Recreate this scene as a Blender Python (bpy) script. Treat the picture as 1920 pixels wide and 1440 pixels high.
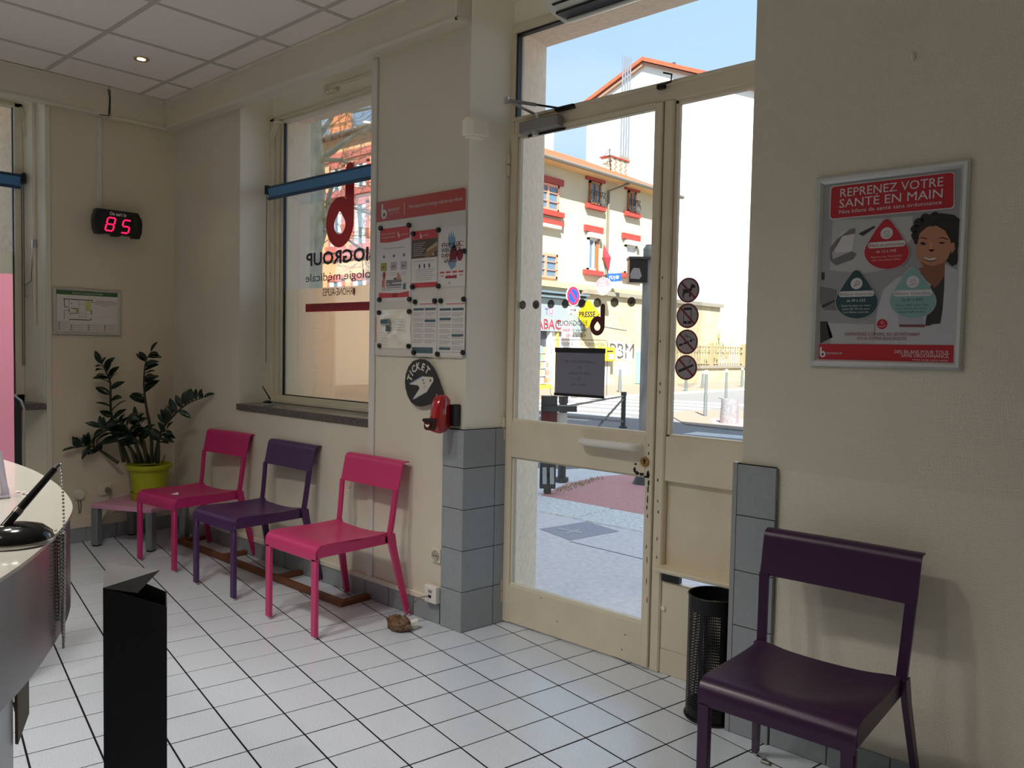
import bpy, bmesh, math, random
from mathutils import Vector, Matrix
random.seed(7)
for o in list(bpy.data.objects):
    bpy.data.objects.remove(o)
SC = bpy.context.scene
COL = SC.collection
PI = math.pi

# ------------------------------------------------------------------ camera
# world frame: X runs along the street wall, Y points out to the street, Z up; the floor is z = 0
F_PX = 1485.2
EYE = Vector((0.0, 0.0, 1.385))
_yaw, _pitch, _roll = math.radians(-42.0055), math.radians(-2.658), math.radians(1.116)
_fwd = Vector((math.sin(_yaw) * math.cos(_pitch), math.cos(_yaw) * math.cos(_pitch), math.sin(_pitch)))
_r0 = Vector((math.cos(_yaw), -math.sin(_yaw), 0.0))
_u0 = _r0.cross(_fwd)
_right = _r0 * math.cos(_roll) + _u0 * math.sin(_roll)
_up = _u0 * math.cos(_roll) - _r0 * math.sin(_roll)
cd = bpy.data.cameras.new('camera')
cd.sensor_fit = 'HORIZONTAL'; cd.sensor_width = 36.0
cd.lens = F_PX / 1920 * 36.0
cd.clip_start = 0.05; cd.clip_end = 500
cam = bpy.data.objects.new('camera', cd); COL.objects.link(cam)
cam.matrix_world = Matrix(((_right.x, _up.x, -_fwd.x, EYE.x), (_right.y, _up.y, -_fwd.y, EYE.y),
                           (_right.z, _up.z, -_fwd.z, EYE.z), (0, 0, 0, 1)))
SC.camera = cam

# ------------------------------------------------------------------ world, sun, exposure
SC.view_settings.view_transform = 'Standard'
SC.view_settings.look = 'None'
SC.view_settings.gamma = 1.0
SC.view_settings.use_curve_mapping = False
SC.view_settings.exposure = EXPOSURE = 0.58
SKY = 0.82
SUN = 11.0
FILL_W = 10.5
FILL_LAMPS = ((-3.1, 0.5), (-2.3, 0.6), (-3.0, -1.3), (-1.8, -0.9))     # unseen fill lamps under the ceiling, added to brighten the room
wd = bpy.data.worlds.new('sky'); SC.world = wd; wd.use_nodes = True
wn, wl = wd.node_tree.nodes, wd.node_tree.links
wn.clear()
w_out = wn.new('ShaderNodeOutputWorld'); w_bg = wn.new('ShaderNodeBackground'); w_bg.inputs[1].default_value = SKY
w_tc = wn.new('ShaderNodeTexCoord'); w_sep = wn.new('ShaderNodeSeparateXYZ')
w_ramp = wn.new('ShaderNodeValToRGB')
e = w_ramp.color_ramp.elements
e[0].position = 0.0; e[0].color = (0.80, 0.92, 1.0, 1)
e[1].position = 0.75; e[1].color = (0.40, 0.61, 0.93, 1)
x = w_ramp.color_ramp.elements.new(0.22); x.color = (0.475, 0.69, 0.95, 1)
w_noise = wn.new('ShaderNodeTexNoise'); w_noise.inputs['Scale'].default_value = 3.2; w_noise.inputs['Detail'].default_value = 6
w_map = wn.new('ShaderNodeMapping'); w_map.inputs['Scale'].default_value = (1, 1, 2.6)
w_cr = wn.new('ShaderNodeValToRGB'); w_cr.color_ramp.elements[0].position = 0.45; w_cr.color_ramp.elements[1].position = 0.8
w_cr.color_ramp.elements[1].color = (0.55, 0.55, 0.55, 1)
w_mix = wn.new('ShaderNodeMixRGB'); w_mix.inputs[2].default_value = (0.84, 0.92, 1.0, 1)
wl.new(w_tc.outputs['Generated'], w_sep.inputs[0]); wl.new(w_sep.outputs['Z'], w_ramp.inputs[0])
wl.new(w_tc.outputs['Generated'], w_map.inputs[0]); wl.new(w_map.outputs[0], w_noise.inputs['Vector'])
wl.new(w_noise.outputs[0], w_cr.inputs[0]); wl.new(w_cr.outputs[0], w_mix.inputs[0])
wl.new(w_ramp.outputs[0], w_mix.inputs[1]); wl.new(w_mix.outputs[0], w_bg.inputs[0]); wl.new(w_bg.outputs[0], w_out.inputs[0])
sd = bpy.data.lights.new('sun', 'SUN'); sd.energy = SUN; sd.angle = math.radians(0.6); sd.color = (1.0, 0.955, 0.88)
sun = bpy.data.objects.new('sun', sd); COL.objects.link(sun)
sun.rotation_euler = Vector((0.64, -0.76, 1.0)).to_track_quat('Z', 'Y').to_euler()
SC.cycles.max_bounces = 10; SC.cycles.diffuse_bounces = 6; SC.cycles.glossy_bounces = 4
SC.cycles.transmission_bounces = 8; SC.cycles.transparent_max_bounces = 16
SC.cycles.sample_clamp_indirect = 6.0
SC.cycles.caustics_reflective = False; SC.cycles.caustics_refractive = False

# ------------------------------------------------------------------ measuring helpers: a sight line met with a real plane
def ray(px, py):
    return _right * ((px - 960) / F_PX) - _up * ((py - 720) / F_PX) + _fwd
def on_y(px, py, y):
    d = ray(px, py); return EYE + d * (y / d.y)
def on_x(px, py, x):
    d = ray(px, py); return EYE + d * (x / d.x)
def on_z(px, py, z=0.0):
    d = ray(px, py); return EYE + d * ((z - EYE.z) / d.z)
def at_d(px, py, dist):
    d = ray(px, py); return EYE + d * (dist / math.hypot(d.x, d.y))

# ------------------------------------------------------------------ materials
def lin(c):
    out = []
    for v in c:
        v /= 255.0
        out.append(v / 12.92 if v <= 0.04045 else ((v + 0.055) / 1.055) ** 2.4)
    return tuple(out) + (1.0,)
MATS = {}
def M(name, rgb, rough=0.55, metal=0.0, noise=None, bump=None, spec=0.5, emit=None, coat=0.0, rand=0.0):
    """noise=(scale, amount[, stretch]) value mottling; bump=(kind, scale, strength, distance)"""
    if name in MATS: return MATS[name]
    m = bpy.data.materials.new(name); m.use_nodes = True
    nt = m.node_tree; n, l = nt.nodes, nt.links
    b = n['Principled BSDF']
    b.inputs['Base Color'].default_value = lin(rgb)
    b.inputs['Roughness'].default_value = rough; b.inputs['Metallic'].default_value = metal
    b.inputs['Specular IOR Level'].default_value = spec
    b.inputs['Coat Weight'].default_value = coat
    tc = None
    def coord():
        nonlocal tc
        if tc is None: tc = n.new('ShaderNodeTexCoord')
        return tc.outputs['Object']
    if noise or rand:
        hsv = n.new('ShaderNodeHueSaturation'); hsv.inputs['Color'].default_value = lin(rgb)
        val = None
        if noise:
            nz = n.new('ShaderNodeTexNoise'); nz.inputs['Scale'].default_value = noise[0]; nz.inputs['Detail'].default_value = 5
            if len(noise) > 2:
                mp = n.new('ShaderNodeMapping'); mp.inputs['Scale'].default_value = noise[2]
                l.new(coord(), mp.inputs[0]); l.new(mp.outputs[0], nz.inputs['Vector'])
            else: l.new(coord(), nz.inputs['Vector'])
            mr = n.new('ShaderNodeMapRange'); mr.inputs[1].default_value = 0.3; mr.inputs[2].default_value = 0.7
            mr.inputs[3].default_value = 1 - noise[1]; mr.inputs[4].default_value = 1 + noise[1]
            l.new(nz.outputs[0], mr.inputs[0]); val = mr.outputs[0]
        if rand:
            oi = n.new('ShaderNodeObjectInfo'); m2 = n.new('ShaderNodeMapRange')
            m2.inputs[3].default_value = 1 - rand; m2.inputs[4].default_value = 1 + rand
            l.new(oi.outputs['Random'], m2.inputs[0])
            if val is None: val = m2.outputs[0]
            else:
                mm = n.new('ShaderNodeMath'); mm.operation = 'MULTIPLY'; l.new(val, mm.inputs[0]); l.new(m2.outputs[0], mm.inputs[1]); val = mm.outputs[0]
        l.new(val, hsv.inputs['Value']); l.new(hsv.outputs[0], b.inputs['Base Color'])
    if bump:
        kind, scale, st, dist = bump
        bp = n.new('ShaderNodeBump'); bp.inputs['Strength'].default_value = st; bp.inputs['Distance'].default_value = dist
        if kind == 'noise':
            t = n.new('ShaderNodeTexNoise'); t.inputs['Scale'].default_value = scale; t.inputs['Detail'].default_value = 4
            l.new(coord(), t.inputs['Vector']); h = t.outputs[0]
        elif kind == 'weave':      # woven glass-fibre wallpaper: fine ribs both ways
            sp = n.new('ShaderNodeSeparateXYZ'); ad = n.new('ShaderNodeMath'); cb = n.new('ShaderNodeCombineXYZ')
            l.new(coord(), sp.inputs[0]); l.new(sp.outputs['X'], ad.inputs[0]); l.new(sp.outputs['Y'], ad.inputs[1])
            l.new(ad.outputs[0], cb.inputs['X']); l.new(sp.outputs['Z'], cb.inputs['Y'])
            w1 = n.new('ShaderNodeTexWave'); w1.bands_direction = 'X'; w1.inputs['Scale'].default_value = scale; w1.inputs['Distortion'].default_value = 1.2
            w2 = n.new('ShaderNodeTexWave'); w2.bands_direction = 'Y'; w2.inputs['Scale'].default_value = scale * 1.15; w2.inputs['Distortion'].default_value = 1.2
            l.new(cb.outputs[0], w1.inputs['Vector']); l.new(cb.outputs[0], w2.inputs['Vector'])
            mu = n.new('ShaderNodeMath'); mu.operation = 'MULTIPLY'; l.new(w1.outputs['Fac'], mu.inputs[0]); l.new(w2.outputs['Fac'], mu.inputs[1]); h = mu.outputs[0]
        elif kind == 'check':
            t = n.new('ShaderNodeTexChecker'); t.inputs['Scale'].default_value = scale; l.new(coord(), t.inputs['Vector']); h = t.outputs['Fac']
        elif kind == 'wave':
            t = n.new('ShaderNodeTexWave'); t.bands_direction = 'Y'; t.inputs['Scale'].default_value = scale; l.new(coord(), t.inputs['Vector']); h = t.outputs['Fac']
        l.new(h, bp.inputs['Height']); l.new(bp.outputs[0], b.inputs['Normal'])
    if emit:
        b.inputs['Emission Color'].default_value = lin(emit[0]); b.inputs['Emission Strength'].default_value = emit[1]
    MATS[name] = m
    return m
def glass_mat(name, tint, gloss=1.0):
    m = bpy.data.materials.new(name); m.use_nodes = True; n, l = m.node_tree.nodes, m.node_tree.links; n.clear()
    o = n.new('ShaderNodeOutputMaterial'); mx = n.new('ShaderNodeMixShader'); tr = n.new('ShaderNodeBsdfTransparent'); gl = n.new('ShaderNodeBsdfGlossy')
    fr = n.new('ShaderNodeFresnel'); fr.inputs[0].default_value = 1.35
    gl.inputs['Roughness'].default_value = 0.02; tr.inputs[0].default_value = tint + (1,)
    mu = n.new('ShaderNodeMath'); mu.operation = 'MULTIPLY'; mu.inputs[1].default_value = gloss
    l.new(fr.outputs[0], mu.inputs[0]); l.new(mu.outputs[0], mx.inputs[0])
    l.new(tr.outputs[0], mx.inputs[1]); l.new(gl.outputs[0], mx.inputs[2]); l.new(mx.outputs[0], o.inputs[0])
    MATS[name] = m; return m
def frost_mat(name, rgb, clear):
    m = bpy.data.materials.new(name); m.use_nodes = True; n, l = m.node_tree.nodes, m.node_tree.links; n.clear()
    o = n.new('ShaderNodeOutputMaterial'); mx = n.new('ShaderNodeMixShader'); tl = n.new('ShaderNodeBsdfTranslucent'); rf = n.new('ShaderNodeBsdfRefraction')
    tl.inputs[0].default_value = lin(rgb); rf.inputs['Color'].default_value = lin(rgb); rf.inputs['Roughness'].default_value = 0.42; rf.inputs['IOR'].default_value = 1.25; mx.inputs[0].default_value = clear
    l.new(tl.outputs[0], mx.inputs[1]); l.new(rf.outputs[0], mx.inputs[2]); l.new(mx.outputs[0], o.inputs[0])
    MATS[name] = m; return m
def film_mat(name, rgb, through):
    m = bpy.data.materials.new(name); m.use_nodes = True; n, l = m.node_tree.nodes, m.node_tree.links; n.clear()
    o = n.new('ShaderNodeOutputMaterial'); mx = n.new('ShaderNodeMixShader'); tl = n.new('ShaderNodeBsdfTranslucent'); df = n.new('ShaderNodeBsdfDiffuse')
    tl.inputs[0].default_value = lin(rgb); df.inputs[0].default_value = lin(rgb); mx.inputs[0].default_value = through
    l.new(df.outputs[0], mx.inputs[1]); l.new(tl.outputs[0], mx.inputs[2]); l.new(mx.outputs[0], o.inputs[0])
    MATS[name] = m; return m
def sheer_mat(name, rgb, cover):
    m = bpy.data.materials.new(name); m.use_nodes = True; n, l = m.node_tree.nodes, m.node_tree.links; n.clear()
    o = n.new('ShaderNodeOutputMaterial'); mx = n.new('ShaderNodeMixShader'); tr = n.new('ShaderNodeBsdfTransparent'); df = n.new('ShaderNodeBsdfDiffuse')
    df.inputs[0].default_value = lin(rgb); mx.inputs[0].default_value = cover
    l.new(tr.outputs[0], mx.inputs[1]); l.new(df.outputs[0], mx.inputs[2]); l.new(mx.outputs[0], o.inputs[0])
    MATS[name] = m; return m

# ------------------------------------------------------------------ mesh helpers
class MB:
    def __init__(s): s.v = []; s.f = []; s.mi = []
    def add(s, vs, fs, mi=0):
        k = len(s.v); s.v += [tuple(p) for p in vs]
        s.f += [tuple(i + k for i in f) for f in fs]; s.mi += [mi] * len(fs); return s
    def box(s, x0, y0, z0, x1, y1, z1, mi=0):
        return s.add([(x0, y0, z0), (x1, y0, z0), (x1, y1, z0), (x0, y1, z0), (x0, y0, z1), (x1, y0, z1), (x1, y1, z1), (x0, y1, z1)],
                     [(0, 3, 2, 1), (4, 5, 6, 7), (0, 1, 5, 4), (1, 2, 6, 5), (2, 3, 7, 6), (3, 0, 4, 7)], mi)
    def cbox(s, x0, y0, z0, x1, y1, z1, c, mi=0):   # box with chamfered edges
        xs, ys, zs = (x0, x1), (y0, y1), (z0, z1); vs = {}; L = []
        for i in (0, 1):
            for j in (0, 1):
                for k in (0, 1):
                    sx, sy, sz = (c, -c)[i], (c, -c)[j], (c, -c)[k]
                    for a, d in ((0, (0, sy, sz)), (1, (sx, 0, sz)), (2, (sx, sy, 0))):
                        vs[i, j, k, a] = len(L); L.append((xs[i] + d[0], ys[j] + d[1], zs[k] + d[2]))
        fs = []
        for a in (0, 1, 2):
            b, d = [q for q in (0, 1, 2) if q != a]
            for e in (0, 1):
                def key(p, q, ax):
                    kk = [0, 0, 0]; kk[a] = e; kk[b] = p; kk[d] = q; return vs[kk[0], kk[1], kk[2], ax]
                fs.append([key(0, 0, a), key(1, 0, a), key(1, 1, a), key(0, 1, a)])
        for a in (0, 1, 2):      # edge along axis a
            b, d = [q for q in (0, 1, 2) if q != a]
            for p in (0, 1):
                for q in (0, 1):
                    def key(t, ax):
                        kk = [0, 0, 0]; kk[a] = t; kk[b] = p; kk[d] = q; return vs[kk[0], kk[1], kk[2], ax]
                    fs.append([key(0, b), key(1, b), key(1, d), key(0, d)])
        for i in (0, 1):
            for j in (0, 1):
                for k in (0, 1): fs.append([vs[i, j, k, 0], vs[i, j, k, 1], vs[i, j, k, 2]])
        return s.add(L, fs, mi)
    def prism(s, poly, lo, hi, axis='z', mi=0):
        n = len(poly)
        def P(a, b, h): return (a, b, h) if axis == 'z' else ((a, h, b) if axis == 'y' else (h, a, b))
        vs = [P(a, b, lo) for a, b in poly] + [P(a, b, hi) for a, b in poly]
        fs = [tuple(range(n))[::-1], tuple(range(n, 2 * n))] + [(i, (i + 1) % n, n + (i + 1) % n, n + i) for i in range(n)]
        return s.add(vs, fs, mi)
    def tube(s, pts, r, n=8, cap=True, mi=0):
        pts = [Vector(p) for p in pts]; rs = r if isinstance(r, (list, tuple)) else [r] * len(pts)
        vs, fs = [], []; prev = None
        for i, p in enumerate(pts):
            t = (pts[min(i + 1, len(pts) - 1)] - pts[max(i - 1, 0)]).normalized()
            if prev is None:
                a = Vector((0, 0, 1)) if abs(t.z) < 0.9 else Vector((1, 0, 0)); u = t.cross(a).normalized()
            else: u = (prev - t * prev.dot(t)).normalized()
            prev = u; w = t.cross(u)
            for k in range(n):
                q = 2 * PI * k / n; vs.append(p + (u * math.cos(q) + w * math.sin(q)) * rs[i])
        for i in range(len(pts) - 1):
            for k in range(n): fs.append((i * n + k, i * n + (k + 1) % n, (i + 1) * n + (k + 1) % n, (i + 1) * n + k))
        if cap: fs += [tuple(range(n))[::-1], tuple(range((len(pts) - 1) * n, len(pts) * n))]
        return s.add(vs, fs, mi)
    def bar(s, a, b, w, h, up=(0, 0, 1), mi=0):     # rectangular bar, w across, h along the up side
        a, b = Vector(a), Vector(b); t = (b - a).normalized(); x = t.cross(Vector(up)).normalized(); y = x.cross(t)
        vs = [p + x * (i * w / 2) + y * (j * h / 2) for p in (a, b) for i, j in ((-1, -1), (1, -1), (1, 1), (-1, 1))]
        return s.add(vs, [(3, 2, 1, 0), (4, 5, 6, 7), (0, 1, 5, 4), (1, 2, 6, 5), (2, 3, 7, 6), (3, 0, 4, 7)], mi)
    def lathe(s, prof, c=(0, 0, 0), n=24, mi=0, sx=1.0, sy=1.0):
        vs, fs = [], []
        for r, z in prof:
            for k in range(n): vs.append((c[0] + sx * r * math.cos(2 * PI * k / n), c[1] + sy * r * math.sin(2 * PI * k / n), c[2] + z))
        for i in range(len(prof) - 1):
            for k in range(n): fs.append((i * n + k, i * n + (k + 1) % n, (i + 1) * n + (k + 1) % n, (i + 1) * n + k))
        if prof[0][0] > 1e-6: fs.append(tuple(range(n))[::-1])
        if prof[-1][0] > 1e-6: fs.append(tuple(range((len(prof) - 1) * n, len(prof) * n)))
        return s.add(vs, fs, mi)
    def grid(s, rows, mi=0):      # rows of points -> sheet
        k = len(rows[0]); vs = [p for r in rows for p in r]
        return s.add(vs, [(i * k + j, i * k + j + 1, (i + 1) * k + j + 1, (i + 1) * k + j) for i in range(len(rows) - 1) for j in range(k - 1)], mi)
    def ball(s, c, r, n=8, m=6, sq=(1, 1, 1), mi=0):
        prof = [(max(1e-5, r * math.sin(PI * i / m)), -r * math.cos(PI * i / m)) for i in range(m + 1)]
        k = len(s.v); s.lathe(prof, (0, 0, 0), n, mi)
        for i in range(k, len(s.v)): p = s.v[i]; s.v[i] = (c[0] + p[0] * sq[0], c[1] + p[1] * sq[1], c[2] + p[2] * sq[2])
        return s
    def moved(s, mat):
        s.v = [tuple(mat @ Vector(p)) for p in s.v]; return s
    def mesh(s, name, mats, smooth=None, fix=True):
        me = bpy.data.meshes.new(name); me.from_pydata(s.v, [], s.f)
        if not isinstance(mats, (list, tuple)): mats = [mats]
        for m in mats: me.materials.append(m)
        if len(mats) > 1: me.polygons.foreach_set('material_index', s.mi)
        if fix:
            bm = bmesh.new(); bm.from_mesh(me); bmesh.ops.remove_doubles(bm, verts=bm.verts, dist=1e-6)
            bmesh.ops.recalc_face_normals(bm, faces=bm.faces); bm.to_mesh(me); bm.free()
        if smooth is not None:
            me.polygons.foreach_set('use_smooth', [True] * len(me.polygons)); me.set_sharp_from_angle(angle=math.radians(smooth))
        me.update(); return me
    def build(s, name, mats, parent=None, smooth=None, kind=None, label=None, fix=True):
        return link(name, s.mesh(name, mats, smooth, fix), parent, kind, label)
def link(name, me, parent=None, kind=None, label=None, loc=None):
    o = bpy.data.objects.new(name, me); COL.objects.link(o)
    if parent is not None:
        o.parent = parent
        if parent.parent is None: o.matrix_parent_inverse = Matrix.Translation(-parent.location) @ Matrix() if parent.get('_w') else Matrix()
    if loc: o.location = loc
    if kind: o['kind'] = kind
    if label: o['label'] = label
    return o
def thing(name, label, cat, loc=(0, 0, 0), rz=0.0, group=None):
    o = bpy.data.objects.new(name, None); COL.objects.link(o); o.empty_display_size = 0.1
    o.location = loc; o.rotation_euler = (0, 0, rz); o['label'] = label; o['category'] = cat
    if group: o['group'] = group
    return o
def wthing(name, label, cat, base, group=None):
    """thing whose parts are given in world coordinates: the empty stands at its base, parts keep their place"""
    o = thing(name, label, cat, base, 0, group); o['_w'] = 1; return o
def tag(o, label, cat, group=None):
    o['label'] = label; o['category'] = cat
    if group: o['group'] = group
    return o
def struct(name, loc=(0, 0, 0)):
    o = bpy.data.objects.new(name, None); COL.objects.link(o); o['kind'] = 'structure'; o['_w'] = 1; o.location = loc; return o

# ------------------------------------------------------------------ flat print: shapes and lettering laid on a plane
_tx = {}
def text_geo(body, bold=0.0):
    if (body, bold) in _tx: return _tx[body, bold]
    cu = bpy.data.curves.new('t', 'FONT'); cu.body = body; cu.size = 1.0; cu.resolution_u = 2; cu.offset = bold
    ob = bpy.data.objects.new('t', cu); me = ob.to_mesh()
    vs = [(v.co.x, v.co.y) for v in me.vertices]; fs = [tuple(p.vertices) for p in me.polygons]
    ob.to_mesh_clear(); bpy.data.objects.remove(ob); bpy.data.curves.remove(cu)
    if not vs: vs = [(0, 0)]
    _tx[body, bold] = (vs, fs, min(p[0] for p in vs), max(p[0] for p in vs)); return _tx[body, bold]
class Sheet:
    def __init__(s, origin, u, v, lift=0.0004):
        s.o = Vector(origin); s.u = Vector(u).normalized(); s.v = Vector(v).normalized(); s.n = s.u.cross(s.v); s.lift = lift
        s.mb = MB(); s.mats = []; s.layer = 1
    def _mi(s, m):
        if m not in s.mats: s.mats.append(m)
        return s.mats.index(m)
    def P(s, a, b, l): return s.o + s.u * a + s.v * b + s.n * (s.lift * l)
    def poly(s, pts, m, l=None):
        l = s.layer if l is None else l
        s.mb.add([s.P(a, b, l) for a, b in pts], [tuple(range(len(pts)))], s._mi(m)); return s
    def rect(s, a0, b0, a1, b1, m, l=None): return s.poly([(a0, b0), (a1, b0), (a1, b1), (a0, b1)], m, l)
    def disc(s, a, b, r, m, l=None, n=28, ry=None): ry = ry or r; return s.poly([(a + r * math.cos(2 * PI * i / n), b + ry * math.sin(2 * PI * i / n)) for i in range(n)], m, l)
    def ring(s, a, b, r0, r1, m, l=None, n=28):
        l = s.layer if l is None else l; vs = []
        for i in range(n):
            c, d = math.cos(2 * PI * i / n), math.sin(2 * PI * i / n); vs += [s.P(a + r0 * c, b + r0 * d, l), s.P(a + r1 * c, b + r1 * d, l)]
        s.mb.add(vs, [(2 * i, 2 * i + 1, (2 * i + 3) % (2 * n), (2 * i + 2) % (2 * n)) for i in range(n)], s._mi(m)); return s
    def line(s, pts, w, m, l=None):
        for (a, b), (c, d) in zip(pts[:-1], pts[1:]):
            L = math.hypot(c - a, d - b) or 1e-9; p, q = -(d - b) / L * w / 2, (c - a) / L * w / 2
            s.poly([(a + p, b + q), (c + p, d + q), (c - p, d - q), (a - p, b - q)], m, l)
        return s
    def rrect(s, a0, b0, a1, b1, r, m, l=None):
        pts = []
        for cx, cy, t in ((a1 - r, b1 - r, 0), (a0 + r, b1 - r, 90), (a0 + r, b0 + r, 180), (a1 - r, b0 + r, 270)):
            for k in range(6): q = math.radians(t + 18 * k); pts.append((cx + r * math.cos(q), cy + r * math.sin(q)))
        return s.poly(pts, m, l)
    def text(s, body, a, b, h, m, l=None, align='l', width=None, rot=0.0, sx=1.0, bold=0.0):
        """h = cap height; width stretches the line to that length"""
        l = s.layer if l is None else l
        vs, fs, x0, x1 = text_geo(body, bold); k = h / 0.729; kx = k * sx
        if width: kx = width / max(1e-6, x1 - x0)
        off = {'l': -x0, 'c': -(x0 + x1) / 2, 'r': -x1}[align]; c, d = math.cos(rot), math.sin(rot)
        out = []
        for p in vs:
            X, Y = (p[0] + off) * kx, p[1] * k; out.append(s.P(a + X * c - Y * d, b + X * d + Y * c, l))
        s.mb.add(out, fs, s._mi(m)); return s
    def build(s, name, parent=None, kind=None, label=None):
        return link(name, s.mb.mesh(name, s.mats, fix=False), parent, kind, label)
def drop_shape(cx, cy, r, n=20):
    pts = []
    for i in range(n + 1):
        q = math.radians(-225 + 270 * i / n); pts.append((cx + r * math.cos(q), cy + r * math.sin(q)))
    return pts + [(cx + r * 0.16, cy + r * 1.38), (cx, cy + r * 1.46), (cx - r * 0.16, cy + r * 1.38)]
def blob_b(s, cx, cy, r, m, hole, l=None, flip=1):
    """the round-bellied letter b of the laboratory with a drop cut out of its belly (flip = -1 turns it)"""
    l = s.layer if l is None else l
    n = 24; outer = []
    for i in range(n + 1):
        q = math.radians(180 + 18 - 0 + (360 - 36) * i / n); outer.append((q))
    w = r * 0.62
    pts = [(cx + flip * r * math.cos(math.radians(q)), cy + r * 1.08 * math.sin(math.radians(q))) for q in range(-180, 121, 12)]
    pts += [(cx - flip * (r - w), cy + r * 1.02), (cx - flip * (r - w), cy + r * 2.15)]
    pts += [(cx - flip * (r - w / 2) + flip * w / 2 * math.cos(math.radians(q)), cy + r * 2.15 + w / 2 * math.sin(math.radians(q))) for q in range(20, 181, 32)]
    hp = [(cx + (a - cx) , b) for a, b in drop_shape(cx, cy - r * 0.12, r * 0.40)]
    # belly split so the drop is a true opening
    if hole is None:
        import itertools
        bm = bmesh.new(); ov = [bm.verts.new((a, b, 0)) for a, b in pts]; hv = [bm.verts.new((a, b, 0)) for a, b in hp]
        ed = [bm.edges.new((v[i], v[(i + 1) % len(v)])) for v in (ov, hv) for i in range(len(v))]
        bmesh.ops.triangle_fill(bm, use_beauty=True, edges=ed, use_dissolve=False)
        bm.verts.index_update()
        s.mb.add([s.P(v.co.x, v.co.y, l) for v in bm.verts], [tuple(v.index for v in f.verts) for f in bm.faces], s._mi(m)); bm.free()
    else:
        s.poly(pts, m, l); s.poly(hp, hole, l + 0.5)
    return s
# ================================================================== materials of the place
WALLPAPER = M('wallpaper', (218, 212, 194), 0.75, noise=(1.3, 0.05), bump=('weave', 46, 0.35, 0.004))
WALL2 = M('wallpaper_left', (220, 209, 186), 0.75, noise=(0.9, 0.06), bump=('noise', 260, 0.12, 0.002))
PATCH = M('wallpaper_patch', (222, 216, 198), 0.7, noise=(1.6, 0.04), bump=('weave', 40, 0.28, 0.004))
REVEAL = M('reveal_whitened', (250, 245, 228), 0.7, noise=(2, 0.03), bump=('weave', 46, 0.2, 0.003))  # wall tone whitened: window daylight on the reveals put into the colour
STONE = M('roughcast_jamb', (234, 214, 186), 0.9, noise=(28, 0.10), bump=('noise', 130, 0.5, 0.006))
TRIMW = M('trim_paint', (222, 216, 198), 0.5, noise=(3, 0.03))
SOFFIT = M('soffit_paint', (216, 208, 188), 0.55, noise=(2, 0.03))
FRAMEP = M('frame_paint', (226, 218, 196), 0.42, noise=(9, 0.04))
DOORP = M('door_paint', (222, 210, 186), 0.4, noise=(7, 0.05))
GREYTRIM = M('grey_trunking', (214, 212, 204), 0.45)
CEILP = M('ceiling_panel', (240, 232, 226), 0.9, noise=(90, 0.05), bump=('noise', 300, 0.25, 0.002))
CEILR = M('ceiling_rail', (192, 188, 178), 0.5)
TILE = M('floor_tile', (214, 222, 232), 0.23, spec=1.0, noise=(160, 0.10), bump=('noise', 40, 0.06, 0.002), rand=0.03)
GROUT = M('grout', (34, 32, 32), 0.95, spec=0.1)
WTILE = M('wall_tile', (150, 156, 160), 0.4, noise=(90, 0.06), rand=0.04)
GRANITE = M('granite', (92, 90, 88), 0.22, noise=(170, 0.75))
GLASS = glass_mat('pane_glass', (0.985, 0.99, 0.985), 0.6)
FROST = frost_mat('frosted_film', (255, 248, 232), 0.62)
DARK = M('black_crack', (22, 20, 18), 0.9)
BLACK = M('black_plastic', (16, 16, 17), 0.4)
WHITE = M('white_plastic', (232, 230, 222), 0.4)
CHROME = M('brushed_metal', (190, 190, 190), 0.28, 1.0)
LX, SY = -5.76, 2.667          # left wall, street wall
FY = 2.928                     # plane of window and door frames
OY = 3.44                      # outer face of the street wall
CZ = 3.09

# ------------------------------------------------------------------ street wall: piers, sill wall, lintels
def wall_mats(mb):     # inner plaster, reveal, outer stone by where a face lies
    pass
ws = MB()
ws.prism([(LX - 0.77, SY), (-4.815, SY), (-4.862, FY), (-4.862, 2.985), (-5.18, OY), (LX - 0.77, OY)], -0.12, 3.42)
ws.prism([(-3.42, SY), (-2.702, SY), (-2.668, FY), (-2.668, 2.985), (-2.887, OY), (-3.02, OY), (-3.37, 2.985), (-3.37, FY)], -0.12, 3.42)
ws.prism([(-1.28, SY), (2.9, SY), (2.9, OY), (-1.09, OY), (-1.318, 2.985), (-1.318, FY)], -0.12, 3.42)
ws.prism([(-4.815, SY), (-3.42, SY), (-3.37, FY), (-3.37, 2.985), (-3.02, OY), (-5.18, OY), (-4.862, 2.985), (-4.862, FY)], -0.12, 0.935)
ws.prism([(SY, 3.05), (FY, 3.05), (FY, 2.885), (2.985, 2.885), (OY, 3.03), (OY, 3.42), (SY, 3.42)], -5.18, -3.02, 'x')
ws.prism([(SY, 3.07), (FY, 3.07), (FY, 2.955), (2.985, 2.955), (OY, 3.055), (OY, 3.42), (SY, 3.42)], -2.887, -1.09, 'x')
me = ws.mesh('wall_street', [WALLPAPER, REVEAL, STONE])
for p in me.polygons:
    c = p.center
    p.material_index = 2 if c.y > 2.95 else (1 if c.y > SY + 0.003 else 0)
WS = link('wall_street', me, None, 'structure'); WS['_w'] = 1
MB().box(-6.53, -8, 3.42, 14, OY, 13.6).build('wall_upper_storeys', M('outer_render', (214, 204, 186), 0.9), None, None, 'structure')
# smoother repapered lower area beside the door
MB().box(-1.135, SY - 0.0025, 0.0, 2.0, SY + 0.01, 0.975).build('wallpaper_patch', PATCH, WS, label='smoother lighter lower strip of wallpaper')

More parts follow.
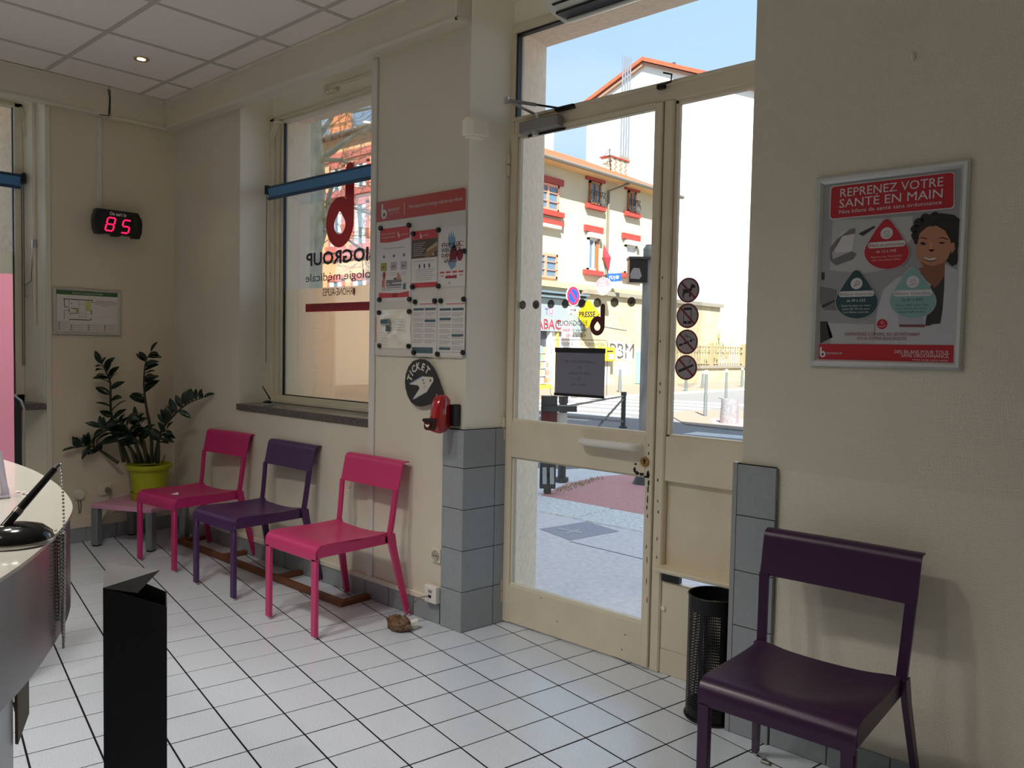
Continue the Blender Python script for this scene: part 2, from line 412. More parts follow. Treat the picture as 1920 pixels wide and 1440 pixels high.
# ------------------------------------------------------------------ left wall
wl_ = MB()
LO = LX - 0.77; LF = LX - 0.262
wl_.prism([(LX, 1.822), (LX, SY), (LO, SY), (LO, 1.665), (LF - 0.055, 1.765), (LF, 1.765)], -0.12, 3.42)
wl_.prism([(LX, 0.30), (LF, 0.35), (LF - 0.055, 0.35), (LO, 0.10), (LO, -0.60), (LF - 0.055, -0.85), (LF, -0.85), (LX, -0.80)], -0.12, 3.42)
wl_.prism([(LX, -3.40), (LF, -3.35), (LF - 0.055, -3.35), (LO, -3.6), (LO, -4.2), (LX, -4.2)], -0.12, 3.42)
wl_.prism([(LX, -0.80), (LF, -0.85), (LF - 0.055, -0.85), (LO, -0.60), (LO, -3.6), (LF - 0.055, -3.35), (LF, -3.35), (LX, -3.40)], -0.12, 0.93)
wl_.prism([(LF, 0.35), (LF, 1.765), (LF - 0.055, 1.765), (LO, 1.665), (LO, 0.10), (LF - 0.055, 0.35)], -0.12, 0.93)
wl_.add([(a, y, z) for y in (-3.6, 2.02) for a, z in ((LX, 3.05), (LF, 3.05), (LF, 2.93), (LF - 0.055, 2.93), (LO, 3.05), (LO, 3.42), (LX, 3.42))],
        [tuple(range(7)), tuple(range(7, 14))[::-1]] + [(i, (i + 1) % 7, 7 + (i + 1) % 7, 7 + i) for i in range(7)])
me = wl_.mesh('wall_left', [WALL2, REVEAL, STONE])
for p in me.polygons:
    c = p.center
    p.material_index = 2 if c.x < LF - 0.02 else (1 if (c.x < LX - 0.003 and c.z > 0.93) else 0)
WL = link('wall_left', me, None, 'structure'); WL['_w'] = 1
# the rest of the room behind the photographer
MB().box(-6.53, -4.4, -0.12, 2.9, -4.2, 3.42).build('wall_rear', WALL2, None, None, 'structure')
MB().box(2.2, -4.2, -0.12, 2.4, SY, 3.42).build('wall_right', WALL2, None, None, 'structure')

# ------------------------------------------------------------------ floor of separate tiles, laid askew to the walls
FLOOR = struct('floor')
MB().box(-6.0, -4.2, -0.10, 2.2, 2.97, -0.0016).build('grout_bed', GROUT, FLOOR)
g = math.radians(-11.2); GX = (math.cos(g), math.sin(g)); GY = (-math.sin(g), math.cos(g))
PX, PY = 0.1952, 0.2022
def clip(poly, a, b, c):       # keep a*x + b*y <= c
    out = []
    for i in range(len(poly)):
        p, q = poly[i], poly[(i + 1) % len(poly)]
        dp, dq = a * p[0] + b * p[1] - c, a * q[0] + b * q[1] - c
        if dp <= 0: out.append(p)
        if dp * dq < 0: t = dp / (dp - dq); out.append((p[0] + (q[0] - p[0]) * t, p[1] + (q[1] - p[1]) * t))
    return out
def tile_mesh(poly, name='tile'):
    cx = sum(p[0] for p in poly) / len(poly); cy = sum(p[1] for p in poly) / len(poly)
    m = MB(); n = len(poly); ins = 0.0012
    inner = [(cx + (x - cx) * (1 - ins / max(0.02, math.hypot(x - cx, y - cy))), cy + (y - cy) * (1 - ins / max(0.02, math.hypot(x - cx, y - cy)))) for x, y in poly]
    vs = [(x, y, -0.006) for x, y in poly] + [(x, y, -0.0008) for x, y in poly] + [(x, y, 0.0) for x, y in inner]
    fs = [(i, (i + 1) % n, n + (i + 1) % n, n + i) for i in range(n)] + [(n + i, n + (i + 1) % n, 2 * n + (i + 1) % n, 2 * n + i) for i in range(n)] + [tuple(range(2 * n, 3 * n))]
    return m.add(vs, fs)
hx, hy = PX / 2 - 0.0030, PY / 2 - 0.0033
full = None; cand = []
for i in range(-22, 22):
    for j in range(-26, 16):
        gx, gy = -2.04 + (i + 0.5) * PX, 2.29 + (j + 0.5) * PY
        c = (gx * GX[0] + gy * GY[0], gx * GX[1] + gy * GY[1])
        poly = [(c[0] + a * hx * GX[0] + b * hy * GY[0], c[1] + a * hx * GX[1] + b * hy * GY[1]) for a, b in ((-1, -1), (1, -1), (1, 1), (-1, 1))]
        q = clip(poly, -1, 0, 5.76); q = clip(q, 1, 0, 2.2) if q else q
        ymax = 2.955 if -2.75 < c[0] < -1.2 else SY
        q = clip(q, 0, 1, ymax) if len(q) > 2 else q; q = clip(q, 0, -1, 3.2) if len(q) > 2 else q
        if len(q) < 3: continue
        v = Vector((c[0], c[1], 0)) - EYE; d = v.dot(_fwd)
        sx, sy = (960 + F_PX * v.dot(_right) / d, 720 - F_PX * v.dot(_up) / d) if d > 0.1 else (-9999, 0)
        seen = -60 < sx < 1980 and sy < 1500 and c[0] > -5.9
        hidden = sx < 190 and sy > 1180 - 0.0 and sx < 60
        cand.append((0 if seen and not hidden else 1, v.length, q, c, abs(len(q) - 4) == 0 and q == poly))
cand.sort(key=lambda t: (t[0], t[1]))
rest = MB()
for n_, (vis, dist, q, c, whole) in enumerate(cand):
    if n_ < 300 and vis == 0:
        if whole:
            if full is None: full = tile_mesh([(a * hx * GX[0] + b * hy * GY[0], a * hx * GX[1] + b * hy * GY[1]) for a, b in ((-1, -1), (1, -1), (1, 1), (-1, 1))]).mesh('tile', TILE)
            link('tile', full, FLOOR, loc=(c[0], c[1], random.uniform(-0.0004, 0.0004)))
        else: tile_mesh(q).build('tile', TILE, FLOOR)
    else:
        t = tile_mesh(q); rest.add(t.v, t.f)
rest.build('tile_field', TILE, FLOOR, kind='stuff')

# ------------------------------------------------------------------ ceiling: mineral panels in a grid of rails
CEIL = struct('ceiling')
MB().box(-5.76, -4.2, CZ + 0.012, 2.9, SY, 3.42).build('ceiling_slab', CEILP, CEIL)
gxs = [-5.69] + [-5.29 + 0.595 * i for i in range(0, 14)]; gys = [2.59] + [2.395 - 0.595 * i for i in range(0, 12)]
pm = {}
for i in range(len(gxs) - 1):
    for j in range(len(gys) - 1):
        if gxs[i] > -1.8 or gys[j] < 0.4: continue
        x0, x1, y1, y0 = gxs[i], gxs[i + 1], gys[j], gys[j + 1]
        kx = (round(x1 - x0, 3), round(y1 - y0, 3))
        if kx not in pm: pm[kx] = MB().cbox(-kx[0] / 2 + 0.010, -kx[1] / 2 + 0.010, 0, kx[0] / 2 - 0.010, kx[1] / 2 - 0.010, 0.014, 0.003).mesh('ceiling_panel', CEILP)
        link('ceiling_panel', pm[kx], CEIL, loc=((x0 + x1) / 2, (y0 + y1) / 2, CZ + random.uniform(-0.001, 0.001)))
for x_ in gxs[1:]:
    if x_ < 2.2: MB().box(x_ - 0.012, -4.2, CZ - 0.004, x_ + 0.012, 2.60, CZ + 0.012).build('ceiling_rail', CEILR, CEIL)
for y_ in gys[1:]: MB().box(-5.70, y_ - 0.012, CZ - 0.0035, 2.2, y_ + 0.012, CZ + 0.012).build('ceiling_rail', CEILR, CEIL)

# soffit boxes along the two walls, with their little edge mouldings
SO = struct('trim_1', (0, 0, 0))
MB().box(-5.76, 2.578, 2.896, -2.706, SY + 0.005, CZ + 0.02).build('soffit_box', SOFFIT, SO)
MB().box(-5.76, 2.570, 2.888, -2.700, 2.582, 2.904).box(-2.712, 2.570, 2.888, -2.698, SY, 2.904).box(-5.70, 2.566, CZ - 0.020, -2.700, 2.580, CZ - 0.004).box(-2.712, 2.568, 2.9, -2.698, 2.584, CZ).build('edge_moulding', TRIMW, SO)
SO2 = struct('trim_2', (0, 0, 0))
MB().box(LX - 0.005, -4.2, 2.896, -5.690, 2.196, CZ + 0.02).box(LX - 0.005, 2.202, 2.890, -5.684, 2.578, CZ + 0.02).build('soffit_box', SOFFIT, SO2)
MB().box(-5.694, -4.2, 2.888, -5.682, 2.196, 2.902).box(-5.690, 2.202, 2.882, -5.676, 2.578, 2.897).box(-5.694, -4.2, CZ - 0.018, -5.680, 2.578, CZ - 0.004).build('edge_moulding', TRIMW, SO2)
MB().tube([on_x(206.5, 157, -5.683), on_x(203, 170, -5.683), on_x(206, 182, -5.683), on_x(205, 200, -5.683), on_x(204, 217, -5.683)], 0.0035, 5).tube([on_x(186, 215, -5.683), on_x(204, 217.5, -5.68)], 0.003, 5).build('crack', DARK, SO2, label='dark open joint in the soffit')
MB().tube([on_x(110, 130, -5.688), on_x(190, 152, -5.688), on_x(272, 173, -5.688)], 0.0025, 5).build('crack', DARK, SO2)
# corner bead and ceiling shadow line
MB().box(LX, SY - 0.007, 0.10, LX + 0.007, SY, 2.9).build('trim_3', TRIMW, None, None, 'structure')

# ------------------------------------------------------------------ grey wall tiles: skirtings and the piers beside the door
def wtile(parent, x0, y0, z0, x1, y1, z1, name='wall_tile'):
    return MB().cbox(min(x0, x1), min(y0, y1), z0, max(x0, x1), max(y0, y1), z1, 0.0015).build(name, WTILE, parent)
BS = struct('baseboard_street'); BL = struct('baseboard_left')
x_ = -2.848
while x_ > LX + 0.02:
    a = max(LX + 0.002, x_ - 0.197); wtile(BS, a, SY - 0.010, 0.002, x_ - 0.003, SY + 0.004, 0.098); x_ -= 0.200
MB().box(LX, SY - 0.005, 0.0, -2.84, SY + 0.004, 0.095).build('grout_strip', GROUT, BS)
x_ = -1.137
while x_ < 2.1:
    wtile(BS, x_, SY - 0.012, 0.002, min(2.19, x_ + 0.197), SY + 0.004, 0.098); x_ += 0.200
y_ = SY - 0.012
while y_ > 1.84:
    wtile(BL, LX - 0.004, max(1.83, y_ - 0.197), 0.002, LX + 0.010, y_ - 0.003, 0.10); y_ -= 0.200
MB().box(LX - 0.004, 1.83, 0.10, LX + 0.014, SY, 0.165).build('wooden_strip', WALL2, BL)
# pier left of the door: one strip of tiles on the wall, two columns round the corner in the reveal
PIER = struct('trim_4')
MB().box(-2.838, SY - 0.0125, 0.0, -2.699, SY + 0.004, 0.985).build('grout_strip', GROUT, PIER)
zs = [0.002, 0.198, 0.399, 0.599, 0.800, 0.985]
for k in range(5):
    wtile(PIER, -2.838, SY - 0.016, zs[k], -2.6995, SY, zs[k + 1] - 0.003)
ang = Vector((-2.668 + 2.702, FY - SY, 0)); ang.normalize()
rm = Matrix(((ang.x, ang.y, 0, -2.702), (ang.y, -ang.x, 0, SY - 0.016), (0, 0, 1, 0), (0, 0, 0, 1)))
for k in range(5):
    for a, b in ((-0.002, 0.196), (0.199, 0.268)):
        MB().cbox(a, -0.002, zs[k], b, 0.014, zs[k + 1] - 0.003, 0.0015).moved(rm).build('wall_tile', WTILE, PIER)
MB().cbox(0, -0.002, 0, 0.266, 0.008, 0.985, 0.001).moved(rm).build('grout_strip', GROUT, PIER)
# pier right of the door: narrow strip with an end profile
PIER2 = struct('trim_5')
MB().box(-1.303, SY - 0.016, 0.0, -1.147, SY + 0.004, 0.984).build('grout_strip', GROUT, PIER2)
for k in range(5): wtile(PIER2, -1.286, SY - 0.020, zs[k], -1.142, SY, zs[k + 1] - 0.003)
MB().box(-1.303, SY - 0.022, 0.0, -1.286, SY + 0.002, 0.988).build('edge_profile', M('grey_profile', (150, 152, 152), 0.4), PIER2)

# ------------------------------------------------------------------ granite sills
def speck(parent_name, box):
    o = MB().cbox(*box, 0.004).build(parent_name, GRANITE, None, None, 'structure'); return o
speck('trim_6', (-4.838, SY - 0.012, 0.938, -3.40, FY + 0.02, 0.980))
speck('trim_7', (LF - 0.02, 0.33, 0.915, LX + 0.004, 1.815, 0.957))
# ================================================================== window 2 in the street wall
def pane_obj(parent, name, x0, z0, x1, z1, y, mat, th=0.006):
    return MB().box(x0, y - th / 2, z0, x1, y + th / 2, z1).build(name, mat, parent)
W2 = struct('window_2')
wx0, wx1, wz0, wz1 = -4.862, -3.37, 0.980, 2.887
gx0, gx1, gz0, gz1 = -4.728, -3.45, 1.035, 2.848
fr = MB()      # outer frame, stepped
for (a, b, c, d, y0, y1) in ((wx0, wz0, wx0 + 0.052, wz1, FY - 0.018, FY + 0.055), (wx1 - 0.05, wz0, wx1, wz1, FY - 0.018, FY + 0.055),
                             (wx0, wz1 - 0.022, wx1, wz1, FY - 0.018, FY + 0.055), (wx0, wz0, wx1, wz0 + 0.028, FY - 0.022, FY + 0.055)):
    fr.cbox(a, y0, b, c, y1, d, 0.004)
fr.build('window_frame', FRAMEP, W2)
sa = MB()
for (a, b, c, d) in ((wx0 + 0.052, wz0 + 0.028, wx0 + 0.095, wz1 - 0.022), (wx1 - 0.095, wz0 + 0.028, wx1 - 0.05, wz1 - 0.022), (wx0 + 0.09, wz1 - 0.040, wx1 - 0.09, wz1 - 0.022), (wx0 + 0.09, wz0 + 0.028, wx1 - 0.09, wz0 + 0.052)):
    sa.cbox(a, FY - 0.006, b, c, FY + 0.045, d, 0.003)
sa.cbox(wx0 + 0.097, FY + 0.006, wz0 + 0.05, gx0 - 0.008, FY + 0.04, wz1 - 0.04, 0.003)
sa.build('sash', FRAMEP, W2)
MB().box(gx0 - 0.009, FY + 0.010, wz0 + 0.05, gx0, FY + 0.026, wz1 - 0.04).box(gx0, FY + 0.01, gz0 - 0.004, wx1 - 0.09, FY + 0.026, gz0 + 0.003).build('glazing_seal', BLACK, W2)
pane_obj(W2, 'pane', gx0 - 0.006, gz0 - 0.006, gx1 + 0.02, gz1 + 0.02, FY + 0.020, GLASS)
# frosted film on the lower glass, letters stuck on the outside and so read backwards
pane_obj(W2, 'frosted_film', gx0, gz0, gx1 + 0.02, 1.741, FY + 0.0262, FROST, 0.0012)
RED = M('decal_red', (196, 14, 20), 0.5); DKRED = M('decal_band_red', (170, 30, 46), 0.5); LETTER = M('decal_black', (34, 30, 32), 0.5)
def gp(px, py, y): p = on_y(px, py, y); return p.x, p.z
gy = FY + 0.0165
sh = Sheet((0, gy, 0), (-1, 0, 0), (0, 0, 1), -0.0004)
cx, cz = gp(637, 415, gy); r = abs(gp(664, 415, gy)[0] - gp(612, 415, gy)[0]) / 2
blob_b(sh, -cx, cz - 0.005, r, RED, None, 1, 1)
def mtext(body, pxl, pxr, pyb, pyt, m, l=1, bold=0.0):
    """mirrored line whose ends lie at the two pixels of the glass"""
    xl, zb = gp(pxl, pyb, gy); xr, _ = gp(pxr, pyb, gy); _, zt = gp(pxl, pyt, gy)
    sh.text(body, -xr, zb, zt - zb, m, l, 'l', xr - xl, bold=bold)
mtext('BIOGROUP', 574, 707, 499, 475, LETTER, bold=0.028)
mtext('biologie médicale', 573, 710, 529, 513, LETTER)
mtext('RHÔNE-ALPES', 605, 661, 555, 541, LETTER)
a, b = gp(664, 547, gy); sh.poly([(-a + 0.011 * math.cos(t * PI / 6), b + 0.006 + 0.020 * math.sin(t * PI / 6) * (1.0 if t < 7 else 1.5)) for t in range(12)], M('decal_drop', (130, 30, 30), 0.5))
zt, zb = gp(573, 570, gy)[1], gp(573, 585, gy)[1]; xa = gp(573, 578, gy)[0]
sh.rect(3.40, zb, -xa, zt, DKRED, 1)
a = gp(582, 583, gy); b = gp(692, 579, gy)
sh.text('LABORATOIRE DE LYON-MONPLAISIR', -b[0] - 0.30, zb + 0.018, 0.036, M('decal_dark_red', (112, 20, 34), 0.5), 2, 'l', b[0] - a[0] + 0.30)
sh.build('window_lettering', W2, label='red drop letter and backwards black lettering')
# hinges and stays on the frame side
for z in (1.28, 2.02):
    MB().cbox(wx0 - 0.012, FY - 0.030, z - 0.045, wx0 + 0.012, FY - 0.014, z + 0.045, 0.004).tube([(wx0 - 0.004, FY - 0.032, z - 0.03), (wx0 - 0.004, FY - 0.032, z + 0.03)], 0.007).build('hinge', FRAMEP, W2)
p0, p1 = on_y(517, 228, FY - 0.05), on_y(506, 268, FY - 0.05)
MB().tube([p0, p0 * 0.5 + p1 * 0.5 + Vector((-0.012, 0, 0)), p1, p1 + Vector((0.022, 0, 0.004)), p0 + Vector((0.02, 0, -0.02))], 0.0055, 6).tube([p0 + Vector((0.02, 0.04, 0.0)), p0], 0.009, 6).build('stay_hook', FRAMEP, W2)
q0 = on_y(620, 165, FY - 0.03)
MB().cbox(q0.x - 0.05, FY - 0.05, q0.z - 0.03, q0.x + 0.05, FY - 0.01, q0.z + 0.02, 0.008).tube([(q0.x + 0.03, FY - 0.04, q0.z), (-3.40, FY - 0.04, q0.z)], 0.010, 6).tube([(q0.x + 0.0, FY - 0.05, q0.z - 0.02), (q0.x - 0.04, FY - 0.06, q0.z - 0.05)], 0.008, 6).build('fanlight_opener', FRAMEP, W2)

# roller blind, fully wound up
RB = wthing('roller_blind', 'blue roller blind wound up above the window with the red drop letter', 'blind', (-4.2, 2.86, 2.36))
BLUE = M('blind_blue', (70, 128, 178), 0.55); DBLUE = M('blind_dark_blue', (34, 66, 96), 0.5)
y0 = 2.858
za, zb = on_y(505, 355, y0).z, on_y(697, 305, y0).z
xl, xr = on_y(506, 355, y0).x, -3.43
MB().tube([(xl, y0, 2.395), (xr, y0, 2.395)], 0.026, 14).build('blind_tube', DBLUE, RB, 40)
MB().box(xl + 0.03, y0 - 0.028, 2.335, xr, y0 - 0.022, 2.398).build('blind_cloth', BLUE, RB, label='lighter blue cloth hanging from the roll')
MB().tube([(xl + 0.03, y0 - 0.025, 2.332), (xr, y0 - 0.025, 2.332)], 0.011, 8).build('bottom_bar', DBLUE, RB, 40)
MB().cbox(xl - 0.02, y0 - 0.03, 2.365, xl + 0.004, y0 + 0.03, 2.425, 0.004).build('bracket', BLACK, RB)
MB().tube([(xl + 0.012, y0 - 0.03, 2.37), (xl + 0.010, y0 - 0.03, 1.9), (xl + 0.014, y0 - 0.03, 1.25)], 0.0035, 5).build('pull_cord', M('cord_grey', (120, 118, 110), 0.6), RB)

# ================================================================== window 1 in the left wall
W1 = struct('window_1')
vy0, vy1, vz0, vz1 = 0.35, 1.765, 0.957, 2.932
fr = MB()
for (a, b, c, d) in ((vy0, vz0, vy0 + 0.05, vz1), (vy1 - 0.05, vz0, vy1, vz1), (vy0, vz1 - 0.03, vy1, vz1), (vy0, vz0, vy1, vz0 + 0.05)):
    fr.cbox(LF - 0.05, a, b, LF + 0.015, c, d, 0.004)
fr.build('window_frame', FRAMEP, W1)
MB().box(LF - 0.03, vy1 - 0.056, vz0 + 0.05, LF - 0.012, vy1 - 0.05, vz1 - 0.03).build('glazing_seal', BLACK, W1)
MB().box(LF - 0.024, vy0 + 0.04, vz0 + 0.04, LF - 0.018, vy1 - 0.045, vz1 - 0.02).build('pane', GLASS, W1)
MB().box(LF - 0.0262, vy0 + 0.04, vz0 + 0.05, LF - 0.025, vy1 - 0.05, 1.95).build('frosted_film', FROST, W1)
p = on_x(41, 205, LF + 0.04)
MB().tube([p + Vector((-0.03, 0, 0.02)), p, p + Vector((0.01, 0.01, -0.16)), p + Vector((0.012, 0.03, -0.18)), p + Vector((0.01, 0.028, -0.05)), p + Vector((0, 0.01, -0.01))], 0.006, 6).build('stay_hook', FRAMEP, W1)
# casing rod for the fanlight down the reveal
MB().tube([(-6.0, 1.45, 2.952), (-5.985, 1.72, 2.958), (-5.93, 1.768, 2.962), (-5.875, 1.783, 2.955), (-5.860, 1.786, 2.925), (-5.858, 1.786, 2.84), (-5.864, 1.785, 2.01), (-5.865, 1.785, 1.47)], 0.011, 10).build('opener_rod', FRAMEP, W1, 40)
MB().tube([(-5.880, 1.782, 2.00), (-5.893, 1.770, 1.76), (-5.965, 1.755, 1.735), (-5.955, 1.755, 1.66), (-5.875, 1.775, 1.65)], 0.0055, 8).tube([(-5.866, 1.785, 2.03), (-5.866, 1.785, 1.98)], 0.015, 10).build('crank_handle', CHROME, W1, 40)
RB2 = wthing('roller_blind', 'dark blue roller blind wound up at the left edge of the photo', 'blind', (LF + 0.05, 1.0, 2.42))
MB().tube([(LF + 0.055, vy0, 2.435), (LF + 0.055, 1.735, 2.435)], 0.028, 14).build('blind_tube', DBLUE, RB2, 40)
MB().box(LF + 0.078, vy0, 2.372, LF + 0.084, 1.728, 2.44).build('blind_cloth', BLUE, RB2, label='lighter blue cloth hanging from the roll')
MB().tube([(LF + 0.081, vy0, 2.37), (LF + 0.081, 1.728, 2.37)], 0.010, 8).build('bottom_bar', DBLUE, RB2, 40)
MB().cbox(LF + 0.02, 1.737, 2.40, LF + 0.09, 1.762, 2.47, 0.004).build('bracket', BLACK, RB2)
for k in (0, 1):
    MB().tube([(LF + 0.06 + 0.02 * k, 1.742 + 0.006 * k, 2.40), (LF + 0.06 + 0.02 * k, 1.74 + 0.006 * k, 1.20)], 0.004, 5).build('pull_cord', M('cord_grey', (120, 118, 110), 0.6), RB2)

W3 = struct('window_added')  # unseen window, added to let daylight in from the left
fr = MB()
for (a, b, c, d) in ((-3.35, vz0, -3.30, vz1), (-0.90, vz0, -0.85, vz1), (-3.35, vz1 - 0.03, -0.85, vz1), (-3.35, vz0, -0.85, vz0 + 0.05), (-2.13, vz0, -2.07, vz1)): fr.cbox(LF - 0.05, a, b, LF + 0.015, c, d, 0.004)
fr.build('window_frame', FRAMEP, W3)
MB().box(LF - 0.024, -3.32, vz0 + 0.04, LF - 0.018, -0.88, vz1 - 0.02).build('pane', GLASS, W3)
MB().cbox(LF - 0.02, -3.38, 0.915, LX + 0.004, -0.82, 0.957, 0.004).build('window_sill', GRANITE, W3)

# ================================================================== trunking on the walls
def trunk(name, label, box, mat=GREYTRIM):
    o = MB().cbox(*box, 0.003).build(name, mat); tag(o, label, 'trunking'); return o
trunk('cable_trunking', 'grey upright cable trunking between the window and the notice board', (-3.434, SY - 0.013, 0.10, -3.388, SY, 2.888))
trunk('cable_trunking', 'white flat cable trunking along the top of the grey skirting tiles', (-5.20, SY - 0.016, 0.10, -2.96, SY, 0.128), TRIMW)
trunk('cable_trunking', 'slim grey cable strip running down to the red number display', (LX, 2.138, 2.27, LX + 0.012, 2.168, 2.888))
MB().cbox(LX - 0.005, 1.818, 0.0, LX + 0.010, 1.848, 2.89, 0.003).build('trim_8', TRIMW, None, None, 'structure')

# ================================================================== door 1
D1 = struct('door_1', (-2.2, FY, 0))
dx0, dx1, post0, post1, rx = -2.668, -1.803, -1.803, -1.752, -1.318
TOP = 2.955
fr = MB()
fr.cbox(dx0, FY - 0.015, 2.915, rx, FY + 0.055, TOP, 0.004)                      # head
fr.cbox(dx0 - 0.003, FY - 0.012, 2.40, dx0 + 0.022, FY + 0.055, TOP, 0.003)      # left upright above
fr.cbox(dx0, FY - 0.006, 2.425, rx, FY + 0.055, 2.505, 0.006)                    # transom
fr.cbox(dx0, FY - 0.014, 2.492, rx, FY + 0.02, 2.508, 0.003)
fr.cbox(dx0 - 0.003, FY + 0.005, 0.0, dx0 + 0.012, FY + 0.055, 2.43, 0.002)
fr.cbox(post0 + 0.004, FY - 0.012, 0.0, post1, FY + 0.055, 2.43, 0.006)          # mullion post
fr.cbox(rx - 0.03, FY - 0.012, 0.0, rx, FY + 0.055, TOP, 0.003)
fr.build('door_frame', DOORP, D1)
MB().box(dx0 + 0.022, FY + 0.0, 2.505, dx0 + 0.030, FY + 0.03, 2.915).box(dx0 + 0.02, FY, 2.906, rx, FY + 0.03, 2.915).build('glazing_seal', BLACK, D1)
pane_obj(D1, 'pane', dx0 + 0.02, 2.50, rx - 0.02, 2.92, FY + 0.02, GLASS)
leaf = MB()
lx0, lx1 = dx0 + 0.010, post0 + 0.001
leaf.cbox(lx0, FY - 0.020, 0.008, lx0 + 0.042, FY + 0.03, 2.425, 0.003)
leaf.cbox(lx1 - 0.036, FY - 0.020, 0.008, lx1, FY + 0.03, 2.425, 0.003)
leaf.cbox(lx0 + 0.04, FY - 0.018, 0.010, lx1 - 0.034, FY + 0.03, 0.196, 0.003)
leaf.cbox(lx0 + 0.04, FY - 0.020, 0.840, lx1 - 0.034, FY + 0.03, 1.020, 0.003)
leaf.cbox(lx0 + 0.04, FY - 0.018, 2.408, lx1 - 0.034, FY + 0.03, 2.430, 0.003)
LEAF = leaf.build('door_leaf', DOORP, D1)
bead = MB()
for z0, z1 in ((0.196, 0.840), (1.020, 2.408)):
    a, b = lx0 + 0.042, lx1 - 0.036; w = 0.012
    bead.cbox(a, FY - 0.010, z0, a + w, FY + 0.012, z1, 0.002).cbox(b - w * 0.6, FY - 0.010, z0, b, FY + 0.012, z1, 0.002)
    bead.cbox(a, FY - 0.014, z0 - 0.004, b, FY + 0.012, z0 + w, 0.002).cbox(a, FY - 0.010, z1 - w * 0.6, b, FY + 0.012, z1, 0.002)
bead.build('glazing_bead', FRAMEP, D1)
pane_obj(D1, 'pane', lx0 + 0.04, 1.018, lx1 - 0.034, 2.412, FY + 0.016, GLASS)
pane_obj(D1, 'pane', lx0 + 0.04, 0.19, lx1 - 0.034, 0.845, FY + 0.016, GLASS)
for z in (0.16, 0.98, 2.28):
    MB().tube([(lx0 - 0.006, FY - 0.026, z - 0.055), (lx0 - 0.006, FY - 0.026, z - 0.003)], 0.010, 8).tube([(lx0 - 0.006, FY - 0.026, z + 0.003), (lx0 - 0.006, FY - 0.026, z + 0.055)], 0.010, 8).build('hinge', DOORP, D1)
# pull handle: a bent tube on two feet
a, b = on_y(1082, 826, FY - 0.07), on_y(1192, 840, FY - 0.07); z = 0.966
MB().tube([(a.x + 0.012, FY - 0.02, z), (a.x + 0.010, FY - 0.045, z), (a.x + 0.022, FY - 0.066, z), (a.x + 0.05, FY - 0.07, z), (b.x - 0.05, FY - 0.07, z), (b.x - 0.022, FY - 0.066, z), (b.x - 0.008, FY - 0.045, z), (b.x - 0.008, FY - 0.02, z)], 0.0165, 14).build('door_handle', WHITE, D1, 50, label='cream bent tube pull handle')
p = on_y(1209, 866, FY - 0.022)
brass = M('brass', (170, 128, 72), 0.45, 0.8)
lk = MB().tube([(p.x, FY - 0.019, p.z), (p.x, FY - 0.026, p.z)], 0.021, 20).build('lock', brass, D1, 40, label='round brass lock')
MB().tube([(p.x, FY - 0.024, p.z + 0.006), (p.x, FY - 0.028, p.z + 0.006)], 0.006, 10).box(p.x - 0.002, FY - 0.028, p.z - 0.010, p.x + 0.002, FY - 0.024, p.z + 0.004).build('keyhole', BLACK, lk)
# flaked paint round the lock and along the closing edge
ch = MB(); random.seed(3)
def chip(cx, cz, w, h, y=FY - 0.0206):
    n = 9; ch.add([(cx + w * math.cos(2 * PI * i / n) * random.uniform(0.5, 1.1), y, cz + h * math.sin(2 * PI * i / n) * random.uniform(0.5, 1.1)) for i in range(n)], [tuple(range(n))])
for (px, py, w, h) in ((1192, 870, 3, 3), (1190, 880, 3, 6), (1194, 886, 5, 4), (1203, 889, 6, 3), (1211, 894, 5, 3), (1215, 890, 4, 8), (1216, 905, 2.5, 7), (1215, 918, 2, 9), (1214, 936, 1.6, 10), (1213, 952, 1.5, 6), (1214, 968, 1.2, 4), (1212, 1025, 1, 5), (1213, 1050, 1.1, 7), (1212, 1090, 1.1, 9), (1213, 1125, 1.1, 8), (1216, 850, 1.3, 4), (1216, 835, 1, 3)):
    p = on_y(px, py, FY - 0.0206); k = 3.7 / F_PX; chip(p.x, p.z, w * k, h * k)
for (px, py) in ((1238, 720), (1237, 735), (1233, 900), (1233, 940), (1234, 960), (1232, 1010), (1231, 1045), (1242, 520), (1241, 560), (1238, 640)):
    p = on_y(px, py, FY - 0.0135); chip(p.x, p.z, 0.003, 0.009, FY - 0.0135)
for (px, py) in ((1014, 1121), (1045, 1165), (1166, 1218), (1172, 1190), (998, 1181), (1095, 1222)):
    p = on_y(px, py, FY - 0.0186); chip(p.x, p.z, 0.004, 0.004, FY - 0.0186)
ch.build('paint_chips', DARK, D1, kind='stuff', label='flaked black patches in the paint')
# fixed light at the right with a letter slot and a little mail hatch below
side = MB()
side.cbox(post1, FY - 0.004, 0.830, rx - 0.03, FY + 0.04, 1.020, 0.003)
side.cbox(post1, FY + 0.022, 0.455, rx - 0.03, FY + 0.04, 0.835, 0.002)
side.cbox(post1 - 0.015, FY - 0.060, 0.450, rx - 0.01, FY + 0.04, 0.468, 0.004)
side.cbox(post1, FY - 0.002, 0.0, rx - 0.03, FY + 0.04, 0.105, 0.003)
side.cbox(post1, FY + 0.004, 1.018, post1 + 0.018, FY + 0.03, 2.425, 0.003)
side.cbox(post1, FY + 0.004, 1.012, rx - 0.03, FY + 0.03, 1.030, 0.003)
side.cbox(post1, FY + 0.004, 2.408, rx - 0.03, FY + 0.03, 2.428, 0.003)
side.build('side_panel', DOORP, D1)
pane_obj(D1, 'pane', post1 + 0.01, 1.022, rx - 0.025, 2.42, FY + 0.018, GLASS)
MB().cbox(post1 + 0.006, FY - 0.008, 0.110, rx - 0.032, FY + 0.02, 0.400, 0.004).build('mail_hatch', DOORP, D1, label='small cream hatch under the letter slot')
p = on_y(1244, 1140, FY - 0.01)
